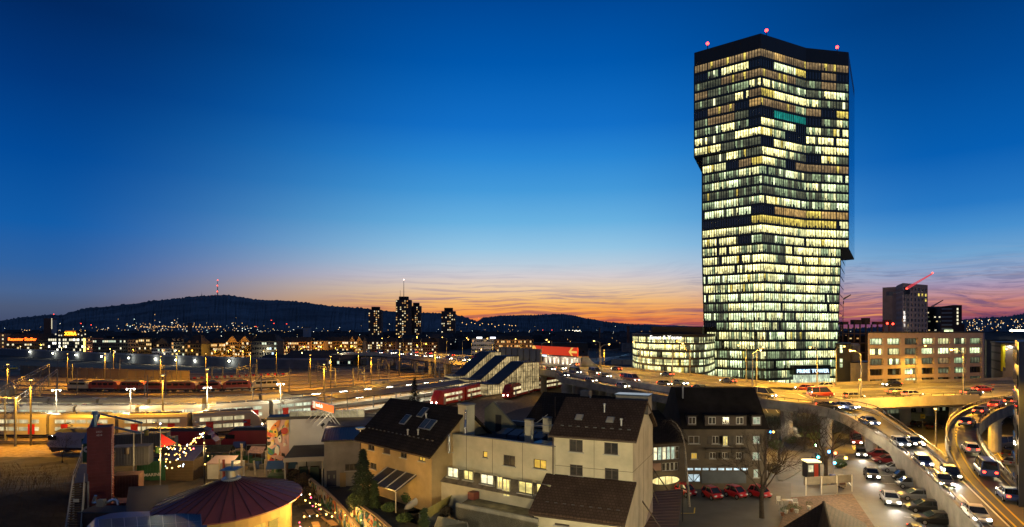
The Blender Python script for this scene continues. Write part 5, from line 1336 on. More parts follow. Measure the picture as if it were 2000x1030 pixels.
def loco(label, p, q, body, roofc, kind='old', group=None):
    d = q - p; Lc = d.length; rz = math.atan2(d.y, d.x)
    t = thing('locomotive', label, 'locomotive', (p + q) / 2 + Vector((0, 0, .3)), rz, group)
    hl = Lc / 2; w = 1.45
    m = MB(); g = lambda x, k, zt: [(x, -w * k, .9), (x, -w * k, zt), (x, w * k, zt), (x, w * k, .9)]
    if kind == 'old': m.loft([g(-hl, .82, 2.2), g(-hl + .6, .95, 3.2), g(-hl + 1.1, 1, 3.4), g(hl - 1.1, 1, 3.4), g(hl - .6, .95, 3.2), g(hl, .82, 2.2)])
    else: m.loft([g(-hl, .8, 1.7), g(-hl + 1.2, .92, 3.0), g(-hl + 2.0, 1, 3.6), g(hl - 2.0, 1, 3.6), g(hl - 1.2, .92, 3.0), g(hl, .8, 1.7)])
    m.build('body', body, t)
    zt = 3.4 if kind == 'old' else 3.6
    m = MB(); m.loft([[(-hl + 1.4, -w * .95, zt), (hl - 1.4, -w * .95, zt), (hl - 1.4, w * .95, zt), (-hl + 1.4, w * .95, zt)], [(-hl + 2.2, -w * .6, zt + .5), (hl - 2.2, -w * .6, zt + .5), (hl - 2.2, w * .6, zt + .5), (-hl + 2.2, w * .6, zt + .5)]]); m.build('roof', roofc, t)
    for sd in (-1, 1):
        for i in range(4 if kind == 'old' else 2):
            x = (-.58 + .385 * i) * hl if kind == 'old' else (-.8 + 1.6 * i) * hl
            m = MB(); m.box(x - .8, x + .8, sd * (w + .012) - .02, sd * (w + .012) + .02, 2.2, 2.95); m.build('window', glass_dark, t)
        m = MB(); m.box(-hl + 1.2, hl - 1.2, sd * (w + .02) - .02, sd * (w + .02) + .02, .95, 1.12); m.build('sole_bar', mat('pale_stripe', (.4, .38, .32), .6), t)
    m = MB(); m.box(-hl + .4, hl - .4, -1.2, 1.2, .4, .92)
    for x in (-hl * .62, hl * .62):
        for k in (-1.3, 1.3): m.tube((x + k, -1.0, .45), (x + k, 1.0, .45), .52, n=10)
    m.build('bogie', tr_dark, t)
    m = MB()
    for x in (-hl * .55, hl * .45): m.pipe([(x, 0, zt + .5), (x + 1.2, 0, zt + .9), (x, 0, zt + 1.4)], .05, 4); m.box(x - .2, x + .2, -.8, .8, zt + 1.36, zt + 1.44)
    m.build('pantograph', dark_m, t)
    return t
lp = tracks[.71]; LQ = arclen(lp)
def at_px(p, LQ, px):
    i = min(range(len(p)), key=lambda i: abs(proj(p[i])[0] - px)); best = LQ[i]
    s = best - 30
    while s < best + 30:
        if proj(along(p, s, LQ)[0])[0] >= px: return s
        s += .3
    return best
spans = [(137, 176, 'w'), (177, 234, 'r'), (237, 285, 'r'), (286, 320, 'r'), (321, 384, 'r'), (386, 432, 'r'), (434, 490, 'r'), (491, 546, 'w')]
names = ['cream locomotive with a red nose at the left end of the parked row', 'red locomotive parked second in the row, beside the cream one', 'red locomotive parked third in the row after a dark gap', 'short red locomotive parked fourth in the row', 'red locomotive parked fifth, in the middle of the row', 'red locomotive parked sixth, behind the thin lamp mast', 'red locomotive parked seventh, next to the cream railcar', 'cream railcar with red doors at the right end of the parked row']
for (a, b, k), nm in zip(spans, names):
    loco(nm, along(lp, at_px(lp, LQ, a), LQ)[0], along(lp, at_px(lp, LQ, b), LQ)[0], mat('loco_red', (.34, .055, .025), .45, (.5, .2)) if k == 'r' else mat('loco_cream', (.6, .5, .3), .4), tr_grey, 'old', 'locomotives parked in a row')
loco('white streamlined locomotive behind the upright red container', P(103, 884), P(225, 886), mat('loco_white', (.42, .36, .36), .4, (.4, .1)), tr_dark, 'new')
loco('dark red streamlined locomotive facing right behind the string lights', P(268, 884), P(426, 882), mat('loco_dark_red', (.20, .015, .02), .45, (.4, .15)), tr_dark, 'new')
loco('dark red streamlined locomotive facing left behind the junk yard', P(436, 882), P(620, 878), MATS['loco_dark_red'], tr_dark, 'new')
# bright red banner-like car behind the string lights
# ------------------------------------------------ platforms
def platform(label, s, px0, px1, roof0, roof1):
    p = tpath(s); q = [a for a in p if px0 - 60 < proj(a)[0] < px1 + 60]
    t = thing('platform', label, 'platform', q[0]); o = q[0]
    m = MB(); m.sweep([a - o for a in q], [(-2.6, 0), (-2.6, .8), (2.6, .8), (2.6, 0)]); m.build('deck', mat('platform_paving', (.26, .24, .2), .8, (.5, .2)), t)
    for sd in (-2.3, 2.3): m = MB(); m.strip([a - o + Vector((0, 0, .815)) for a in offset(q, sd - .12)], [a - o + Vector((0, 0, .815)) for a in offset(q, sd + .12)]); m.build('edge_line', white_paint, t)
    r = [a for a in q if roof0 - 20 < proj(a)[0] < roof1 + 20]
    m = MB(); m.sweep([a - o for a in r], [(-4.4, 4.6), (-4.4, 4.8), (0, 4.35), (4.4, 4.8), (4.4, 4.6), (0, 4.15)]); m.build('canopy', mat('canopy_roof', (.035, .03, .035), .7, (.3, .3)), t)
    Lr = arclen(r); s_ = 3
    while s_ < Lr[-1]:
        a, d = along(r, s_, Lr)
        m = MB(); m.tube(a - o + Vector((0, 0, .8)), a - o + Vector((0, 0, 4.2)), .16, n=6); m.build('post', mast_m, t)
        m = MB(); m.cbox(a - o + d * 4 + Vector((0, 0, 4.02)), 2.4, .18, .1, math.atan2(d.y, d.x)); m.build('tube_light', emis('platform_tube', (1, .96, .78), 16, 'NONE'), t)
        light('platform_light', a + d * 4 + Vector((0, 0, 3.7)), (1, .92, .68), 850, .35)
        s_ += 9
    return t
platform('far island platform with a long dark canopy lit white underneath', .36, 560, 960, 590, 905)
platform('near island platform with a dark canopy and bright lamps beneath', .19, 640, 1010, 665, 985)
platform('open platform lit yellow between the red trains beyond the houses', .045, 940, 1150, 960, 1000)
# people waiting
def person(label, loc, coat, legs, rz=0, h=1.75):
    t = thing('person', label, 'person', loc, rz, 'people waiting on the platforms')
    k = h / 1.75; m = MB()
    rg = lambda z, a, b, x=0: [(x + a * math.cos(i * math.pi / 4), b * math.sin(i * math.pi / 4), z * k) for i in range(8)]
    m.loft([rg(.82, .17, .12), rg(.95, .18, .13), rg(1.15, .16, .12), rg(1.38, .22, .13), rg(1.46, .15, .1), rg(1.5, .06, .06), rg(1.56, .07, .08), rg(1.66, .085, .1), rg(1.75, .03, .03)])
    for x, s in ((-.09, .06), (.09, -.06)): m.tube((x, s, 0), (x, 0, .5 * k), .06, .075); m.tube((x, 0, .5 * k), (x, 0, .9 * k), .075, .1)
    for x in (-.23, .23): m.tube((x, 0, 1.4 * k), (x * 1.1, .03, 1.08 * k), .06, .05); m.tube((x * 1.1, .03, 1.08 * k), (x, -.1, .82 * k), .05, .035)
    m.build('body', coat, t, smooth=True)
    m = MB(); m.ball((0, 0, 1.68 * k), .11); m.build('hair', mat('hair_dark', (.02, .015, .01), .8), t)
    return t
coats = [('black', mat('coat_black', (.015, .015, .018), .8)), ('red', mat('coat_red', (.25, .02, .02), .8)), ('blue', mat('coat_blue', (.03, .05, .15), .8)), ('beige', mat('coat_beige', (.3, .24, .16), .8))]
pc = tpath(.19); Lc_ = arclen(pc)
for i, px in enumerate((820, 846, 868, 890, 915)):
    a, d = along(pc, at_px(pc, Lc_, px), Lc_); nm, cm = coats[i % 4]
    person(f'person in a {nm} coat waiting under the near canopy, {nth(i)} from the left', a + Vector((-d.y, d.x, 0)) * rnd.uniform(-2, -.5) + Vector((0, 0, .8)), cm, None, rnd.uniform(0, 6))
for i, u in enumerate((9, 15.5, 19)):
    nm, cm = coats[(i * 2) % 4]; person(f'person in a {nm} coat standing before the lit kiosk, {nth(i)} from the left', fb2.world(u, -1.6, 0), cm, None, rnd.uniform(0, 6))['group'] = 'people at the kiosk'
# ------------------------------------------------ glazed stair halls of the station
def hall(label, a, b, dep, shape, seed):
    fr = Frame(a, b); t = thing('stair_hall', label, 'station hall', fr.o, fr.rz, 'glazed stair halls of the station')
    L_ = fr.len; pr = [(u * L_, z) for u, z in shape]
    top = pr; bot = [(pr[-1][0], 2.6), (pr[0][0], 1.4)]
    m = MB()
    for (u0, z0), (u1, z1) in zip(top, top[1:]): m.extrude([(u0, -.25, z0), (u1, -.25, z1), (u1, -.25, z1 + .3), (u0, -.25, z0 + .3)], (0, dep + .5, 0))
    m.build('roof', mat('hall_roof', (.022, .022, .028), .6, (.3, .3)), t)
    glow = room('hall_glass', (1, .74, .34), .6, .6, .5, .75)
    for yy in (0, dep):
        m = MB(); m.poly([(u, yy, z) for u, z in top] + [(u, yy, z) for u, z in bot]); m.build('glass_wall', glow, t)
    m = MB(); m.quad((pr[-1][0], 0, 2.6), (pr[-1][0], dep, 2.6), (pr[-1][0], dep, pr[-1][1]), (pr[-1][0], 0, pr[-1][1])); m.build('end_wall', glow, t); m = MB(); m.quad((0, 0, 1.4), (0, dep, 1.4), (0, dep, pr[0][1]), (0, 0, pr[0][1])); m.build('end_wall', glow, t)
    m = MB()
    def zt(u):
        for (u0, z0), (u1, z1) in zip(top, top[1:]):
            if u0 <= u <= u1: return z0 + (z1 - z0) * (u - u0) / (u1 - u0)
        return top[-1][1]
    n = 22
    for i in range(n + 1):
        u = L_ * i / n; zb = 1.4 + 1.2 * i / n; m.box(u - .07, u + .07, -.08, -.02, zb, zt(u))
    for j in range(1, 6):
        for (u0, z0), (u1, z1) in zip(top, top[1:]):
            zz = 1.4 + j * 1.75
            for i in range(n):
                u = L_ * i / n
                if zz < zt(u) - .1 and u0 <= u < u1: m.box(u, u + L_ / n, -.07, -.03, zz - .04, zz + .04)
    m.build('glazing_bars', dark_m, t)['kind'] = 'stuff'
    m = MB(); m.extrude([(pr[0][0], .8, 1.2), (pr[0][0], .8, 2.2), (L_ * .85, .8, 8.2), (L_ * .85, .8, 7.0), (L_ * .3, .8, 2.4)], (0, 1.8, 0)); m.build('stair_flight', conc_dark, t)
    for f in (.25, .6, .85): light('hall_lamp', fr.world(L_ * f, dep * .5, min(zt(L_ * f) - .6, 6)), (1, .82, .5), 300, .3)
    return t
shp = [(0, 4.7), (.208, 4.6), (.687, 11.2), (1, 11.2)]
ha = Q(952, 193.6); hd = Vector((.83, .56, 0)) * 20.2; hs_ = Vector((-6.6, 13.9, 0))
hall('front glazed station stair hall with a dark stepped roof', ha, ha + hd, 7.2, shp, 1)
hall('middle glazed station stair hall with a dark sloping roof', ha + hs_, ha + hs_ + hd, 7.2, [(0, 5.0), (.208, 4.9), (.74, 12.6), (1, 12.6)], 2)
hall('rear glazed station stair hall with a dark sloping roof', ha + hs_ * 2, ha + hs_ * 2 + hd, 7.2, [(0, 5.2), (.208, 5.2), (.76, 13.6), (1, 13.6)], 3)
# ------------------------------------------------ wall with the lamps, noise wall
wp = catmull([P(-300, 678), P(0, 694), P(150, 703), (P(300, 711)), P(500, 720), P(640, 722)], 8)
t = thing('railway_arch_wall', 'long grey arched railway wall with white lamps beyond the dark yard', 'wall', wp[0]); o = wp[0]
m = MB(); m.sweep([a - o for a in wp], [(-1, 0), (-1, 5.2), (1, 5.2), (1, 0)]); m.build('wall', mat('grey_stone', (.11, .12, .14), .85, (.3, .2)), t)
m = MB(); m.sweep([a - o for a in wp], [(-1.2, 5.2), (-1.2, 6.1), (1.2, 6.1), (1.2, 5.2)]); m.build('parapet', mat('pale_stone', (.2, .21, .25), .85, (.2, .2)), t)
bulk = []
proto_l = thing('wall_lamp', 'white wall lamp', 'lamp', (0, 0, 0), 0, 'white lamps along the arched railway wall')
m = MB(); m.tube((0, 0, -1.5), (0, 0, .2), .12); m.tube((0, 0, .2), (0, -1.0, .4), .08); m.build('bracket', dark_m, proto_l)
m = MB(); m.ball((0, -1.0, .2), .62); m.build('bulb', emis('wall_lamp_glow', (1, .97, .72), 12, 'NONE'), proto_l); proto(proto_l)
for px, py in ((14, 685), (60, 688), (105, 691), (150, 694), (200, 697), (253, 700), (305, 702), (345, 704), (383, 705), (449, 706)):
    i = min(range(len(wp)), key=lambda i: abs(proj(wp[i])[0] - px)); D = wp[i].y - 2
    loc = Q(px, D, ZY(py, D)); place(proto_l, bulk, loc, 0); light('wall_light', loc + Vector((0, -2.2, 0)), (1, .97, .75), 900, .4)
number(bulk, 'bright white lamp on the arched railway wall, {} from the left')
nwp = [P(40, 732), P(185, 739), P(370, 745)]; nw = catmull(nwp, 6)
t = thing('noise_wall', 'tan timber noise wall lit yellow behind the parked locomotives', 'wall', nw[0]); o = nw[0]
m = MB(); m.sweep([a - o for a in nw], [(-.15, 0), (-.15, 4.6), (.15, 4.6), (.15, 0)]); m.build('panel', mat('noise_wall_boards', (.30, .22, .13), .85, (.12, .35), pattern=('wave', 'Z', 2.5)), t)
m = MB(); LN = arclen(nw); s = 2
while s < LN[-1]: a, d = along(nw, s, LN); m.box(a.x - o.x - .1, a.x - o.x + .1, a.y - o.y - .35, a.y - o.y - .16, 0, 4.7); s += 5
m.build('posts', conc_dark, t)['kind'] = 'stuff'
# white-lit vans and sheds at the far left of the yard
for i, (px, py, c, kd) in enumerate(((14, 722, 'silver', 'van'), (24, 722, 'yellow', 'van'), (48, 724, 'white', 'van'), (56, 724, 'white', 'van'))):
    put_car(c, kd, P(px, py) + Vector((0, 0, .02)), R(80), False, ['grey', 'yellow', 'white', 'second white'][i] + ' delivery van parked beyond the tracks at the far left', 'vans beyond the tracks')
# red-white track barriers
t = thing('barrier_row', 'row of small red and white track barriers right of the noise wall', 'barrier', P(380, 741))
for k in range(26):
    m = MB(); a = P(380 + k * 7.2, 741 - k * .35 + (k % 2)) - P(380, 741); m.cbox(a + Vector((0, 0, .6)), 1.2, .12, .8); m.build('board', [tr_red, white_tr][k % 2], t)
# ------------------------------------------------ yard lamps
def yard_lamp():
    t = thing('yard_lamp', 'x', 'yard lamp'); m = MB(); m.tube((0, 0, 0), (0, 0, 12.5), .2, .12, 7); m.build('pole', mat('yard_pole', (.07, .06, .045), .6), t)
    m = MB(); m.box(-.5, .5, -.2, .2, 12.5, 12.8); h_ = m.build('lamp_head', mast_m, t)
    m = MB(); m.box(-.2, .2, -.1, .1, 12.38, 12.5); m.build('bulb', lamp_sod, h_)
    return proto(t)
yl = yard_lamp(); yl['group'] = 'sodium lamps in the rail yard'; yls = []
for px, py in ((15, 800), (132, 752), (205, 752), (222, 738), (318, 850), (314, 764), (345, 752), (402, 752), (489, 748), (606, 758), (646, 764), (725, 770), (700, 745), (633, 800), (405, 822), (850, 745), (930, 742), (780, 735), (1010, 735), (1100, 735), (1180, 735), (60, 870), (-60, 800), (-40, 750), (540, 735)):
    a = P(px, py); place(yl, yls, a, rnd.uniform(0, 3)); light('sodium_light', a + Vector((0, -1.4, 11.6)), SODIUM, 21000, .3, spot=172, target=a + Vector((0, -2, 0)), blend=.4)
number(yls, 'sodium lamp on a thin pole in the rail yard, {} from the left')
def post_lamp():
    t = thing('platform_lamp', 'x', 'lamp'); m = MB(); m.tube((0, 0, 0), (0, 0, 9), .13, .09, 7); m.build('pole', mat('white_pole', (.22, .21, .19), .5), t)
    m = MB(); m.tube((-.9, 0, 9), (.9, 0, 9), .06); m.box(-.9, .9, -.1, .1, 3.9, 4.1); m.build('crossarm', mast_m, t)
    for x in (-.7, .7): m = MB(); m.ball((x, 0, 8.85), .16); m.build('bulb', lamp_white, t)
    return proto(t)
wl_ = post_lamp(); wl_['group'] = 'white lamps between the long trains'; wls = []
for px, py in ((110, 842), (255, 838), (405, 834), (548, 822), (-40, 845)):
    a = P(px, py); place(wl_, wls, a, .3); light('white_light', a + Vector((0, -1.2, 7.8)), (1, .88, .6), 2800, .3)
number(wls, 'white lamp post between the long trains, {} from the left')
# ------------------------------------------------ catenary masts and gantries
def cat_mast(h):
    t = thing('catenary_mast', 'x', 'catenary mast'); m = MB(); m.tube((0, 0, 0), (0, 0, h), .17, .12, 6); m.box(-.3, .3, -.3, .3, 0, .4); m.build('pole', mat('catenary_grey', (.14, .14, .14), .6), t)
    m = MB(); m.tube((0, 0, h - 1.2), (2.6, 0, h - .7), .05, n=4); m.tube((0, 0, h - 2.2), (2.6, 0, h - .7), .05, n=4); m.tube((2.6, 0, h - .7), (2.6, 0, h - 1.8), .04, n=4); m.tube((0, 0, h - 2.2), (2.2, 0, h - 1.7), .04, n=4); m.build('cantilever', MATS['catenary_grey'], t)
    return proto(t)
cm = cat_mast(8.5); cm['group'] = 'catenary masts in the rail yard'; cms = []
rn = random.Random(31); spots = []
for s, st_ in ((.04, 52), (.28, 50), (.435, 44), (.56, 38), (.68, 36), (.80, 34), (.935, 34)):
    p = tpath(s); LQ2 = arclen(p); q = rn.uniform(5, 25)
    while q < LQ2[-1]:
        a, d = along(p, q, LQ2); x, y = proj(a)
        if -20 < x < 1010 and not (s < .1 and x > 60) and not (s < .3 and x > 560): spots.append((a, d))
        q += st_ * rn.uniform(.85, 1.15)
for a, d in spots: place(cm, cms, a, math.atan2(d.y, d.x) + math.pi / 2 * rn.choice((-1, 1)))
number(cms, 'dark catenary mast standing among the tracks, {} from the left')
def gantry(label, p, q, h, truss=.9):
    d = (q - p); L_ = d.length; t = thing('catenary_gantry', label, 'gantry', p, math.atan2(d.y, d.x), 'catenary gantries across the tracks')
    gm = MATS['catenary_grey']
    for x in (0, L_): m = MB(); m.tube((x, 0, 0), (x, 0, h + truss), .22, n=6); m.build('leg', gm, t)
    m = MB(); n = max(5, int(L_ / 2)); m.tube((0, 0, h), (L_, 0, h), .1, n=4); m.tube((0, 0, h + truss), (L_, 0, h + truss), .1, n=4)
    for k in range(n): m.tube((L_ * k / n, 0, h if k % 2 else h + truss), (L_ * (k + 1) / n, 0, h + truss if k % 2 else h), .06, n=4)
    m.build('beam', gm, t)
    m = MB()
    for k in range(1, int(L_ / 5)): x = k * 5; m.tube((x, 0, h), (x, 0, h - 1.6), .06, n=4); m.tube((x - .9, 0, h - 1.6), (x + .9, 0, h - 1.6), .04, n=4)
    o = m.build('hanger_row', gm, t); o['kind'] = 'stuff'
    return t
gantry('long slanting catenary gantry over the tracks at the left edge', P(30, 872), P(112, 775), 8.2)
gantry('second slanting catenary gantry just behind the left one', P(-6, 840), P(96, 755), 8)
gantry('small gantry frame with signs right of the noise wall', P(414, 742), P(435, 742), 5.2, .6)
gantry('catenary gantry over the middle tracks right of the noise wall', P(463, 752), P(500, 742), 6)
gantry('wide catenary gantry left of the bridge', P(603, 748), P(655, 762), 7)
gantry('wide catenary gantry crossing the tracks in front of the bridge', P(690, 762), P(760, 742), 7)
gantry('catenary gantry near the first bridge piers', P(738, 735), P(858, 752), 7.5)
gantry('catenary gantry in the bright yard right of the billboard', P(1165, 705), P(1245, 722), 6)
gantry('farther catenary gantry in the yard right of the billboard', P(1150, 697), P(1230, 704), 6)
# overhead wires
wi = MB()
for s in (.085, .235, .40, .53, .65, .77, .90):
    p = tracks[s]; q = [a + Vector((0, 0, 6.6)) for a in p]
    wi.sweep(q, [(-.02, 0), (-.02, .04), (.02, .04), (.02, 0)])
tag(wi.build('contact_wire', dark_m), 'thin overhead contact wires hanging above the tracks of the yard', 'wire', kind='stuff')
# small yard furniture
rn = random.Random(77)
def hut(label, px, py, w, d, h, c):
    t = thing('equipment_hut', label, 'hut', P(px, py), rn.uniform(-.3, .3)); m = MB(); m.box(-w / 2, w / 2, -d / 2, d / 2, 0, h); m.build('wall', mat('hut_' + c[0], c[1], .8, (.5, .2)), t); m = MB(); m.box(-w / 2 - .15, w / 2 + .15, -d / 2 - .15, d / 2 + .15, h, h + .18); m.build('roof', dark_m, t); m = MB(); m.box(-.4, .4, -d / 2 - .04, -d / 2, .1, h * .8); m.build('door', mast_m, t)
hut('pale equipment cabinet among the middle tracks', 735, 757, 4, 2, 2.6, ('pale', (.4, .36, .28)))
hut('second pale equipment cabinet among the middle tracks', 752, 755, 3.4, 2, 2.6, ('pale', (.4, .36, .28)))
hut('low signal box hut right of the red billboard', 1215, 712, 14, 4, 3.2, ('pale', (.4, .36, .28)))
hut('white-lit hut beside the dark rail shed', 708, 712, 5, 3, 3, ('white', (.6, .6, .58)))
t = thing('glasshouse', 'arched glazed shelter at the left edge of the yard', 'shelter', P(6, 772)); m = MB(); m.lathe([(3.6, 0), (3.6, 2.2), (3.0, 3.6), (1.8, 4.6), (.1, 5.0)], 16); m.build('shell', mat('pale_glass', (.2, .22, .2), .15), t)
m = MB()
for k in range(8): a = k * math.pi / 4; m.pipe([(3.65 * math.cos(a), 3.65 * math.sin(a), 0), (3.65 * math.cos(a), 3.65 * math.sin(a), 2.2), (3.05 * math.cos(a), 3.05 * math.sin(a), 3.6), (1.85 * math.cos(a), 1.85 * math.sin(a), 4.65), (0, 0, 5.05)], .07, 4)
m.build('ribs', mast_m, t)
# ================================================================== the houses in front
G0 = 3.2      # level of the raised back gardens
tiles = mat('brown_roof_tiles', (.085, .052, .036), .85, (.6, .35), spec=.15, pattern=('brick', .32, .3, .035, .5))
tiles_dk = mat('dark_roof_tiles', (.042, .03, .022), .85, (.6, .4), spec=.12, pattern=('brick', .32, .3, .035, .5))
beige = mat('beige_house_render', (.50, .44, .30), .9, (.45, .2), bump=(9, .12))
ochre = mat('ochre_render', (.36, .25, .11), .9, (.5, .22), bump=(9, .12))
trim_dk = mat('dark_trim', (.03, .025, .022), .6)
gutter_m = mat('brown_gutter', (.07, .045, .03), .5, metal=.4)
frame_w = mat('window_frame_white', (.5, .48, .42), .5); frame_b = mat('window_frame_brown', (.06, .04, .03), .5)
rm_y = room('house_room_yellow', (1, .80, .25), 1.15, 1.3, 1.1, .45, 'AUTO'); rm_w = room('house_room_white', (1, .92, .55), 1.25, 1.3, 1.1, .45, 'AUTO'); rm_o = room('house_room_amber', (1, .6, .08), .9, 1.2, .5, .3, 'AUTO')
rm_d = room('house_pane_glints', (.6, .36, .14), .05, 1.9, 1.6, .95); rm_c = room('house_room_cool', (.75, .95, .7), .75, 1.4, 1.2, .6)  # first one: dark glass, sparse reflections put in as faint glow
def window(t, a, b, c, d, glass, fr=frame_w, y=.12, bars=1, hbar=False, sill=True, name='window'):
    m = MB(); w = .07
    m.box(a, b, y - .05, y, c, c + w); m.box(a, b, y - .05, y, d - w, d); m.box(a, a + w, y - .05, y, c + w, d - w); m.box(b - w, b, y - .05, y, c + w, d - w)
    for k in range(1, bars + 1): x = a + (b - a) * k / (bars + 1); m.box(x - .04, x + .04, y - .05, y, c + w, d - w)
    if hbar: z = c + (d - c) * .62; m.box(a + w, b - w, y - .045, y - .005, z - .03, z + .03)
    o = m.build(name, fr, t)
    m = MB(); m.quad((a + .02, y - .02, c + .02), (b - .02, y - .02, c + .02), (b - .02, y - .02, d - .02), (a + .02, y - .02, d - .02)); m.build('pane', glass, o)
    if sill: m = MB(); m.box(a - .12, b + .12, -.12, .1, c - .09, c); m.build('sill', mat('sill_stone', (.4, .38, .33), .8), o)
    return o
def gable_roof(m, L_, dep, ze, zr, o=.35, th=.22, front_only=False):
    """two slabs over a house whose ridge runs along its front"""
    h = dep / 2; k = (zr - ze) / h
    for sgn in (0, 1):
        y0, y1 = (-o, h) if not sgn else (dep + o, h); z0 = ze - o * k
        m.extrude([(-o, y0, z0), (-o, y1, zr), (-o, y1, zr + th), (-o, y0, z0 + th)], (L_ + 2 * o, 0, 0))
def snow_guard(t, L_, ze, k):
    m = MB()
    for i in range(int(L_ / .8)): x = .4 + i * .8; m.box(x, x + .3, .75, .82, ze + .75 * k + .24, ze + .75 * k + .34)
    o = m.build('snow_guard', mat('dull_zinc', (.07, .065, .06), .7), t); o['kind'] = 'stuff'
def skylight(t, x, s, dep, ze, zr, w=.8, h=1.1, lit=None):
    h2 = dep / 2; L_ = math.hypot(h2, zr - ze); y, z = h2 * s, ze + (zr - ze) * s; ang = math.atan2(zr - ze, h2)
    m = MB(); m.X = Matrix.Translation((x, y, z + .22)) @ Matrix.Rotation(ang, 4, 'X'); m.box(-w / 2 - .08, w / 2 + .08, -h / 2 - .08, h / 2 + .08, 0, .12); o = m.build('skylight', mat('zinc', (.3, .3, .3), .5, metal=.6), t)
    m = MB(); m.X = Matrix.Translation((x, y, z + .22)) @ Matrix.Rotation(ang, 4, 'X'); m.box(-w / 2, w / 2, -h / 2, h / 2, .12, .14); m.build('pane', lit or mat('sky_glass', (.05, .07, .1), .03, metal=.6), o)
def downpipe(t, x, z0, z1, y=-.14):
    m = MB(); m.tube((x, y, z0), (x, y, z1), .06, n=6); m.build('downpipe', gutter_m, t)
def roof_vent(t, x, y, z, h=.8):
    m = MB(); m.tube((x, y, z), (x, y, z + h), .09, n=7); m.tube((x, y, z + h), (x, y, z + h + .15), .15, n=7); m.build('vent_pipe', mat('zinc', (.3, .3, .3), .5, metal=.6), t)

# ---- beige gabled house
a, b = P(1082, 848, 12.2), P(1236, 859, 12.2); gh = Frame(a, b, 0)
dep = 9.4; L_ = gh.len; ze, zr = 12.2, 15.0
t = thing('gabled_house', 'tall beige gabled house with a brown tiled roof in the front row', 'house', gh.o, gh.rz)
wins = [gh.rect(1112, 858, 1138, 884), gh.rect(1180, 864, 1207, 889), gh.rect(1113, 907, 1138, 931), gh.rect(1181, 914, 1208, 939)]
m = MB(); wall_grid(m, 0, L_, 0, ze, wins, .2)
m.poly([(L_, 0, 0), (L_, dep, 0), (L_, dep, ze), (L_, dep / 2, zr - .02), (L_, 0, ze)]); m.poly([(0, 0, 0), (0, 0, ze), (0, dep / 2, zr - .02), (0, dep, ze), (0, dep, 0)]); m.quad((0, dep, 0), (0, dep, ze), (L_, dep, ze), (L_, dep, 0))
m.build('wall', beige, t)
m = MB(); m.box(L_ * .52, L_ * .52 + .03, -.012, 0, 0, ze); m.box(0, L_, -.012, -.001, 9.25, 9.29); m.box(L_ + .001, L_ + .012, 0, dep, 9.25, 9.29)
for y in (2.6, 4.7, 6.9): m.box(L_ + .001, L_ + .012, y, y + .03, 0, 12.6)
m.build('panel_joint', mat('joint_dark', (.1, .085, .06), .9), t)
m = MB(); gable_roof(m, L_, dep, ze, zr, .4); rf = m.build('roof', tiles, t)
m = MB(); m.box(-.4, L_ + .4, -.58, -.44, ze - .22, ze - .08); m.build('gutter', gutter_m, t)
for w_, gl in zip(wins, (rm_d, rm_d, rm_d, rm_d)): window(t, *w_, gl, frame_b, bars=1)
snow_guard(t, L_, ze, (zr - ze) / dep * 2)
for x, s in ((L_ * .25, .42), (L_ * .66, .40)): skylight(t, x, s, dep, ze, zr, .55, .6, mat('warm_skylight', (.4, .34, .24), .3))
roof_vent(t, L_ * .55, dep * .31, zr - .9, .7); roof_vent(t, L_ * .82, dep * .14, ze + .9, .6)
downpipe(t, -.05, 0, ze - .1)
m = MB(); m.box(L_ * .62, L_ * .62 + 3.2, dep * .55, dep * .55 + 1.8, zr - 1.2, zr + .55); m.build('lift_housing', conc_dark, t)
m = MB(); m.box(L_ * .62 - .1, L_ * .62 + 3.3, dep * .55 - .1, dep * .55 + 1.9, zr + .55, zr + .68); m.build('roof_light', mat('sky_glass', (.05, .07, .1), .03), t)
# faded wall painting at the foot of the gable
m = MB(); m.poly([(L_ + .02, 2.2, 0), (L_ + .02, dep - .1, 0), (L_ + .02, dep - .1, 4.8), (L_ + .02, 6.5, 3.6), (L_ + .02, 3.6, 1.6)]); m.build('wall_painting', mat('faded_paint', (.25, .2, .19), .9, (1.2, .5)), t)

# ---- lean-to annex in front of it
t = thing('annex', 'low beige annex with a sloping brown tiled roof against the gabled house', 'annex', gh.world(0, -4.1, 0), gh.rz)
AL = L_ ; e1 = 6.1
an = Frame(gh.world(0, -4.1, 0), gh.world(L_, -4.1, 0))
aw = [an.rect(1083, 1001, 1112, 1029), an.rect(1160, 1013, 1190, 1034)]
aw = [(q[0], q[1], max(2.6, q[2]), min(5.2, q[3])) for q in aw]
m = MB(); wall_grid(m, -.4, AL, 0, e1, aw, .2); m.poly([(AL, 0, 0), (AL, 4.05, 0), (AL, 4.05, 8.1), (AL, 0, e1)]); m.poly([(-.4, 0, 0), (-.4, 0, e1), (-.4, 4.05, 8.1), (-.4, 4.05, 0)]); m.build('wall', beige, t)
m = MB(); k = (8.3 - e1) / 4.1; m.extrude([(-.75, -.45, e1 - .45 * k), (-.75, 4.04, 8.28), (-.75, 4.04, 8.46), (-.75, -.45, e1 - .45 * k + .2)], (AL + 1.1, 0, 0)); m.build('roof', tiles, t)
m = MB(); m.box(-.75, AL + .35, -.6, -.46, e1 - .36, e1 - .22); m.build('gutter', gutter_m, t)
snow_guard(t, AL, e1 - .1, k)
window(t, *aw[0], rm_d, frame_b); window(t, *aw[1], mat('brown_shutter', (.05, .028, .02), .6), frame_b, bars=0, name='shutter')
downpipe(t, -.5, 0, e1 - .3)

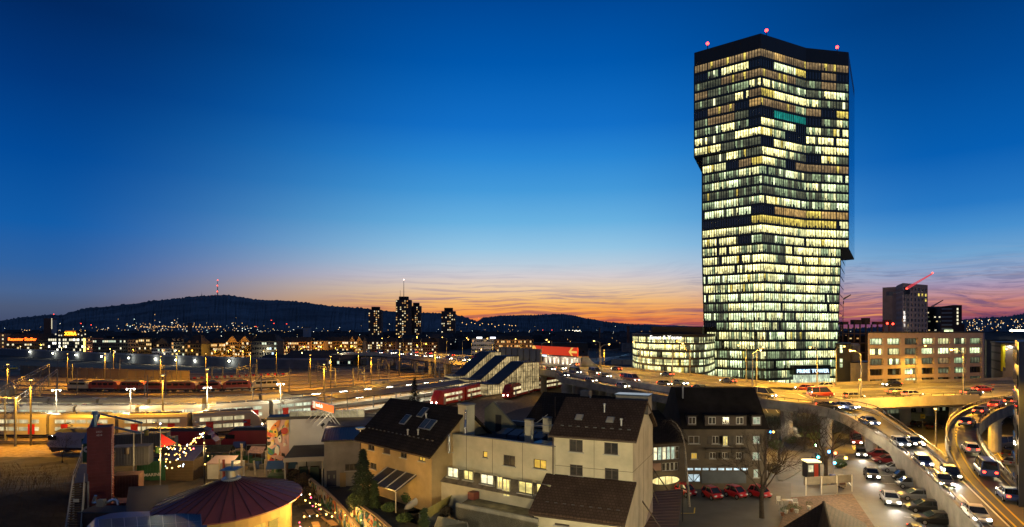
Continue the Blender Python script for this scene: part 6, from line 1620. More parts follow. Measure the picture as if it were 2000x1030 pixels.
# ---- flat-roofed wing with the lit rooms
a, b = P(870.5, 844.5, 11.1), P(1083, 871.5, 11.1); wf = Frame(a, b, 0); W1 = wf.len
t = thing('flat_roofed_house', 'beige flat-roofed house with a row of brightly lit yellow windows', 'house', wf.o, wf.rz); wing = t
up_w = [wf.rect(877, 870, 885, 883), wf.rect(943, 881, 952, 895), wf.rect(983, 888, 1006, 912), wf.rect(1042, 896, 1067, 918)]
zl = 7.15
m = MB(); wall_grid(m, 0, W1, zl, 11.0, up_w, .2)
dp = 9.0
m.quad((W1, 0, zl), (W1, dp, zl), (W1, dp, 11.0), (W1, 0, 11.0)); m.quad((0, 0, 0), (0, 0, 11.0), (0, dp, 11.0), (0, dp, 0)); m.quad((0, dp, 0), (0, dp, 11.0), (W1, dp, 11.0), (W1, dp, 0))
m.build('wall', beige, t)
yo = -1.5
lo_w = [wf.rect(873.5, 912, 894, 935, yo), wf.rect(905, 918, 923, 940, yo), wf.rect(938, 925, 963, 949, yo), wf.rect(1012, 939, 1039, 967, yo), wf.rect(1047, 944, 1074, 971, yo)]
dr = wf.rect(981, 935, 995, 972, yo); dl = wf.rect(970, 931, 980, 957, yo)
m = MB(); m.X = Matrix.Translation((0, yo, 0)); wall_grid(m, -.1, W1, 0, 6.3, lo_w + [dr, dl], .2); m.X = None
m.quad((-.1, yo, 0), (-.1, yo, 6.3), (-.1, 0, 6.3), (-.1, 0, 0)); m.build('lower_wall', beige, t)
m = MB(); m.extrude([(-.15, -1.7, 6.3), (-.15, -.001, 7.35), (-.15, -.001, 7.15), (-.15, -1.5, 6.2)], (W1 + .15, 0, 0)); m.build('ledge_roof', mat('weathered_ledge', (.16, .13, .09), .9, (.9, .7), bump=(3, .2)), t)
m = MB()
for f in (.21, .46, .73): m.box(W1 * f, W1 * f + .04, -.015, -.001, zl + .2, 11.0)
m.build('panel_joint', MATS['joint_dark'], t)
for w_, gl in zip(up_w, (rm_d, rm_o, rm_d, rm_o)): window(t, *w_, gl, frame_b, bars=1 if w_[1] - w_[0] > .8 else 0)
for w_, gl in zip(lo_w, (rm_w, rm_y, rm_w, rm_y, rm_y)):
    o = window(t, *w_, gl, frame_b, y=.12, bars=1); o.location = (0, yo, 0)
for q, nm in ((dr, 'door'), (dl, 'window')):
    o = window(t, *q, rm_y, frame_w, bars=1, sill=False, name=nm); o.location = (0, yo, 0)
for q in (dr, lo_w[2], lo_w[3], lo_w[0]):
    c = wf.world((q[0] + q[1]) / 2, yo - .5, (q[2] + q[3]) / 2); light('window_glow', c, (1, .78, .3), 60, .4, spot=150, target=c - wf.uy * 4 + Vector((0, 0, -3)), blend=.8)
m = MB(); m.box(.02, W1 - .02, .02, dp - .02, 10.4, 10.5); m.build('roof', mat('gravel_roof', (.035, .035, .036), .95, (2, .4)), t)
m = MB(); m.box(-.06, W1 + .03, -.06, .22, 11.0, 11.1); m.box(-.06, .22, .22, dp, 11.0, 11.1); m.box(.22, W1, dp - .25, dp + .06, 11.0, 11.5); m.build('parapet_cap', mat('zinc_cap', (.2, .2, .2), .5, metal=.5), t)
for i in range(4):
    m = MB(); x = 4.0 + i * 1.5; m.extrude([(x, 3.6, 10.5), (x, 3.6, 10.9), (x, 5.2, 11.3), (x, 5.2, 10.5)], (1.3, 0, 0)); m.build('roof_light', mat('sky_glass', (.05, .07, .1), .03), t)
for i in range(3):
    m = MB(); x = 10.0 + i * 1.1; m.box(x, x + 1.0, 1.6, 3.2, 10.5, 10.85); m.build('roof_light', mat('pale_skylight', (.25, .24, .2), .3), t)
for x, y in ((8.4, 2.6), (9.2, 4.8)):
    m = MB(); m.box(x, x + .75, y, y + .6, 10.5, 12.8); m.build('chimney', beige, t); m = MB(); m.box(x - .06, x + .81, y - .06, y + .66, 12.8, 12.92); m.build('chimney_cap', conc_dark, t)
m = MB(); m.tube((10.1, 1.4, 10.5), (10.1, 1.4, 13.0), .05); m.tube((9.2, 1.6, 12.4), (12.8, 2.2, 12.7), .03, n=4); m.tube((10.1, 1.4, 12.5), (11.2, 2.6, 13.6), .03, n=4)
for k in range(5): m.tube((10.3 + k * .5, 1.4, 12.48 + k * .05), (10.3 + k * .5, 2.4, 12.52 + k * .05), .015, n=4)
m.build('aerial', mat('zinc', (.3, .3, .3), .5), t)
m = MB(); m.lathe([(.02, .1), (.55, .2), (.6, .35)], 12, (12.9, .9, 10.7)); m.build('dish', white_tr, t)
m = MB(); m.box(5.0, 5.8, yo - .9, yo - .1, 5.3, 6.0); m.build('storage_chest', mat('chest_red', (.14, .03, .02), .6), t)

# ---- dark-roofed house behind the wing
a, b = P(945, 825, 11.2), P(1100, 836, 11.2); br = Frame(wf.world(4.2, 9.4, 0), wf.world(14.6, 9.4, 0))
t = thing('dark_roofed_house', 'house with a black tiled roof rising behind the flat-roofed wing', 'house', br.o, br.rz)
BL = br.len; m = MB(); m.box(0, BL, 0, 8.5, 0, 11.2); m.poly([(0, 0, 11.2), (0, 4.25, 14.2), (0, 8.5, 11.2)]); m.poly([(BL, 0, 11.2), (BL, 8.5, 11.2), (BL, 4.25, 14.2)]); m.build('wall', beige, t)
m = MB(); gable_roof(m, BL, 8.5, 11.2, 14.3, .5); m.build('roof', tiles_dk, t)
m = MB(); m.box(BL * .45, BL * .45 + 1.1, 4.0, 4.8, 13.6, 15.0); m.build('chimney', conc_dark, t)
for x, y in ((BL * .72, 1.8), (BL * .63, 3.0)): roof_vent(t, x, y, 11.4 + y * .73, .9)
downpipe(t, BL * .3, 11.4, 14.4, 1.0)

# ---- yellow house with the big dark roof
a, b = P(705, 852, 9.5), P(843, 883, 9.5); yh_ = Frame(a, b, 0); YL = yh_.len; yd_ = 9.0
t = thing('yellow_house', 'ochre yellow house with a large dark tiled roof and skylights', 'house', yh_.o, yh_.rz)
ze, zr = 9.5, 13.4
yw = [yh_.rect(719, 860, 731, 881), yh_.rect(749, 867, 762, 888), yh_.rect(782, 875, 794, 896), yh_.rect(818, 883, 830, 903), yh_.rect(757, 913, 764, 931), yh_.rect(723, 903, 735, 918)]
m = MB(); wall_grid(m, 0, YL, 0, ze, yw, .2); m.poly([(YL, 0, 0), (YL, yd_, 0), (YL, yd_, ze), (YL, yd_ / 2, zr), (YL, 0, ze)]); m.poly([(0, 0, 0), (0, 0, ze), (0, yd_ / 2, zr), (0, yd_, ze), (0, yd_, 0)]); m.quad((0, yd_, 0), (0, yd_, ze), (YL, yd_, ze), (YL, yd_, 0)); m.build('wall', ochre, t)
m = MB(); gable_roof(m, YL, yd_, ze, zr, .55); m.build('roof', tiles_dk, t)
m = MB(); m.box(-.5, YL + .5, -.74, -.6, ze - .55, ze - .42); m.build('gutter', gutter_m, t)
for w_, gl in zip(yw, (rm_d, mat('brown_shutter', (.05, .028, .02), .6), rm_d, rm_o, rm_d, rm_d)): window(t, *w_, gl, frame_b, bars=1)
snow_guard(t, YL, ze, (zr - ze) / yd_ * 2)
for x, s in ((YL * .42, .52), (YL * .56, .75), (YL * .70, .50), (YL * .775, .50)): skylight(t, x, s, yd_, ze, zr, .85, 1.25)
for x, y in ((YL * .66, 2.8), (YL * .72, 1.1), (YL * .60, .9)): roof_vent(t, x, y, ze + y * .86 + .2, .5)
downpipe(t, .1, 0, ze - .5)
m = MB(); m.lathe([(.05, 0), (.5, .12), (.62, .3)], 14, (-.6, .3, ze + .6)); m.tube((-.6, .3, ze - .4), (-.6, .3, ze + .7), .04); m.build('dish', white_tr, t)
m = MB(); m.box(YL * .98, YL * .98 + 1.3, yd_ * .42, yd_ * .42 + 1.2, zr - 3, zr + .6); m.build('chimney', beige, t)
m = MB(); m.box(YL * .98 - .1, YL * .98 + 1.4, yd_ * .42 - .1, yd_ * .42 + 1.3, zr + .6, zr + .75); m.build('chimney_cap', conc_dark, t)
m = MB(); m.pipe([(YL + 1.5, yd_ * .36, zr - 4), (YL + 1.5, yd_ * .36, zr - 1.6), (YL + 1.15, yd_ * .40, zr - .9), (YL + 1.2, yd_ * .4, zr + .2)], .14, 8); m.build('flue_pipe', mat('bright_flue', (.6, .6, .6), .25, metal=.9), t); m = MB(); m.pipe([(YL + .6, yd_ * .2, zr - 4.2), (YL + .6, yd_ * .2, zr - 2.4), (YL + .1, yd_ * .25, zr - 2.0)], .16, 8); m.build('flue_pipe', mat('bright_flue', (.6, .6, .6), .25, metal=.9), t)
# porch roof with glass
m = MB(); q = yh_.rect(757, 897, 838, 930); zc = 6.1
m.extrude([(q[0], -2.6, zc - .7), (q[0], -.02, zc + .5), (q[0], -.02, zc + .6), (q[0], -2.6, zc - .6)], (5.4, 0, 0)); m.build('porch_roof', mat('porch_glass', (.06, .055, .05), .25), t)
m = MB()
for k in range(4): x = q[0] + .05 + k * 1.75; m.tube((x, -2.62, zc - .58), (x, -.05, zc + .66), .06, n=4)
for x in (q[0] + .1, q[0] + 5.2): m.tube((x, -2.5, G0), (x, -2.5, zc - .7), .06, n=5)
m.build('porch_frame', mat('pale_wood', (.42, .36, .28), .7), t)
t = thing('party_wall', 'low gabled party wall with a small door above the flat roof', 'wall', wf.world(.2, 6.5, 0), wf.rz)
m = MB(); m.extrude([(0, 0, 10.3), (0, 0, 13.0), (1.2, 0, 13.8), (4.2, 0, 11.4), (4.2, 0, 10.3)], (0, .3, 0)); m.build('wall', mat('olive_render', (.2, .18, .11), .9, (.5, .2)), t)
m = MB(); m.box(1.6, 2.4, -.05, 0, 10.5, 12.4); m.build('door', trim_dk, t)

# ---- mural building with the orange roof sign
mb = Frame(P(633, 952, 0), Vector(P(633, 952, 0)) + Vector((7.4, 1.6, 0))); ML = mb.len
t = thing('mural_workshop', 'grey workshop with a painted mural end wall and a dark metal roof', 'workshop', mb.o, mb.rz); ws = t
zt0 = ZY(862, mb.o.y); MW = 15.5
bd = mb.rect(638, 920, 657, 951); mw = mb.rect(674, 907, 700, 919)
m = MB(); wall_grid(m, 0, ML, 0, zt0, [mw, (bd[0], bd[1], 0.0, bd[3])], .2); m.quad((ML, 0, 0), (ML, MW, 0), (ML, MW, zt0 + 1.5), (ML, 0, zt0)); m.quad((ML, MW, 0), (-9.5, MW, 0), (-9.5, MW, zt0 + 1.6), (ML, MW, zt0 + 1.5)); m.build('wall', mat('workshop_plaster', (.27, .245, .2), .9, (.5, .25), bump=(5, .2)), t)
# white upper side wall running back, with a red sign and four windows
sw = [(4.0 + i * 1.55, 5.0 + i * 1.55, zt0 - 2.1, zt0 - .75) for i in range(4)]
m = MB(); m.X = Matrix(((0, -1, 0, 0), (1, 0, 0, 0), (0, 0, 1, 0), (0, 0, 0, 1)))
# local x -> depth; plane at x=0 facing left
m.X = Matrix(((0, 1, 0, 0), (1, 0, 0, 0), (0, 0, 1, 0), (0, 0, 0, 1)))
wall_grid(m, 0, MW - 3.4, 0, zt0 + .9, sw, .15); m.X = None
m.build('side_wall', mat('white_cladding', (.36, .36, .36), .8, (.3, .12)), t)
for q in sw:
    m = MB(); m.box(.08, .12, q[0], q[1], q[2], q[3]); m.build('window', rm_d, t)
m = MB(); m.box(-.12, -.02, 3.6, 10.2, zt0 - .55, zt0 + .75); m.build('sign', mat('sign_dark_red', (.22, .02, .02), .6), t); m = MB(); m.box(-.13, -.02, 10.5, 12.0, zt0 - .55, zt0 + .8); m.build('sign', mat('sign_pale', (.5, .42, .4), .6), t)
m = MB(); m.box(-9.5, 0, MW - 3.4, MW - 3.2, 0, zt0 + 1.5); m.build('back_wall', MATS['white_cladding'], t)
m = MB(); m.extrude([(-.35, -.4, zt0 - .05), (ML + .4, -.4, zt0 - .05), (ML + .4, -.4, zt0 + .15), (-.35, -.4, zt0 + .15)], (0, 6.5, .85)); m.build('roof', mat('seamed_dark_roof', (.035, .03, .036), .5, (.3, .3), pattern=('wave', 'X', .9)), t)
m = MB(); m.box(-.3, ML + .35, 6.1, MW, zt0 + .95, zt0 + 1.1); m.build('flat_roof', mat('felt_roof', (.13, .10, .085), .9, (.8, .35)), t)
m = MB(); m.box(-9.6, -.3, MW - 3.3, MW + .1, zt0 + 1.5, zt0 + 1.9); m.build('parapet', trim_dk, t)
m = MB(); m.box(-9.2, -.4, MW - 2.9, MW - .2, zt0 + 1.45, zt0 + 1.5); m.build('roof_deck', mat('blue_wet_roof', (.05, .08, .12), .12), t)
m = MB(); m.box(bd[0], bd[1], .1, .16, .05, bd[3]); dd_ = m.build('door', mat('door_navy', (.018, .02, .05), .5), t)
for x in ((bd[0] + bd[1]) / 2 - .35, (bd[0] + bd[1]) / 2 + .35): m = MB(); m.cbox((x, .08, bd[3] * .62), .22, .05, .5); m.build('door_pane', mat('pale_glass', (.2, .22, .2), .15), dd_)
window(t, *mw, rm_d, frame_b, bars=2)
m = MB(); m.box(bd[1] + .5, bd[1] + 1.3, -.4, -.32, 0, 2.0); m.build('board', mat('tan_board', (.3, .2, .09), .8), t)
# mural: the painted end wall on the left (patches of flat colour) and the painted lean-to wall
MUR = [mat('mural_' + n, c, .85) for n, c in dict(pink=(.42, .25, .22), teal=(.03, .14, .13), yellow=(.5, .33, .05), black=(.015, .015, .018), red=(.3, .04, .03), green=(.06, .16, .05), white=(.5, .48, .42), orange=(.45, .15, .04), blue=(.05, .12, .2), cream=(.48, .38, .24))  .items()]
def mural(parent, o, u, v, nrm, w, h, seed, base, n=60, name='mural', hf=lambda f: 1.0, big=1.0):
    """an abstract painted wall: overlapping leaf, disc and wave shapes, each a few millimetres of paint"""
    rn = random.Random(seed); m = MB(); o, u, v, nrm = map(Vector, (o, u, v, nrm))
    pt = lambda a, b, k: o + u * a + v * b + nrm * (.008 + .0022 * k)
    N_ = 24; m.m = base
    m.poly([pt(0, 0, 0), pt(w, 0, 0)] + [pt(w * f / N_, h * hf(f / N_), 0) for f in range(N_, -1, -1)])
    for k in range(n):
        m.m = rn.randrange(len(MUR)); a = rn.uniform(0, w); b = rn.uniform(0, h * hf(a / w)); s = rn.uniform(.12, .42) * big * min(h, 3.2)
        th = rn.uniform(0, 6.3); el = rn.choice((.25, .4, 1.0, .3)); sh_ = rn.random(); pts = []
        for j in range(12):
            q = 2 * math.pi * j / 12; r_ = s * (1 if sh_ < .7 else (1 if j % 2 else .55)); x_, y_ = r_ * math.cos(q), r_ * el * math.sin(q)
            x2, y2 = x_ * math.cos(th) - y_ * math.sin(th), x_ * math.sin(th) + y_ * math.cos(th)
            aa = min(w, max(0, a + x2)); bb = min(h * hf(aa / w), max(0, b + y2)); pts.append(pt(aa, bb, k + 1))
        m.poly(pts)
        if sh_ < .35:
            m.m = 3; m.poly([pt(min(w, max(0, a + s * .5 * el * math.cos(2 * math.pi * j / 8))), min(h * hf(a / w), max(0, b + s * .5 * el * math.sin(2 * math.pi * j / 8))), k + 1.5) for j in range(8)])
    return m.build(name, MUR, parent)
mural(t, (-9.5 - .02, MW + .0, 0.2), (0, -1, 0), (0, 0, 1), (-1, 0, 0), 3.4, zt0 + 1.3, 5, 0, 90, big=.8)
m = MB(); m.box(-9.5, -9.3, MW - 3.4, MW, 0, zt0 + 1.5); m.build('end_wall', MATS['white_cladding'], t)
mural(t, (-9.5, MW - 3.4 - .02, .2), (1, 0, 0), (0, 0, 1), (0, -1, 0), 3.2, zt0 + 1.3, 6, 0, 70, big=.8)
# lean-to
lt = thing('lean_to', 'lean-to with a flat black roof and a painted pink side wall', 'lean-to', mb.world(-4.4, 1.0, 0), mb.rz)
m = MB(); m.box(-1.0, 4.3, -.3, 9.4, 3.9, 4.15); m.build('roof', mat('black_felt', (.012, .012, .012), .95, (.7, .4)), lt)
m = MB(); m.box(-1.1, 4.35, -.5, -.3, 3.6, 4.2); m.build('fascia', mat('pale_fascia', (.4, .36, .28), .8), lt)
m = MB(); m.box(-1.0, -.8, -.2, 9.4, 0, 3.9); m.build('side_wall', mat('pink_wall', (.36, .22, .19), .85), lt)
mural(lt, (-1.02, 9.2, 0), (0, -1, 0), (0, 0, 1), (-1, 0, 0), 9.2, 3.7, 9, 0, 34, big=.8)
m = MB(); m.box(1.6, 1.75, 2.5, 2.6, 0, 3.8); m.build('back_screen', dark_m, lt)
for x in (-.9, 4.1): m = MB(); m.box(x - .1, x + .1, -.35, -.15, 0, 3.8); m.build('post', MATS['pale_fascia'], lt)
for x in (.6, 2.2): m = MB(); m.box(x, x + 1.2, 2.2, 3.0, 0, 2.2); m.build('locker', mat('locker_green', (.02, .05, .035), .6), lt)
# roof sign: orange panel on struts, its floodlit look put in as glow
sf = Frame(P(610.5, 790, 9.5), P(651, 807, 9.5))
a3 = mb.world(-1.0, 11.6, zt0 + 1.1); fs = Frame((a3.x - 1.2, a3.y + 1.0), (a3.x + 4.2, a3.y - 2.4), 0)
a3 = Q(610.5, 99, 0); b3_ = Q(652, 92, 0); fs = Frame(a3, b3_, 0)
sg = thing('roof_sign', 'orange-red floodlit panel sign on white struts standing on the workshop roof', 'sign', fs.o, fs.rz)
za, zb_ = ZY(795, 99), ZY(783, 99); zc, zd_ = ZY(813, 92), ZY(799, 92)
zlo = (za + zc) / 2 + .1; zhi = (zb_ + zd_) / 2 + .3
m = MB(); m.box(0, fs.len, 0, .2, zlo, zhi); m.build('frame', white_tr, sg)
m = MB(); m.box(fs.len * .15, fs.len - .08, -.03, 0, zlo + .1, zhi - .1); m.build('panel', emis('sign_orange_glow', (1, .16, .015), 1.15, 'AUTO'), sg)
m = MB(); m.box(.08, fs.len * .13, -.03, 0, zlo + .1, zhi - .1); m.build('logo_panel', emis('sign_cream_glow', (1, .85, .6), .8, 'NONE'), sg)
m = MB(); z = (zlo + zhi) / 2; m.tube((.3, -.05, z + .25), (.3, -.03, z + .25), .16, n=10); m.tube((.3, -.05, z - .25), (.3, -.03, z - .25), .14, n=10); m.build('logo', emis('sign_red_glow', (.9, .05, .02), .8, 'NONE'), sg)
text('trunk.ch', .85, emis('sign_white_glow', (1, .95, .8), 1.6, 'NONE'), 'letters', sg, (fs.len * .18, -.05, z - .2), ext=.01, align='LEFT', bold=.015)
m = MB()
zr0 = zt0 + 1.1
for f in (.25, .45, .62, .82): m.tube((fs.len * f, .1, zlo), (fs.len * (f - .1), -1.6, zr0), .06, n=4); m.tube((fs.len * f, .1, zlo), (fs.len * (f + .06), 1.4, zr0), .06, n=4)
m.build('struts', white_tr, sg)
for x in (-1.2, fs.len + .8):
    m = MB(); m.tube((x, -2.0, zr0), (x, -2.0, zr0 + .5), .05); m.tube((x, -2.2, zr0 + .4), (x, -1.8, zr0 + .7), .2, n=10); m.build('floodlight', dark_m, sg)
    light('sign_floodlight', fs.world(x, -1.7, zr0 + .7), (1, .8, .5), 900, .1, spot=120, target=fs.world(fs.len / 2, .2, zr0 + .4), blend=.8)
# glazed roof lantern
gl_ = thing('roof_lantern', 'long arched glazed roof lantern behind the orange roof sign', 'skylight', mb.world(-6.3, MW - 1.6, zt0 + 1.5), mb.rz)
m = MB(); arc = [(0, 1.3 * math.cos(math.pi * k / 8), 1.1 * math.sin(math.pi * k / 8)) for k in range(9)]; m.extrude(arc, (11.5, 0, 0)); m.build('glazing', room('lantern_glass', (1, .8, .4), .35, .5, .5, .4), gl_)
m = MB()
for i in range(11): m.pipe([(i * 1.15, 1.35 * math.cos(math.pi * k / 8), 1.15 * math.sin(math.pi * k / 8)) for k in range(9)], .05, 4)
m.build('ribs', mat('pale_wood', (.42, .36, .28), .7), gl_)

# ---- connecting building and dark apartment house
cf = Frame(P(1262, 968, 0), P(1338, 962, 0)); CL = cf.len
t = thing('link_building', 'dark link building with a band of office windows and a glowing oval window', 'building', cf.o, cf.rz)
cz = ZY(868, cf.o.y)
bandw = cf.rect(1268, 875, 1328, 897); band2 = cf.rect(1293, 905, 1326, 919)
m = MB(); wall_grid(m, -3, CL, 0, cz, [bandw, band2], .25); m.quad((-3, 0, 0), (-3, 0, cz), (-3, 9, cz), (-3, 9, 0)); m.quad((CL, 0, 0), (CL, 9, 0), (CL, 9, cz), (CL, 0, cz)); m.build('wall', mat('dark_brown_render', (.085, .065, .045), .9, (.5, .3)), t)
m = MB(); m.extrude([(-3.2, -.4, cz), (-3.2, 7.5, ZY(801, 92)), (-3.2, 7.5, ZY(801, 92) + .2), (-3.2, -.4, cz + .2)], (CL + 3.3, 0, 0)); m.build('roof', tiles_dk, t)
for k in range(7):
    a_ = bandw[0] + (bandw[1] - bandw[0]) * k / 7; b_ = a_ + (bandw[1] - bandw[0]) / 7
    window(t, a_ + .03, b_ - .03, bandw[2], bandw[3], [rm_c, rm_w, rm_c, rm_w, rm_c, rm_c, rm_d][k], frame_w, y=.2, bars=0, hbar=True, sill=False)
for k in range(4):
    a_ = band2[0] + (band2[1] - band2[0]) * k / 4; window(t, a_ + .03, a_ + (band2[1] - band2[0]) / 4 - .03, band2[2], band2[3], rm_d, frame_w, y=.2, bars=0, sill=False)
m = MB(); q = cf.rect(1268, 906, 1291, 919); m.box(q[0], q[1], -.04, 0, q[2], q[3]); m.build('panel', mat('pink_panel', (.3, .17, .12), .8), t)
q = cf.rect(1271, 932, 1327, 945); cx, cz_ = (q[0] + q[1]) / 2, (q[2] + q[3]) / 2; rx, rz_ = (q[1] - q[0]) / 2, (q[3] - q[2]) / 2
m = MB(); m.poly([(cx + rx * math.cos(2 * math.pi * i / 28), -.05, cz_ + rz_ * math.sin(2 * math.pi * i / 28)) for i in range(28)]); ow = m.build('oval_window', room('oval_glow', (1, .80, .30), 1.3, .9, .6, .3, 'AUTO'), t)
m = MB(); m.pipe([(cx + rx * math.cos(2 * math.pi * i / 28), -.07, cz_ + rz_ * math.sin(2 * math.pi * i / 28)) for i in range(29)], .05, 4)
for f in (-.5, 0, .45): m.box(cx + rx * f - .03, cx + rx * f + .03, -.1, -.06, cz_ - rz_ * .9, cz_ + rz_ * .85)
m.build('frame', dark_m, ow)
light('oval_light', cf.world(cx, -1.2, cz_), (1, .8, .35), 90, .5)

af = Frame(P(1335, 956, 0), P(1497, 956, 0)); AL_ = af.len; AD = af.o.y
t = thing('apartment_house', 'dark four-storey apartment house with a steep black roof and dormers', 'apartment house', af.o, af.rz)
az_ = ZY(838, AD); ad = 10.5; azr = 0
rows = {0: [(1345, 852, 1366, 867), (1391, 852, 1404, 867), (1412, 852, 1422, 871), (1438, 852, 1450, 867), (1471, 852, 1484, 866)],
        1: [(1350, 885, 1362, 897), (1386, 884, 1398, 896), (1411, 884, 1421, 896), (1438, 884, 1449, 896), (1470, 884, 1484, 898)], 2: [(1472, 917, 1481, 933)]}
hl = [af.rect(*q) for r in rows.values() for q in r]
sh_r = af.rect(1342, 926, 1368, 942); tp = [af.rect(1342 + i * 15.2, 914.5, 1354 + i * 15.2, 919) for i in range(8)]
m = MB(); wall_grid(m, 0, AL_, 0, az_, hl + [sh_r] + tp, .2); m.quad((0, 0, 0), (0, 0, az_), (0, ad, az_), (0, ad, 0)); m.quad((AL_, 0, 0), (AL_, ad, 0), (AL_, ad, az_), (AL_, 0, az_)); m.build('wall', mat('umber_render', (.105, .082, .055), .9, (.6, .25)), t)
zrd = ZY(757, AD + ad * .45)
m = MB(); m.loft([[(-.3, -.4, az_), (AL_ + .3, -.4, az_), (AL_ + .3, ad + .4, az_), (-.3, ad + .4, az_)], [(-.1, ad * .42, zrd), (AL_ + .1, ad * .42, zrd), (AL_ + .1, ad * .6, zrd), (-.1, ad * .6, zrd)]]); m.build('roof', mat('black_tiles', (.02, .016, .013), .85, spec=.1, noise=(.5, .4)), t)
gls = [rm_d, rm_d, rm_y, rm_d, rm_c, rm_o, rm_d, rm_d, rm_d, rm_c, rm_c]
for q, gl in zip(hl, gls):
    window(t, *q, gl, frame_w, bars=1, hbar=gl is rm_c)
for q in hl[1:4] + hl[6:9]:
    for s_ in (q[0] - .62, q[1] + .1): m = MB(); m.box(s_, s_ + .5, -.06, -.01, q[2], q[3]); m.build('shutter', mat('grey_shutter', (.12, .1, .075), .8, pattern=('wave', 'Z', 4)), t)
for q in tp: m = MB(); m.box(q[0], q[1], .1, .14, q[2], q[3]); m.build('transom_window', room('shop_cool', (.75, .95, 1), 1.2, 1.4, 1, .5, 'AUTO'), t)
sw_ = window(t, *sh_r, room('shop_cool', (.75, .95, 1), 1.2), dark_m, bars=1, sill=False, name='shop_window')
m = MB(); xm = (sh_r[0] + sh_r[1]) / 2; m.tube((sh_r[0], .05, sh_r[3]), (xm, .05, sh_r[2]), .06, n=4); m.tube((sh_r[1], .05, sh_r[3]), (xm, .05, sh_r[2]), .06, n=4); m.build('brace', dark_m, sw_)
q = af.rect(1370, 921, 1457, 944); m = MB(); m.box(q[0], q[1], -.08, -.01, q[2], q[3]); m.build('shop_shutter', mat('blue_grey_shutter', (.13, .15, .17), .6, (.8, .3), pattern=('wave', 'Z', 3)), t)
q = af.rect(1376, 873, 1456, 878); m = MB(); m.box(q[0], q[1], -.9, 0, q[2], q[3] - .1); m.build('balcony', mat('umber_balcony', (.07, .055, .04), .9), t)
for px0, px1, n in ((1344, 1361, 1), (1378, 1459, 3), (1469, 1488, 1)):
    a_ = af.rect(px0, 813, px1, 832, -.3); m = MB(); m.box(a_[0], a_[1], -.1, 3.5, a_[2], a_[3]); dm = m.build('dormer', mat('dormer_umber', (.08, .06, .045), .9), t)
    m = MB(); m.box(a_[0] - .15, a_[1] + .15, -.35, 3.5, a_[3], a_[3] + .16); m.build('dormer_roof', MATS['black_tiles'], dm)
    for i in range(n):
        cxx = a_[0] + (a_[1] - a_[0]) * (i + .5) / n; wv = window(t, cxx - .5, cxx + .5, a_[2] + .2, a_[3] - .15, rm_c if px0 == 1469 else rm_d, frame_w, y=-.1, bars=1, sill=False, hbar=px0 == 1469)
downpipe(t, AL_ - .1, 0, az_)
m = MB(); m.tube((.8, 3.2, zrd - 1.5), (.8, 3.2, zrd + .3), .12); m.build('vent_pipe', mat('zinc', (.3, .3, .3), .5), t)

# ---- brown ribbed canopy between the houses, braced by poles
cp = thing('ribbed_canopy', 'brown ribbed canopy roof sloping towards the viewer beside the gabled house', 'canopy', P(1290, 1000, 3.0))
co = P(1290, 1000, 3.0); m = MB(); c4 = [P(1271, 963, 3.6), P(1333, 958, 3.6), P(1323, 1042, 2.7), P(1232, 1042, 2.7)]; m.extrude([p - co for p in c4], (0, 0, .12)); m.build('roof_sheet', mat('brown_sheet', (.075, .04, .025), .55, (.6, .3)), cp)
m = MB()
for k in range(15): f = k / 14; m.tube(c4[0].lerp(c4[3], f) - co + Vector((0, 0, .14)), c4[1].lerp(c4[2], f) - co + Vector((0, 0, .14)), .05, n=4)
m.build('ribs', mat('brown_rib', (.11, .06, .04), .5), cp)
for p in c4: m = MB(); m.tube(p - co, Vector((p.x - co.x, p.y - co.y, -co.z)), .08, n=6); m.build('post', dark_m, cp)
for i, ((x0, y0), (x1, y1)) in enumerate((((1258, 921), (1287, 985)), ((1266, 903), (1305, 958)), ((1242, 961), (1290, 1030)))):
    t = thing('brace_pole', ['short', 'upper', 'long lower'][i] + ' brown brace pole slanting from the gable wall over the ribbed canopy', 'pole', (0, 0, 0), 0, 'brace poles over the canopy')
    a_ = P(x0, y0, 6.4); b_ = P(x1, y1, 3.5); m = MB(); m.tube(a_, b_, .07, n=6); m.build('tube', mat('brown_pole', (.1, .07, .04), .6), t); m = MB(); m.ball(a_, .14); m.build('bracket', dark_m, t)

# ---- roof at the bottom right and the pergola screen
t = thing('tiled_outhouse', 'outhouse with a brown hipped tile roof at the bottom right', 'outhouse', P(1620, 1040, 0))
o_ = P(1620, 1040, 0); rp = P(1609, 981, 5.4)
e_ = [P(1512, 1040, 3.4), P(1585, 1080, 3.0), P(1725, 1080, 3.0), P(1690, 1022, 3.4), P(1615, 1000, 3.6)]
rg2 = P(1625, 1050, 5.4)
m = MB(); m.poly([e_[0] - o_, e_[1] - o_, rg2 - o_, rp - o_]); m.build('roof', tiles_dk, t)
m = MB(); m.poly([rp - o_, rg2 - o_, e_[2] - o_, e_[3] - o_]); m.build('roof', mat('rust_tiles', (.11, .06, .035), .85, (.6, .3), pattern=('brick', .35, .3, .06, .4)), t)
m = MB(); m.tube(rp - o_, rg2 - o_, .14, n=6); m.build('ridge_tile', tiles_dk, t)
m = MB(); m.prism([((p.x - o_.x) * .92, (p.y - o_.y) * .92) for p in e_[:4]], 0, 2.9); m.build('wall', beige, t)
sc2 = Frame(P(1574, 968, 0), P(1664, 962, 0))
t = thing('screen_fence', 'pale timber screen fence on posts above the rubble garden', 'fence', sc2.o, sc2.rz)
for k in range(4): m = MB(); x = sc2.len * k / 3; m.box(x - .06, x + .06, -.06, .06, 0, 2.4); m.build('post', mat('pale_wood', (.42, .36, .28), .7), t)
m = MB(); m.box(-.2, sc2.len + .2, .08, .14, 1.35, 2.4); m.build('panel', mat('weathered_boards', (.12, .095, .065), .85, (.8, .3)), t)
m = MB(); m.box(sc2.len * .34, sc2.len * .66, -.12, -.07, .1, 1.2); m.build('banner', mat('grey_banner', (.15, .13, .11), .8), t)
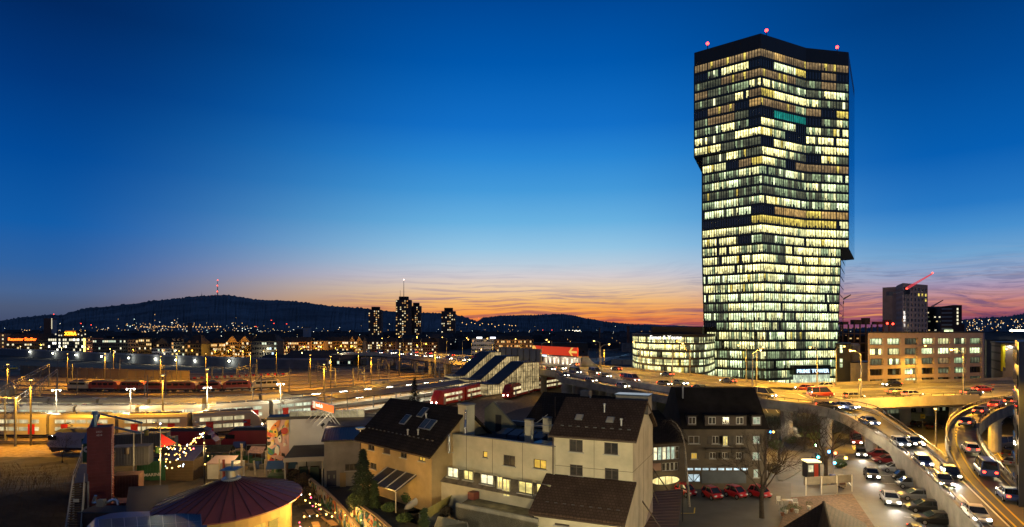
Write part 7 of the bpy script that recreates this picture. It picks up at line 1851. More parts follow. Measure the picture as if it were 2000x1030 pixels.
rub = MB(); rub.prism([(p.x, p.y) for p in (P(1545, 975), P(1664, 968), P(1740, 1080), P(1500, 1080))], 0, .25)
tag(rub.build('garden_bed', mat('leaf_litter', (.10, .055, .03), .95, (3, .6), bump=(8, .8))), kind='structure')
for i, (px, py) in enumerate(((1522, 985), (1554, 988))):
    t = thing('garden_chair', ['white garden chair left of the metal table', 'white garden chair right of the metal table'][i], 'chair', P(px, py, .25), i * 2.5, 'garden chairs')
    wm = mat('white_plastic', (.55, .52, .45), .5)
    m = MB(); m.box(-.25, .25, -.25, .25, .42, .46); m.build('seat', wm, t); m = MB(); m.box(-.25, .25, .22, .26, .5, .95); m.build('backrest', wm, t)
    for x in (-.22, .22):
        for y in (-.22, .22): m = MB(); m.tube((x, y, 0), (x * .95, y * .95, .42), .025, n=5); m.build('leg', wm, t)
t = thing('garden_table', 'thin-legged metal garden table between two white chairs', 'table', P(1538, 988, .25)); m = MB(); m.box(-.7, .7, -.4, .4, .7, .74); m.build('tabletop', mat('grey_table', (.15, .13, .1), .5), t)
for x in (-.65, .65):
    for y in (-.35, .35): m = MB(); m.tube((x, y, 0), (x, y, .7), .02, n=5); m.build('leg', MATS['grey_table'], t)
pots = []
for i, (px, py) in enumerate(((1535, 1003), (1546, 1000), (1556, 1002), (1528, 1008), (1580, 995))):
    t = thing('plant_pot', 'x', 'plant pot', P(px, py, .25), 0, 'pots in the courtyard garden'); m = MB(); m.lathe([(.16, 0), (.24, .4), (.2, .4), (.18, .35)], 10); m.build('pot', mat('terracotta', (.2, .08, .04), .8) if i % 2 else MATS['white_plastic'], t)
    m = MB(); rn = random.Random(i)
    for k in range(40): a_ = Vector((rn.gauss(0, .2), rn.gauss(0, .2), rn.uniform(.4, .9))); m.add([a_, a_ + Vector((rn.uniform(-.1, .1), rn.uniform(-.1, .1), .14)), a_ + Vector((.08, .06, .05))], [(0, 1, 2)])
    m.build('plant', mat('pot_green', (.04, .08, .015), .8), t); pots.append(t)
number(pots, 'plant pot in the courtyard garden below the table, {} from the left')

# ---- raised gardens, terrace, walls
gd = MB(); pg = [wf.world(-.5, 1, 0), wf.world(-.5, -6, 0), wf.world(W1, -7.5, 0), gh.world(-.4, -4.1, 0), Vector((2.0, 40, 0)), Vector((-8, 40, 0)), P(790, 1062, 3.2), P(735, 1010, 3.3), P(692, 980, 3.4), yh_.world(-1.5, 0, 0), yh_.world(YL, 2, 0)]
gd.prism([(p.x, p.y) for p in pg], -.01, G0); tag(gd.build('garden_ground', mat('garden_soil', (.035, .033, .022), .95, (1.5, .5), bump=(5, .5))), kind='structure')
te = Frame(P(905, 978, 4.4), P(1053, 1012, 4.4))
tr_ = MB(); pt_ = [P(936, 961, 5.25), P(890, 990, 5.25), P(1050, 1022, 5.25), gh.world(-.5, -3.9, 0), gh.world(-.2, 0, 0), wf.world(W1, -1.4, 0), wf.world(2.0, -1.5, 0)]
tr_.prism([(p.x, p.y) for p in pt_], G0 - .5, 5.25); tag(tr_.build('terrace', mat('terrace_ground', (.10, .085, .05), .95, (1.2, .5), bump=(5, .5))), kind='structure')
ra, rb_ = P(890, 990, 5.25), P(1050, 1022, 5.25); t = thing('retaining_wall', 'pale concrete retaining wall edging the lit terrace', 'wall', ra); o_ = ra; m = MB()
m.extrude([ra - o_, rb_ - o_, rb_ - o_ + Vector((0, 0, .35)), ra - o_ + Vector((0, 0, .35))], (.1, .25, 0)); m.build('coping', mat('terrace_concrete', (.24, .22, .17), .9, (.9, .3)), t)
m = MB(); m.extrude([Vector((0, 0, -2.2)), rb_ - o_ + Vector((0, 0, -2.2)), rb_ - o_, ra - o_], (.08, .2, 0)); m.build('wall', MATS['terrace_concrete'], t)
# glazed cold frames with sloping tops
def cold_frame(label, pts, zl_, mt):
    o = P(*pts[0], zl_); t = thing('garden_glasshouse', label, 'glasshouse', o); q = [P(x, y, z) - o for (x, y), z in zip(pts, (zl_, zl_, zl_ + 1.1, zl_ + 1.1))]
    m = MB(); m.extrude(q, (0, 0, .06)); m.build('glass_roof', mt, t)
    m = MB()
    for k in range(8): f = k / 7; m.tube(q[0].lerp(q[1], f) + Vector((0, 0, .08)), q[3].lerp(q[2], f) + Vector((0, 0, .08)), .035, n=4)
    m.build('glazing_bars', mat('pale_wood', (.42, .36, .28), .7), t)
    m = MB(); d0 = Vector((0, 0, -1)); m.quad(q[0], q[1], q[1] + d0, q[0] + d0); m.quad(q[1], q[2], q[2] + d0 * 2, q[1] + d0); m.quad(q[0], q[3], q[3] + d0 * 2, q[0] + d0); m.build('side_wall', mat('zinc', (.3, .3, .3), .5), t)
cold_frame('long yellow-lit glazed lean-to running down the garden beside the terrace', [(840, 1012), (897, 972), (893, 962), (818, 1004)], G0 + .7, mat('yellow_polycarbonate', (.45, .36, .1), .35, (2, .2)))
cold_frame('grey glazed cold frame at the lower edge of the garden', [(848, 1032), (918, 1036), (912, 1022), (856, 1010)], G0 + .4, mat('grey_polycarbonate', (.13, .13, .11), .3, (2, .3)))
st_ = thing('garden_steps', 'small metal garden steps between the glazed lean-to and the terrace', 'steps', P(893, 1000, G0)); m = MB()
for k in range(6): m.box(-.5 + k * .25, -.25 + k * .25, -.5, .5, k * .2, k * .2 + .06)
m.build('treads', MATS['zinc'], st_); m = MB(); m.tube((-.5, .5, .9), (1, .5, 2.1), .03); m.tube((-.5, .5, 0), (-.5, .5, .9), .03); m.tube((1, .5, 1.2), (1, .5, 2.1), .03); m.build('handrail', MATS['zinc'], st_)
# painted yard wall from the lean-to to the front
mwp = [(607, 935), (640, 962), (660, 982), (685, 1010), (700, 1030), (725, 1065)]
pw = [P(x, y, 1.9) for x, y in mwp]; pw = [Vector((p.x, p.y, 0)) for p in pw]
t = thing('mural_wall', 'low yard wall painted with bright fruit and leaf murals, running to the front', 'wall', pw[0]); o_ = pw[0]
m = MB(); m.sweep([p - o_ for p in pw], [(-.12, 0), (-.12, 1.9), (.12, 1.9), (.12, 0)]); m.build('wall', MATS['white_cladding'], t)
for i, (a_, b_) in enumerate(zip(pw, pw[1:])):
    d = (b_ - a_); L3 = d.length; d.normalize(); n_ = Vector((d.y, -d.x, 0)); mural(t, a_ - o_ + n_ * .13, d, (0, 0, 1), n_, L3, 1.88, 40 + i, (9, 1, 2, 0, 2)[i], int(L3 * 10), big=1.3)
m = MB(); m.sweep([p - o_ for p in pw], [(-.18, 1.9), (-.18, 1.98), (.18, 1.98), (.18, 1.9)]); m.build('coping', mat('coping_wood', (.3, .2, .1), .8), t)
pw2 = [P(692, 980, 3.4), P(735, 1010, 3.3), P(790, 1062, 3.2)]; pw2 = [Vector((p.x, p.y, 0)) for p in pw2]
t = thing('mural_wall', 'tall garden wall with a black, red and green leaf mural lit by bulbs', 'wall', pw2[0]); o_ = pw2[0]
m = MB(); m.sweep([p - o_ for p in pw2], [(-.15, 0), (-.15, 3.4), (.15, 3.4), (.15, 0)]); m.build('wall', mat('brick_edge', (.15, .09, .05), .9), t)
for i, (a_, b_) in enumerate(zip(pw2, pw2[1:])):
    d = (b_ - a_); L3 = d.length; d.normalize(); n_ = Vector((d.y, -d.x, 0)); mural(t, a_ - o_ + n_ * .16, d, (0, 0, 1), n_, L3, 3.35, 60 + i, 3, 150, big=.6)
m = MB(); m.sweep([p - o_ for p in pw2], [(-.2, 3.4), (-.2, 3.5), (.2, 3.5), (.2, 3.4)]); m.build('coping', MATS['coping_wood'], t)

# ================================================================== container yard on the left
cty = MB(); cty.poly([P(165, 905), P(640, 905), P(640, 960), P(760, 1120), P(100, 1120)]); tag(cty.build('yard', mat('yard_gravel', (.085, .07, .05), .95, (1.2, .4), bump=(5, .4)), loc=(0, 0, .02)), kind='structure')
def container(label, loc, rz, L_, col_, txt=None, upright=False, H_=2.6, W_=2.44):
    t = thing('shipping_container', label, 'shipping container', loc, rz)
    m = MB()
    if upright:
        n = int(L_ / .42)
        m.box(-W_ / 2, W_ / 2, 0, H_, 0, L_)
        for k in range(n): z = (k + .2) * L_ / n; m.box(-W_ / 2 + .12, W_ / 2 - .12, -.05, 0, z, z + L_ / n * .5); m.box(W_ / 2, W_ / 2 + .05, .12, H_ - .12, z, z + L_ / n * .5)
    else:
        n = int(L_ / .34); m.box(0, L_, 0, W_, 0, H_)
        for k in range(n): x = (k + .25) * L_ / n; m.box(x, x + L_ / n * .5, -.05, 0, .18, H_ - .18)
    m.build('corrugated_wall', col_, t)
    m = MB()
    if upright:
        for x in (-W_ / 2 - .03, W_ / 2 - .09): m.box(x, x + .12, -.08, .04, 0, L_ + .03)
        m.box(-W_ / 2, W_ / 2, -.06, H_, L_ - .02, L_ + .04)
    else:
        for x in (-.03, L_ - .12): m.box(x, x + .15, -.07, .05, 0, H_)
        m.box(0, L_, -.07, .05, H_ - .15, H_ + .02); m.box(0, L_, -.07, .05, 0, .16)
    m.build('corner_frame', col_, t)
    return t
c_red = mat('container_red', (.16, .028, .025), .7, (.7, .25)); c_green = mat('container_green', (.015, .075, .03), .7, (.7, .3)); c_brown = mat('container_brown', (.11, .05, .028), .8, (.8, .4)); c_grey = mat('container_grey', (.07, .07, .075), .7, (.5, .2)); c_navy = mat('container_blue', (.03, .06, .11), .6, (.5, .2))
ct = container('dark red shipping container standing upright like a tower', Q(194, 75, 0), R(27), ZY(836, 75), c_red, upright=True)
for k in range(2): text('COSU 21' if 0 else ['22G1', '4310'][k], .3, mat('stencil_white', (.6, .55, .5), .8), 'stencil', ct, (0, -.09, ZY(845, 75) - k * .42), ext=.005)
m = MB(); 
for k in range(26): m.cbox((1.28, -.02, 1.0 + k * .3), .06, .04, .16)
m.build('edge_lettering', MATS['stencil_white'], ct)['kind'] = 'stuff'
m = MB(); m.tube((-.6, 1.2, ZY(836, 75)), (-.6, 1.2, ZY(812, 75)), .24, n=10); m.tube((-.6, 1.2, ZY(812, 75)), (-.6, 1.2, ZY(805, 75)), .42, .3, n=10); m.build('chimney_pipe', mat('blue_steel', (.08, .14, .22), .3, metal=.5), ct)
g1 = container('green container lettered in white behind the blue sheet roof', P(268, 944, 0), R(16), 3.6, c_green, H_=3.0)
text('JJ MARINE', .62, MATS['stencil_white'], 'lettering', g1, (1.75, -.08, .9), ext=.005, bold=.01)
container('brown ribbed container beside the upright red one', Q(217, 79, 0), R(16), 3.1, c_brown, H_=3.2)
container('grey container stacked above the brown one with a railing', Q(216, 84, 3.3), R(16), 4.6, c_grey, H_=2.6)
container('long grey container at the back behind the green one', Q(222, 96, 3.0), R(16), 7.4, c_grey, H_=2.6)
container('green container with a round white emblem behind the platform', Q(160, 88, 3.0), R(16), 1.8, c_green, H_=3.4)
container('rusty red container lying at the foot of the stairs', Q(217, 70, 0), R(16), 2.7, c_red, H_=2.2)
container('black notice-covered container front beside the green lettered one', P(293, 938, 0) + Vector((0, 2.6, 3.0)), R(16), 1.9, mat('container_black', (.02, .02, .022), .7), H_=2.6)
t = thing('emblem_board', 'round white emblem fixed to the green container by the platform', 'sign', Q(169, 87.8, ZY(878, 87.8))); m = MB(); m.lathe([(.02, 0), (.42, 0), (.42, .04), (.02, .04)], 16); m.build('disc', mat('stencil_white', (.6, .55, .5), .8), t, rot=(R(90), 0, 0)); m = MB(); m.lathe([(.02, .04), (.16, .04), (.16, .06), (.02, .06)], 12); m.build('centre', c_green, t, rot=(R(90), 0, 0))
# blue canopy frame over the containers
t = thing('blue_canopy', 'slanting blue sheet canopy with open blue beams above the containers', 'canopy', Q(185, 84, 0)); o_ = Q(185, 84, 0)
bl = mat('blue_sheet', (.06, .12, .21), .45, (.4, .15)); zc = lambda py, D: ZY(py, D)
m = MB(); m.extrude([Q(159, 84, zc(868, 84)) - o_, Q(174, 84, zc(866, 84)) - o_, Q(197, 92, zc(809, 92)) - o_, Q(185, 92, zc(809, 92)) - o_], (0, 0, .08)); m.build('sheet', bl, t)
m = MB(); m.tube(Q(197, 92, zc(809, 92)) - o_, Q(278, 92, zc(826, 92)) - o_, .16, n=5); m.tube(Q(214, 84, zc(833, 84)) - o_, Q(275, 84, zc(846, 84)) - o_, .16, n=5); m.build('beam', bl, t)
for px, py, D in ((276, 826, 92), (261, 843, 84), (160, 868, 84)): m = MB(); m.tube(Q(px, D, zc(py, D)) - o_, Q(px, D, 0) - o_, .08, n=5); m.build('post', mast_m, t)
# platform and stair
pf = thing('stair_platform', 'raised dark deck with railings at the head of the container stairs', 'platform', Q(163, 78, 0)); o_ = Q(163, 78, 0); zp = 4.6
m = MB(); m.prism([(p.x - o_.x, p.y - o_.y) for p in (P(143, 944, zp), P(172, 941, zp), P(172, 906, zp), P(157, 906, zp))], zp - .15, zp); m.build('deck', mat('deck_dark', (.04, .045, .05), .6), pf)
m = MB()
for a_, b_ in ((P(143, 944, zp), P(157, 906, zp)), (P(157, 906, zp), P(163, 878, zp))):
    for z in (.55, 1.1): m.tube(a_ - o_ + Vector((0, 0, z)), b_ - o_ + Vector((0, 0, z)), .035, n=5)
    for f in (0, .25, .5, .75, 1): p = a_.lerp(b_, f) - o_; m.tube(p, p + Vector((0, 0, 1.1)), .03, n=5)
m.build('railing', mast_m, pf)
for p in (P(143, 944, zp), P(172, 941, zp), P(157, 906, zp)): m = MB(); m.tube(Vector((p.x - o_.x, p.y - o_.y, 0)), p - o_, .1, n=6); m.build('post', mast_m, pf)
sf_ = thing('container_stairs', 'long outdoor timber stairs with pale metal handrails beside the embankment', 'stairs', P(150, 1000, 2)); o_ = P(150, 1000, 2)
tl, tr2, bl_, br_ = P(143, 946, zp), P(165, 943, zp), P(126, 1062, 0.2), P(157, 1062, 0.2)
m = MB(); n = 24
for k in range(n):
    f = k / n; a_, b_ = tl.lerp(bl_, f) - o_, tr2.lerp(br_, f) - o_; a2_, b2 = tl.lerp(bl_, f + .9 / n) - o_, tr2.lerp(br_, f + .9 / n) - o_; a2_.z = a_.z; b2.z = b_.z; m.extrude([a_, b_, b2, a2_], (0, 0, .07))
m.build('treads', mat('stair_timber', (.09, .055, .03), .85, (1, .3)), sf_)
for A_, B_ in ((tl, bl_), (tr2, br_)):
    m = MB(); m.tube(A_ - o_ + Vector((0, 0, 1.05)), B_ - o_ + Vector((0, 0, 1.05)), .05, n=6); m.tube(A_ - o_ + Vector((0, 0, .5)), B_ - o_ + Vector((0, 0, .5)), .03, n=5)
    for k in range(9): p = A_.lerp(B_, k / 8) - o_; m.tube(p, p + Vector((0, 0, 1.05)), .035, n=5)
    m.build('handrail', mat('pale_handrail', (.3, .28, .24), .5), sf_)
    m = MB(); m.tube(A_ - o_ - Vector((0, 0, .1)), B_ - o_ - Vector((0, 0, .1)), .12, n=4); m.build('stringer', mast_m, sf_)
t = thing('letter_plate', 'small white plate fixed to the container stairs', 'sign', P(149, 981, 3.2)); m = MB(); m.box(-.3, .3, -.05, 0, 0, .35); m.build('plate', white_tr, t)
# sheet roofs at the front and solar panels
t = thing('sheet_roof', 'flat blue-grey corrugated metal roof left of the round building', 'roof', P(290, 975, 3.6)); o_ = P(290, 975, 3.6)
m = MB(); m.extrude([P(251, 953, 3.8) - o_, P(328, 949, 3.8) - o_, P(336, 1006, 3.5) - o_, P(243, 1012, 3.5) - o_], (0, 0, .12)); m.build('sheet', mat('blue_grey_sheet', (.035, .042, .06), .7, spec=.1, noise=(.4, .15), pattern=('wave', 'Y', 1.6)), t)
m = MB(); m.prism([((p.x - o_.x) * .97, (p.y - o_.y) * .97) for p in (P(251, 953, 3.8), P(328, 949, 3.8), P(336, 1006, 3.5), P(243, 1012, 3.5))], -3.6, -.15); m.build('wall', c_brown, t)
t = thing('curved_roof', 'curved blue metal roof at the lower left carrying the solar panels', 'roof', P(230, 1020, 4.0)); o_ = P(230, 1020, 4.0)
A_ = [P(170, 1028, 3.9), P(186, 1012, 4.1), P(215, 1003, 4.25), P(245, 1000, 4.3), P(330, 998, 4.3), P(400, 994, 4.3)]
B_ = [P(160, 1075, 3.9), P(180, 1075, 4.1), P(215, 1075, 4.25), P(245, 1075, 4.3), P(330, 1075, 4.3), P(410, 1075, 4.3)]
m = MB(); m.strip([p - o_ for p in A_], [p - o_ for p in B_]); m.strip([p - o_ for p in A_], [p - o_ + Vector((0, 0, -.3)) for p in A_]); m.build('sheet', mat('blue_curved_sheet', (.06, .09, .16), .35, (.3, .15)), t)
m = MB(); m.prism([(p.x - o_.x, p.y - o_.y) for p in (A_[1], A_[5], B_[5], B_[1])], -4.0, -.4); m.build('wall', c_brown, t)
pan = mat('solar_cell', (.008, .012, .022), .3, pattern=('wave', 'X', 2.2)); alu = mat('panel_frame', (.45, .42, .34), .4, metal=.6); sps = []
for r in range(2):
    for k in range(8):
        f0, f1 = k / 8, (k + 1) / 8
        def C(f, g_): return P(192 + (392 - 192) * f + g_ * 1.5, 1016 - 14.5 * f + g_ * 17.5, 4.75)
        q = [C(f0, r + 1), C(f1, r + 1), C(f1, r), C(f0, r)]; oc = (q[0] + q[2]) / 2; t = thing('solar_panel', 'x', 'solar panel', oc, 0, 'solar panels on the curved roof')
        m = MB(); m.extrude([p - oc for p in q], (0, 0, .05)); m.build('frame', alu, t)
        m = MB(); m.extrude([(p - oc) * .95 + Vector((0, 0, .05)) for p in q], (0, 0, .012)); m.build('cells', pan, t); t['_row'] = r; sps.append(t)
for r in range(2):
    number([o for o in sps if o['_row'] == r], ('upper' if r == 0 else 'lower') + ' row solar panel on the curved blue roof, {} from the left')
for o in sps: del o['_row']
t = thing('extractor_duct', 'bright bent extractor duct with a fan box below the red container', 'duct', Q(200, 66, 0)); o_ = Q(200, 66, 0)
m = MB(); m.pipe([Q(182, 66, zc(982, 66)) - o_, Q(196, 66, zc(982, 66)) - o_, Q(212, 66, zc(981, 66)) - o_, Q(221, 66, zc(976, 66)) - o_, Q(228, 66, zc(977, 66)) - o_, Q(231, 66, zc(986, 66)) - o_], .16, 8); m.tube(Q(182, 66, zc(982, 66)) - o_, Q(187, 66, zc(968, 66)) - o_, .16, n=8); m.build('pipe', MATS['bright_flue'], t)
m = MB(); m.cbox(Q(198, 65.8, zc(982, 65.8)) - o_, .7, .6, .7); m.build('fan_box', conc_dark, t)
m = MB(); m.box(-2.0, 3.0, -1, 1.6, zc(996, 66) - .1, zc(996, 66)); m.build('grating', mat('roof_grating', (.03, .03, .03), .6), t); m = MB(); m.box(-2.0, 3.0, -1, 1.6, 0, zc(996, 66) - .1); m.build('plinth', c_brown, t)

# round building
rbp = Q(452, 64.5, 0); RR = 7.1; ze = 4.2; zr = 6.3
t = thing('round_building', 'round building with a dark red seamed cone roof and a lit yellow wall', 'building', rbp); t.scale = (.96, 1.25, 1)
seg = 32
m = MB(); m.lathe([(RR, ze), (RR, ze + .12), (.85, zr + .1), (.85, zr - .1)], seg); m.build('roof', mat('dark_red_sheet', (.16, .035, .03), .5, (.5, .2)), t)
m = MB()
for k in range(seg): a_ = 2 * math.pi * k / seg; m.tube((RR * math.cos(a_), RR * math.sin(a_), ze + .14), (.9 * math.cos(a_), .9 * math.sin(a_), zr + .12), .05, n=4)
m.build('roof_seams', mat('dark_red_seam', (.05, .012, .012), .5), t)['kind'] = 'stuff'
m = MB(); m.lathe([(RR - 1.1, 0), (RR - 1.1, ze)], seg); m.build('wall', mat('yellow_wall', (.34, .23, .08), .85, (.6, .2)), t)
for a_ in (-35, -20, -50):
    m = MB(); x, y = (RR - 1.05) * math.cos(R(a_)), (RR - 1.05) * math.sin(R(a_)); m.cbox((x, y, 2.3), .12, 1.1, 1.3, R(a_)); m.build('window', rm_o, t)
m = MB(); m.lathe([(1.05, zr), (.9, zr + .25), (.5, zr + .3), (.5, zr + 1.1)], 14); m.build('lantern', mat('zinc_pale', (.35, .35, .32), .4, metal=.4), t)
m = MB(); m.box(-.85, .85, -.75, .75, zr + 1.1, zr + 1.2); m.tube((.1, 0, zr + 1.2), (.1, 0, zr + 2.0), .12, n=7); m.build('lantern_cap', bl, t)
light('wall_lamp', rbp + Vector((RR + 1.0, -3.2, 3.2)), (1, .6, .12), 60, .2); light('wall_lamp', rbp + Vector((6.6, -6.3, 3.0)), (1, .6, .12), 25, .2)
light('string_glow', Q(318, 83.5, 4.6), (1, .64, .22), 700, .5); light('string_glow', Q(385, 82, 6), (1, .64, .22), 1300, .5); light('added_yard_glow', Q(480, 92, 6), (1, .66, .26), 1500, .5)  # the last light is added to brighten the dark junk yard

# string lights
def strings(label, strands, seed, red=0.0):
    rn = random.Random(seed); o = strands[0][0]; t = thing('string_lights', label, 'string lights', o)
    wire = MB(); B = [MB(), MB(), MB()]
    for a_, b_, n, sag in strands:
        pts = [a_.lerp(b_, k / (n - 1)) - Vector((0, 0, sag * 4 * (k / (n - 1)) * (1 - k / (n - 1)))) for k in range(n)]
        wire.pipe([p - o for p in pts], .015, 3)
        for p in pts:
            p = p + Vector((rn.uniform(-.25, .25), rn.uniform(-.3, .3), rn.uniform(-.3, .12)))
            m = MB(); m.ball(p - o - Vector((0, 0, .1)), rn.uniform(.05, .1), 6); c = rn.random(); m.build('bulb', [emis('bulb_warm', (1, .55, .12), 9, 'NONE'), emis('bulb_white', (.75, .88, 1), 6, 'NONE'), emis('bulb_red', (1, .06, .12), 12, 'NONE')][0 if c < .72 else 1 if c < 1 - red else 2], t)
    wire.build('cable', dark_m, t)
    return t
top = Q(398, 82, ZY(843, 82))
strings('fan of string light bulbs rising from the green container to a tall pole', [(Q(314, 84, ZY(874, 84)), top, 15, .9), (Q(314, 84, ZY(893, 84)), top, 14, 1.5), (Q(322, 84, ZY(868, 84)), Q(352, 82, ZY(867, 82)), 7, .2), (Q(352, 80, ZY(880, 80)), top, 14, .1), (Q(316, 80, ZY(882, 80)), Q(366, 80, ZY(874, 80)), 10, .5), (Q(326, 76, ZY(905, 76)), Q(362, 76, ZY(902, 76)), 7, .4), (top, Q(404, 78, ZY(902, 78)), 6, -.1)], 3, .04)
strings('lower string of warm bulbs hanging over the beer garden tables', [(P(586, 966, 3.2), P(630, 984, 3.2), 6, .3), (P(600, 962, 3.2), P(645, 1003, 3), 7, .3), (P(586, 1012, 2.4), P(625, 995, 2.6), 5, .2), (P(655, 996, 3.2), P(700, 1012, 3.2), 3, .2), (P(583, 1024, 2.2), P(600, 1030, 2.2), 3, .1)], 5, .12)
light('string_glow', P(605, 985, 3.4), (1, .58, .14), 1200, .6); light('string_glow', P(632, 1005, 3.2), (1, .58, .14), 1300, .6); light('string_glow', P(690, 1030, 4.4), (1, .6, .15), 1300, .4); light('string_glow', P(598, 1020, 3.0), (1, .58, .14), 800, .5)
t = thing('light_pole', 'tall dark pole carrying the string lights', 'pole', Q(399, 82, 0)); m = MB(); m.tube((0, 0, 0), (0, 0, ZY(838, 82)), .1, .07, 7); m.build('pole', dark_m, t); m = MB(); m.tube((0, 0, ZY(842, 82)), (-1.1, 0, ZY(848, 82)), .03, n=4); m.tube((-1.1, 0, ZY(848, 82)), (0, 0, ZY(853, 82)), .03, n=4); m.build('bracket', dark_m, t)
t = thing('light_pole', 'slim grey pole at the right end of the green container', 'pole', Q(313, 84, 0)); m = MB(); m.tube((0, 0, 0), (0, 0, ZY(828, 84)), .07, n=6); m.build('pole', mast_m, t); m = MB(); m.ball((0, 0, ZY(828, 84)), .12); m.build('tip_lamp', MATS['bulb_white'], t)
# garden tables and benches under the lights
wood = mat('bench_wood', (.26, .15, .06), .7, (1.5, .3)); bs = []
def bench_set(px, py, rz, table):
    L3, W3, h3 = (2.2, .75, .76) if table else (2.2, .28, .46)
    t = thing('beer_table' if table else 'bench', 'x', 'table' if table else 'bench', P(px, py), rz, 'beer garden tables' if table else 'beer garden benches')
    m = MB(); m.box(-L3 / 2, L3 / 2, -W3 / 2, W3 / 2, h3 - .05, h3); m.build('top' if table else 'seat', wood, t)
    for x in (-L3 * .36, L3 * .36): m = MB(); m.tube((x, -W3 * .35, 0), (x, W3 * .2, h3 - .05), .03, n=5); m.tube((x, W3 * .35, 0), (x, -W3 * .2, h3 - .05), .03, n=5); m.build('leg', dark_m, t)
    return t
tb = [bench_set(606, 1012, R(-62), 1), bench_set(617, 1038, R(-66), 1), bench_set(648, 1034, R(-58), 1)]
number(tb, 'long wooden beer garden table under the bulbs, {} from the left')
bn = [bench_set(596, 1013, R(-62), 0), bench_set(623, 1008, R(-60), 0), bench_set(634, 1022, R(-58), 0)]
number(bn, 'narrow wooden bench beside the beer garden tables, {} from the left')

# junk and planting yard between the mural workshop and the round roof
rn = random.Random(12); items = []
for i, (px, y0, y1, w, c) in enumerate(((472, 868, 922, .16, 'bark'), (428, 897, 925, .13, 'bark'), (437, 898, 925, .2, 'redp'), (500, 900, 925, .15, 'bark'), (520, 880, 915, .13, 'bark'), (519, 898, 922, .12, 'bark'), (537, 893, 918, .12, 'bark'), (412, 890, 912, .14, 'bark'))):
    D = F * H / (y1 + 14 - HZ); t = thing('timber_post', 'x', 'post', Q(px, D, 0), 0, 'timber posts in the junk yard'); m = MB(); m.tube((0, 0, 0), (rn.uniform(-.4, .3) * (i % 2), 0, ZY(y0, D)), w, w * .9, 7); m.build('post', mat('birch_post', (.34, .29, .21), .85, (2, .4)) if c == 'bark' else mat('red_post', (.16, .03, .025), .8), t); m = MB(); m.tube((0, 0, 0), (0, 0, .25), w * 1.3, w * 1.2, 7); m.build('base', conc_dark, t); items.append(t)
number(items, 'upright weathered timber post in the junk yard, {} from the left')
items = []
cols_ = [('rust', (.14, .06, .025)), ('ochre', (.25, .16, .05)), ('grey', (.12, .11, .1)), ('dark', (.03, .028, .025)), ('blue', (.03, .06, .16)), ('green', (.03, .09, .03)), ('tan', (.22, .16, .09))]
for i in range(34):
    px, py = rn.uniform(412, 545), rn.uniform(893, 930); n_, c = rn.choice(cols_); w, d, h = rn.uniform(.6, 1.7), rn.uniform(.5, 1.2), rn.uniform(.4, 1.2)
    t = thing('crate', 'x', 'crate', P(px, py), rn.uniform(0, 3), 'crates and boxes in the junk yard'); m = MB(); m.box(-w / 2, w / 2, -d / 2, d / 2, 0, h * .18); m.box(-w / 2, w / 2, -d / 2, d / 2, h * .28, h * .56); m.box(-w / 2, w / 2, -d / 2, d / 2, h * .66, h * .95); mt = mat('crate_' + n_, c, .85, (2, .4)); m.build('boards', mt, t)
    m = MB()
    for x in (-w / 2, w / 2 - .08):
        for y in (-d / 2 - .02, d / 2 - .06): m.box(x - .02, x + .1, y, y + .08, 0, h)
    m.build('corner_post', mt, t); items.append(t)
number(items, 'old crate in the junk yard behind the round roof, {} from the left')
def tarp(label, px, py, w, d, h, c, rz=0.0):
    t = thing('market_stall', label, 'stall', P(px, py), rz); m = MB(); m.extrude([(-w / 2, -d / 2, h), (-w / 2, 0, h + .9), (-w / 2, d / 2, h), (-w / 2, d / 2, h - .05), (-w / 2, 0, h + .84), (-w / 2, -d / 2, h - .05)], (w, 0, 0)); m.build('tarpaulin', c, t)
    for x in (-w / 2 + .1, w / 2 - .1):
        for y in (-d / 2 + .1, d / 2 - .1): m = MB(); m.tube((x, y, 0), (x, y, h), .05, n=5); m.build('post', mast_m, t)
    m = MB(); m.box(-w / 2 + .2, w / 2 - .2, -d / 2 + .2, d / 2 - .2, 0, h * .55); m.build('counter', mat('stall_green', (.02, .06, .025), .8), t)
tarp('green stall under a blue tarpaulin roof beside the mural lean-to', 551, 943, 4.0, 2.6, 2.3, bl, .2)
tarp('stall with a pink patterned cover in the middle of the junk yard', 505, 912, 2.6, 2.0, 2.4, mat('pink_cover', (.25, .15, .14), .8, (4, .4)), -.2)
tarp('low blue cover in front of the red locomotive', 468, 893, 2.0, 1.4, 1.8, mat('blue_cover', (.03, .05, .16), .7), .1)
tarp('dark green dome-like cover at the back of the junk yard', 430, 899, 4.2, 2.6, 1.7, mat('khaki_cover', (.06, .055, .03), .9, (2, .4)), .05)
t = thing('garden_shed', 'low white shed with a pale pink roof left of the round roof lantern', 'shed', P(405, 937)); m = MB(); m.box(0, 4.4, 0, 2.6, 0, 2.3); m.build('wall', mat('pale_render', (.45, .44, .4), .85), t); m = MB(); m.extrude([(-.1, -.2, 2.3), (3.6, -.2, 2.3), (3.3, 2.8, 2.9), (-.1, 2.8, 2.9)], (0, 0, .1)); m.build('roof', mat('pink_roof', (.38, .27, .24), .8), t)
t = thing('timber_shed', 'brown plank shed with a violet tarpaulin under the string lights', 'shed', P(318, 940)); m = MB(); m.box(0, 4.4, 0, 3, 0, 3.0); m.build('plank_wall', mat('plank_brown', (.13, .085, .04), .85, (.8, .3), pattern=('wave', 'Z', 1.4)), t); m = MB(); m.extrude([(-.1, -.2, 3.0), (4.6, -.2, 3.0), (4.6, 3.2, 4.3), (-.1, 3.2, 4.3)], (0, 0, .1)); m.build('tarpaulin', mat('violet_tarp', (.07, .065, .14), .6, (1, .2)), t)
brl = []
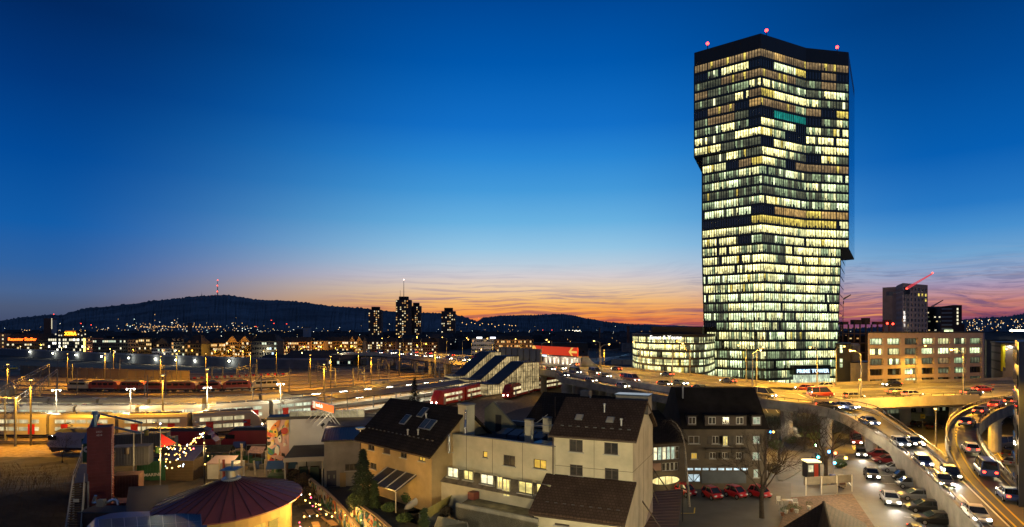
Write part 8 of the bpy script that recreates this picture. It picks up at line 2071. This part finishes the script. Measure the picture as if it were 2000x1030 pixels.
for i, (px, py, c, D) in enumerate(((209, 843, 'blue', 84), (286, 846, 'olive', 96), (308, 880, 'green', 86), (247, 882, 'brown', 82), (221, 890, 'black', 84))):
    t = thing('barrel', ['blue barrel at the edge of the container roof', 'olive barrel on the far grey container', 'green barrel by the slim pole on the container', 'brown barrel on the grey container roof', 'black barrel at the back of the grey roof'][i], 'barrel', Q(px, D, ZY(py + 5, D)), 0, 'barrels on the container roofs')
    m = MB(); m.lathe([(.28, 0), (.32, .1), (.3, .45), (.32, .8), (.28, .9)], 12); m.build('drum', mat('barrel_' + c, dict(blue=(.02, .05, .12), olive=(.14, .13, .03), green=(.05, .12, .02), brown=(.07, .05, .03), black=(.015, .015, .015))[c], .6), t); m = MB(); m.lathe([(.31, .86), (.31, .92), (.01, .92)], 12); m.build('lid', dark_m, t)
t = thing('red_banner', 'bright red triangular banner stretched below the string lights', 'banner', Q(313, 85, 0)); m = MB(); m.extrude([(.1, 0, ZY(846, 85)), (2.2, .3, ZY(867, 85)), (.1, 0, ZY(874, 85))], (0, .03, 0)); m.build('cloth', mat('red_cloth', (.6, .02, .02), .8), t); m = MB(); m.tube((.1, 0, ZY(846, 85)), (2.3, .3, ZY(868, 85)), .04, n=4); m.tube((.1, 0, ZY(868, 85)), (2.1, .3, ZY(867, 85)), .05, n=4); m.build('guy_line', c_green, t)
# kiosk, traffic lights, signs at the junction
kq = thing('news_kiosk', 'small glowing kiosk with a red door under the corner tree', 'kiosk', P(1577, 934)); m = MB(); m.box(0, 1.9, 0, 1.6, 0, 2.3); m.build('cabin', mat('kiosk_dark', (.05, .045, .04), .6), kq); m = MB(); m.box(-.1, 2.0, -.2, 1.7, 2.3, 2.5); m.build('lit_sign', emis('kiosk_sign', (1, .75, .35), 2, 'AUTO'), kq); m = MB(); m.box(1.0, 1.6, -.05, 0, .05, 2.1); m.build('door', mat('kiosk_red', (.5, .05, .02), .5), kq); m = MB(); m.box(.15, .85, -.05, 0, .9, 1.9); m.build('window', rm_w, kq)
light('kiosk_light', P(1590, 938, 2.8) + Vector((0, -1, 0)), (1, .8, .45), 160, .2)
sigs = []
def signal(px, py, h, cols, label, arm=None):
    t = thing('traffic_light', label, 'traffic light', P(px, py), 0, 'traffic lights at the junction'); m = MB(); m.tube((0, 0, 0), (0, 0, h), .08, n=7)
    if arm: m.pipe([(0, 0, h * .8), (arm * .5, 0, h * .9), (arm, 0, h * .9)], .05, 5)
    m.build('pole', mast_m, t)
    for c, z, x in cols: m = MB(); m.ball((x, -.12, z), .2); m.build('lens', emis('signal_' + c, dict(red=(1, .10, .03), blue=(.05, .25, 1), amber=(1, .5, .06), cyan=(.05, .6, .8), white=(1, .97, .8), green=(.5, 1, .5))[c], 22, 'NONE'), t)
    m = MB(); m.box(-.18, .18, -.05, .2, h - .9, h); m.build('housing', dark_m, t)
signal(1628, 945, 4.6, [('red', 4.4, .2), ('blue', 3.0, .1), ('amber', 3.7, 1.7)], 'traffic light pole with red, blue and amber lamps at the street corner', 1.7)
signal(1612, 935, 3.0, [('white', 2.9, 0), ('blue', 4.0, .5)], 'traffic light pole with a white glare lamp beside the corner tree')
signal(1596, 926, 3.2, [('cyan', 2.6, .1), ('green', 4.4, -.2)], 'traffic light pole with a cyan lamp behind the small kiosk')
signal(1504, 868, 2.6, [('blue', 2.4, 0), ('amber', 2.4, .6)], 'small blue and amber signal beside the corner of the dark apartment house')
light('corner_lamp', P(1611, 915, 4.2), (1, .95, .75), 450, .2); light('corner_lamp', P(1650, 915, 4.0), (1, .72, .3), 600, .2)
t = thing('info_pillar', 'pale information pillar with blue cap at the corner pavement', 'pillar', P(1626, 951)); m = MB(); m.box(-.3, .3, -.2, .2, 0, 1.5); m.build('body', mat('pale_render', (.45, .44, .4), .85), t); m = MB(); m.box(-.31, .31, -.21, .21, 1.5, 1.75); m.build('cap', mat('pillar_blue', (.02, .05, .25), .5), t)
t = thing('notice_stand', 'white framed notice stand on the pavement corner', 'sign', P(1645, 953)); m = MB(); m.box(-.55, .55, -.05, .05, .3, 1.8); m.build('frame', white_tr, t); m = MB(); m.box(-.4, .4, -.07, -.05, .45, 1.65); m.build('poster', mat('poster_brown', (.2, .11, .07), .7), t); m = MB(); m.tube((-.4, 0, 0), (-.4, 0, .3), .04); m.tube((.4, 0, 0), (.4, 0, .3), .04); m.build('legs', dark_m, t)
# street lamps that light the yards in front of the camera's building
cl_ = []
for x, y, z0 in ((-15, 30, 0), (2, 30, 0), (14, 31, 0), (24, 31, 0)):
    o = place(pn, [0], (x, y, z0), R(90)); d = o; d['group'] = 'street lamps of the near street'; d['label'] = 'street lamp'; cl_.append(o)
number(cl_, 'street lamp of the near street below the houses, {} from the left')
light('street_light', (-15, 32.8, 9.8), (1, .82, .45), 12000, .25); light('street_light', (2, 32.8, 9.8), (1, .84, .48), 18000, .25); light('street_light', (14, 33.8, 9.8), (1, .84, .48), 11000, .25); light('street_light', (24, 33.8, 9.8), (1, .8, .42), 2600, .25)
# motorcycles and bicycles under the viaduct
def two_wheeler(name, label, loc, rz, motor, group):
    t = thing(name, label, 'motorcycle' if motor else 'bicycle', loc, rz, group); r_ = .32; wb = .68 if motor else .52
    for x in (-wb, wb):
        m = MB(); m.pipe([(x + r_ * math.cos(q * math.pi / 6), 0, r_ + r_ * math.sin(q * math.pi / 6)) for q in range(13)], .06 if motor else .025, 4); m.build('wheel', MATS['tyre'], t)
    m = MB()
    if motor: m.loft([[(-.6, -.12, .45), (-.6, .12, .45), (-.6, .12, .8), (-.6, -.12, .8)], [(0, -.2, .3), (0, .2, .3), (0, .18, .85), (0, -.18, .85)], [(.55, -.1, .5), (.55, .1, .5), (.5, .1, .95), (.5, -.1, .95)]])
    else: m.pipe([(-wb, 0, r_), (-.15, 0, .3), (.38, 0, .78), (-.2, 0, .8), (-.15, 0, .3)], .025, 4); m.tube((-wb, 0, r_), (-.2, 0, .8), .02, n=4)
    m.build('body' if motor else 'frame', PAINT['grey'] if motor else mat('bike_frame', (.2, .18, .15), .5, metal=.3), t)
    m = MB(); m.tube((wb, 0, r_), (.45, 0, 1.0), .03, n=4); m.tube((.45, -.3, 1.02), (.45, .3, 1.02), .025, n=4); m.build('handlebar', mast_m, t)
    m = MB(); m.box(-.4 if motor else -.32, .1 if motor else -.08, -.1, .1, .84, .92); m.build('saddle', dark_m, t)
    return proto(t)
bk = two_wheeler('bicycle', 'x', (0, 0, 0), 0, False, 'bicycles in the rack under the viaduct'); bks = []
for k in range(26): place(bk, bks, P(1497 + k * 3.9, 818.5 + (k % 3) * 1.2 + k * .05), R(70 + 20 * rnd.random()))
for k in range(16): place(bk, bks, P(1500 + k * 5.8, 828 + (k % 2)), R(80 + 20 * rnd.random()))
number(bks, 'bicycle in the crowded rack under the slip road, {} from the left')
mo = two_wheeler('motorcycle', 'x', (0, 0, 0), 0, True, 'motorcycles parked under the viaduct'); mos = []
for px, py in ((1698, 804), (1758, 803), (1774, 806), (1781, 805), (1813, 801), (1820, 802), (1856, 802), (1862, 803)): place(mo, mos, P(px, py), R(rnd.uniform(50, 110)))
number(mos, 'motorcycle parked in the shade under the viaduct, {} from the left')
bol = []
pb = thing('bollard', 'x', 'bollard', (0, 0, 0), 0, 'bollards under the viaduct'); m = MB(); m.tube((0, 0, 0), (0, 0, .95), .06, n=7); m.build('post', dark_m, pb); m = MB(); m.ball((0, 0, .97), .08); m.build('cap', mast_m, pb); proto(pb)
for k in range(9): place(pb, bol, P(1706 + k * 10.4, 808.5 - k * .1), 0)
number(bol, 'thin bollard in the row under the viaduct, {} from the left')
light('under_viaduct', P(1560, 835, 6.2), (1, .93, .72), 2600, .4); light('under_viaduct', P(1680, 840, 6.0), (1, .85, .55), 1500, .4); light('under_viaduct', P(1760, 820, 6.0), (1, .85, .55), 1700, .4); light('under_viaduct', P(1800, 842, 6.0), (1, .85, .5), 2200, .4); light('under_viaduct', P(1955, 862, 6.2), (1, .8, .4), 3000, .4); light('street_lamp_light', P(1712, 932, 7.0), (1, .82, .45), 2600, .3); light('street_lamp_light', P(1672, 895, 6.5), (1, .86, .55), 3000, .3)
t = thing('direction_sign', 'small yellow direction sign on a post under the viaduct', 'sign', P(1802, 838)); m = MB(); m.tube((0, 0, 0), (0, 0, 3.4), .05); m.build('post', mast_m, t); m = MB(); m.box(-.5, .5, -.05, 0, 2.3, 3.3); m.build('panel', mat('sign_yellow', (.6, .4, .02), .6), t); m = MB(); m.box(-.3, .3, -.06, -.05, 2.75, 2.85); m.poly([(.2, -.062, 2.6), (.42, -.062, 2.8), (.2, -.062, 3.0)]); m.build('arrow', dark_m, t)
t = thing('yield_sign', 'white and red yield sign with a blue disc on the viaduct edge', 'sign', P(1939, 778, 8)); m = MB(); m.tube((0, 0, 0), (0, 0, 2.6), .04); m.build('post', mast_m, t); m = MB(); m.poly([(-.45, -.05, 2.9), (.45, -.05, 2.9), (0, -.05, 2.15)]); m.build('triangle', tr_red, t); m = MB(); m.poly([(-.28, -.06, 2.8), (.28, -.06, 2.8), (0, -.06, 2.35)]); m.build('face', white_tr, t); m = MB(); m.tube((0, -.07, 1.8), (0, -.05, 1.8), .25, n=14); m.build('disc', mat('pillar_blue', (.02, .05, .25), .5), t)
# ================================================================== trees and plants
bark = mat('bark', (.05, .035, .022), .95, (6, .4)); bark_y = mat('birch_bark', (.34, .28, .2), .85, (5, .5))
def bare_tree(label, name, loc, h, seed, spread=.55, levels=5, trunk_r=.22, lean=(0, 0), mt=None, split=3, group=None):
    rn = random.Random(seed); mt = mt or bark; t = thing(name, label, 'tree', loc, 0, group)
    tk = MB(); cr = MB(); top = Vector((lean[0], lean[1], h * .32))
    p0 = Vector((0, 0, 0)); p1 = top * .5 + Vector((rn.uniform(-.1, .1), 0, 0)); tk.tube(p0, p1, trunk_r * 1.2, trunk_r, 8); tk.tube(p1, top, trunk_r, trunk_r * .85, 8)
    def grow(p, d, L_, r, lv):
        seg = 3; q = p
        for k in range(seg):
            d2 = (d + Vector((rn.gauss(0, .10), rn.gauss(0, .10), rn.gauss(.03, .06)))).normalized(); q2 = q + d2 * L_ / seg
            cr.tube(q, q2, r * (1 - .22 * k), r * (1 - .22 * (k + 1)), 4 if lv > 1 else 3)
            if lv > 0 and k > 0:
                for _ in range(split if k == seg - 1 else 1):
                    ax = Vector((rn.gauss(0, 1), rn.gauss(0, 1), rn.gauss(0, .4))); ax = (ax - d2 * ax.dot(d2)).normalized()
                    grow(q2, (d2 + ax * spread * rn.uniform(.6, 1.4)).normalized(), L_ * rn.uniform(.55, .8), max(.012, r * .5), lv - 1)
            q, d = q2, d2
    for k in range(5):
        a_ = 6.283 * (k + rn.random() * .6) / 5; grow(top * rn.uniform(.75, 1), Vector((math.cos(a_) * spread, math.sin(a_) * spread, 1)).normalized(), h * .26, trunk_r * .55, levels - 1)
    tk.build('trunk', mt, t); cr.build('crown', mt, t)
    return t
bare_tree('large bare tree in the courtyard in front of the dark apartment house', 'bare_tree', P(1488, 1012), 10.6, 4, .62, 5, .26)
bare_tree('large bare tree on the corner island beside the small kiosk', 'bare_tree', P(1613, 938), 11.2, 9, .7, 5, .28)
bare_tree('small bare tree between the kiosk tree and the apartment house', 'bare_tree', P(1522, 905), 7.5, 14, .6, 5, .15)
# drooping birch
t = thing('birch_tree', 'slender birch with a bent pale trunk before the dark apartment house', 'tree', P(1346, 990))
sc_ = P(1346, 990).y / F; pts = [Vector(((px - 1346) * sc_, 0, (990 - py) * sc_)) for px, py in ((1346, 990), (1344, 955), (1341, 920), (1339, 890), (1336, 862), (1330, 842), (1321, 828), (1311, 821), (1302, 822))]
m = MB()
for i, (a_, b_) in enumerate(zip(pts, pts[1:])): m.tube(a_, b_, .17 - .018 * i, .17 - .018 * (i + 1), 7)
m.build('trunk', bark_y, t)
m = MB(); rn = random.Random(5)
for k in range(150):
    f = rn.uniform(3.5, 8); i = min(7, int(f)); a_ = pts[i].lerp(pts[i + 1], f - i); d = Vector((rn.gauss(-.2, .5), rn.gauss(0, .5), rn.uniform(-.1, .4))); q = a_
    for s_ in range(5): q2 = q + d * .35; m.tube(q, q2, .022 - .003 * s_, .02 - .003 * s_, 3); q = q2; d = d * .8 + Vector((0, 0, -.28))
m.build('crown', bark, t)
def conifer(label, name, loc, h, r, seed, c, n=2600, droop=.25):
    rn = random.Random(seed); t = thing(name, label, 'tree', loc); m = MB(); m.tube((0, 0, 0), (0, 0, h * .95), .16, .04, 7); m.build('trunk', bark, t)
    m = MB()
    for k in range(n):
        f = rn.random() ** 1.35; z = h * (.10 + .9 * f); lay = .75 + .25 * math.sin(z * 5.2 + rn.uniform(-.5, .5)); rad = r * (1 - f) ** .8 * lay * math.sqrt(rn.uniform(.12, 1)) + .05; a_ = rn.uniform(0, 6.283)
        c_ = Vector((rad * math.cos(a_), rad * math.sin(a_), z - droop * rad)); d = Vector((math.cos(a_), math.sin(a_), rn.uniform(-.6, .3))) * rn.uniform(.18, .42); w_ = Vector((-math.sin(a_), math.cos(a_), rn.uniform(-.4, .4))) * rn.uniform(.05, .13)
        m.add([c_ - w_, c_ + d, c_ + w_, c_ - d * .3 + Vector((0, 0, .08))], [(0, 1, 2, 3)])
    m.build('crown', c, t); return t
cg = mat('conifer_green', (.035, .05, .018), .9, (1.4, .5)); cg2 = mat('thuja_green', (.05, .075, .02), .9, (1.6, .4)); cg3 = mat('dark_conifer', (.012, .018, .012), .95)
def up(p, z): return Vector((p.x, p.y, z))
conifer('shaggy dark green conifer between the workshop and the yellow house', 'conifer', Q(709, 66, 2.6), ZY(878, 66) - 2.6, 2.0, 3, cg, 3600)
conifer('small clipped conical thuja beside the shaggy conifer', 'conifer', up(P(731, 992, G0), G0), 2.9, .6, 5, cg2, 1500)
conifer('small conical thuja at the bottom edge of the garden', 'conifer', up(P(828, 1050, G0), G0), 2.6, .55, 6, cg2, 1200)
conifer('dark spruce rising above the ridge of the yellow house', 'conifer', Q(810, 110, 0), ZY(738, 110), 3.0, 8, cg3, 2600)
def shrub(label, loc, r, h, seed, c, n=900, name='shrub', lf=.16):
    rn = random.Random(seed); t = thing(name, label, 'shrub', loc); m = MB()
    for k in range(7): a_ = rn.uniform(0, 6.3); m.tube((0, 0, 0), (r * .6 * math.cos(a_), r * .6 * math.sin(a_), h * rn.uniform(.5, .9)), .03, .012, 4)
    m.build('stems', bark, t); m = MB()
    for k in range(n):
        d = Vector((rn.gauss(0, 1), rn.gauss(0, 1), rn.gauss(0, 1))).normalized() * rn.uniform(.35, 1) ** .6; c_ = Vector((d.x * r, d.y * r, h * .55 + d.z * h * .45)); u = Vector((rn.uniform(-1, 1), rn.uniform(-1, 1), rn.uniform(-1, 1))).normalized() * lf; v = u.orthogonal().normalized() * lf * .5
        m.add([c_ - u, c_ - v, c_ + u, c_ + v], [(0, 1, 2, 3)])
    m.build('foliage', c, t); return t
sg_ = mat('shrub_green', (.05, .08, .02), .85, (2, .5)); sg2 = mat('shrub_brown', (.07, .05, .028), .9, (2, .5))
shrub('bright green bush in the corner of the wing and the yellow house', up(P(852, 962, G0), G0), 1.5, 3.2, 1, sg_, 1500, lf=.2)
for i, (px, py, r, h) in enumerate(((800, 985, .9, 1.4), (875, 985, 1.0, 1.2), (760, 1000, .8, .9), (905, 985, .8, 1.2), (1020, 1000, .8, .9), (955, 1005, .9, .8), (790, 1020, .8, .8), (870, 1010, .8, 1.0), (700, 985, 1.1, 1.3))):
    s_ = shrub('x', up(P(px, py, G0), G0), r, h, 20 + i, sg2 if i % 2 else sg_, 500); s_['group'] = 'garden bushes'; s_['label'] = 'low bush in the back gardens below the houses, %s along the rows' % nth(i)
t = thing('parasol', 'folded white parasol lying on the garden slope', 'parasol', up(P(790, 995, G0), G0)); m = MB(); m.lathe([(.05, 0), (.3, .3), (.42, 1.9), (.1, 2.1)], 10); m.build('canopy', mat('parasol_cloth', (.5, .48, .42), .8), t, rot=(R(62), 0, R(115))); m = MB(); m.tube((0, 0, -.6), (0, 0, 0), .03); m.build('pole', mast_m, t, rot=(R(62), 0, R(115)))
t = thing('garden_table', 'white bistro table on the patio below the glazed porch', 'table', up(P(789, 944, G0), G0)); m = MB(); m.lathe([(.02, .7), (.55, .7), (.55, .74), (.02, .74)], 14); m.build('tabletop', white_tr, t); m = MB(); m.tube((0, 0, .05), (0, 0, .7), .04); m.lathe([(.02, 0), (.3, 0), (.3, .05), (.02, .05)], 12); m.build('stand', white_tr, t)
# bare park trees among the town houses, dark masses in front of the lit blocks
pk = bare_tree('x', 'bare_tree', (0, 0, 0), 13, 21, .8, 4, .35, group='bare park trees before the lit blocks'); proto(pk); pks = []
for px, D in ((405, 455), (418, 458), (430, 452), (441, 456), (453, 454), (464, 450), (477, 455), (489, 452), (516, 460), (545, 480), (560, 490), (575, 488), (592, 492), (700, 520), (396, 470), (660, 500)):
    place(pk, pks, Q(px, D, 0), rnd.uniform(0, 6), sc_=(1, 1, rnd.uniform(.8, 1.15)))
number(pks, 'bare park tree in front of the lit town blocks, {} from the left')
# brushwood on the dark embankment at the lower left
em = MB(); nx, ny = 40, 24; vs = []
rn = random.Random(44)
for j in range(ny):
    for i in range(nx):
        x = -115 + 72 * i / (nx - 1) ; y = 44 + (106 - 44) * j / (ny - 1)
        lim = -.72 * y - 1.5 + 0 
        z = 3.2 * math.exp(-((y - 66) / 20) ** 2) * min(1, max(0, (-49 - x) / 9)) + rn.uniform(-.12, .12)
        vs.append((x, y, max(.0, z) + .03))
em.add(vs, [(j * nx + i, j * nx + i + 1, (j + 1) * nx + i + 1, (j + 1) * nx + i) for j in range(ny - 1) for i in range(nx - 1)])
tag(em.build('embankment', mat('embankment_soil', (.03, .02, .011), .95, (.6, .5), bump=(3, .6))), kind='structure')
bw = MB()
for k in range(2600):
    x, y = rn.uniform(-95, -47), rn.uniform(48, 98)
    if x > -.715 * y + 0: continue
    z = 3.2 * math.exp(-((y - 66) / 20) ** 2) * min(1, max(0, (-49 - x) / 9)); h = rn.uniform(.5, 2.4) * (1 if y < 80 else .45); d = Vector((rn.gauss(0, .28), rn.gauss(0, .28), 1)) * h; p = Vector((x, y, z)); q = p + d * .55; bw.tube(p, q, .022, .016, 3); bw.tube(q, q + d * .45 + Vector((rn.gauss(0, .15), rn.gauss(0, .15), 0)), .016, .006, 3)
    if k % 3 == 0: bw.tube(q, q + Vector((rn.gauss(0, .5), rn.gauss(0, .5), h * .35)), .012, .005, 3)
tag(bw.build('dry_grass', mat('dry_stalks', (.055, .034, .02), .95)), kind='stuff')
for i, (px, py) in enumerate(((138, 880), (122, 905))):
    bare_tree(['bare sapling beside the white streamlined locomotive', 'bare sapling on the dark embankment before the white locomotive'][i], 'bare_tree', P(px, py), 5.0, 60 + i, .5, 4, .07)
# ivy and brush by the stalls
for i, (px, py, r, h) in enumerate(((592, 955, 1.2, 2.2), (600, 975, 1.0, 1.6), (585, 990, 1.0, 1.4), (575, 950, 1.0, 2.4))):
    s_ = shrub('x', P(px, py), r, h, 80 + i, sg2, 500); s_['group'] = 'brown bushes by the beer garden'; s_['label'] = 'brown leafless bush between the round building and the mural wall, ' + nth(i)

for i, (px, py, r, h) in enumerate(((1545, 868, 1.4, 1.6), (1570, 872, 1.6, 1.8), (1515, 880, 1.5, 2.0), (1600, 905, 1.2, 1.5), (1640, 915, 1.0, 1.4), (1510, 925, 1.2, 1.6))):
    s_ = shrub('x', P(px, py), r, h, 90 + i, sg2 if i % 2 else sg_, 600); s_['group'] = 'bushes around the corner island'; s_['label'] = 'dark bush between the apartment house and the corner kiosk, %s in the group' % nth(i)
bare_tree('bare tree on the green bank behind the corner kiosk', 'bare_tree', P(1572, 880), 8.5, 33, .65, 5, .18)
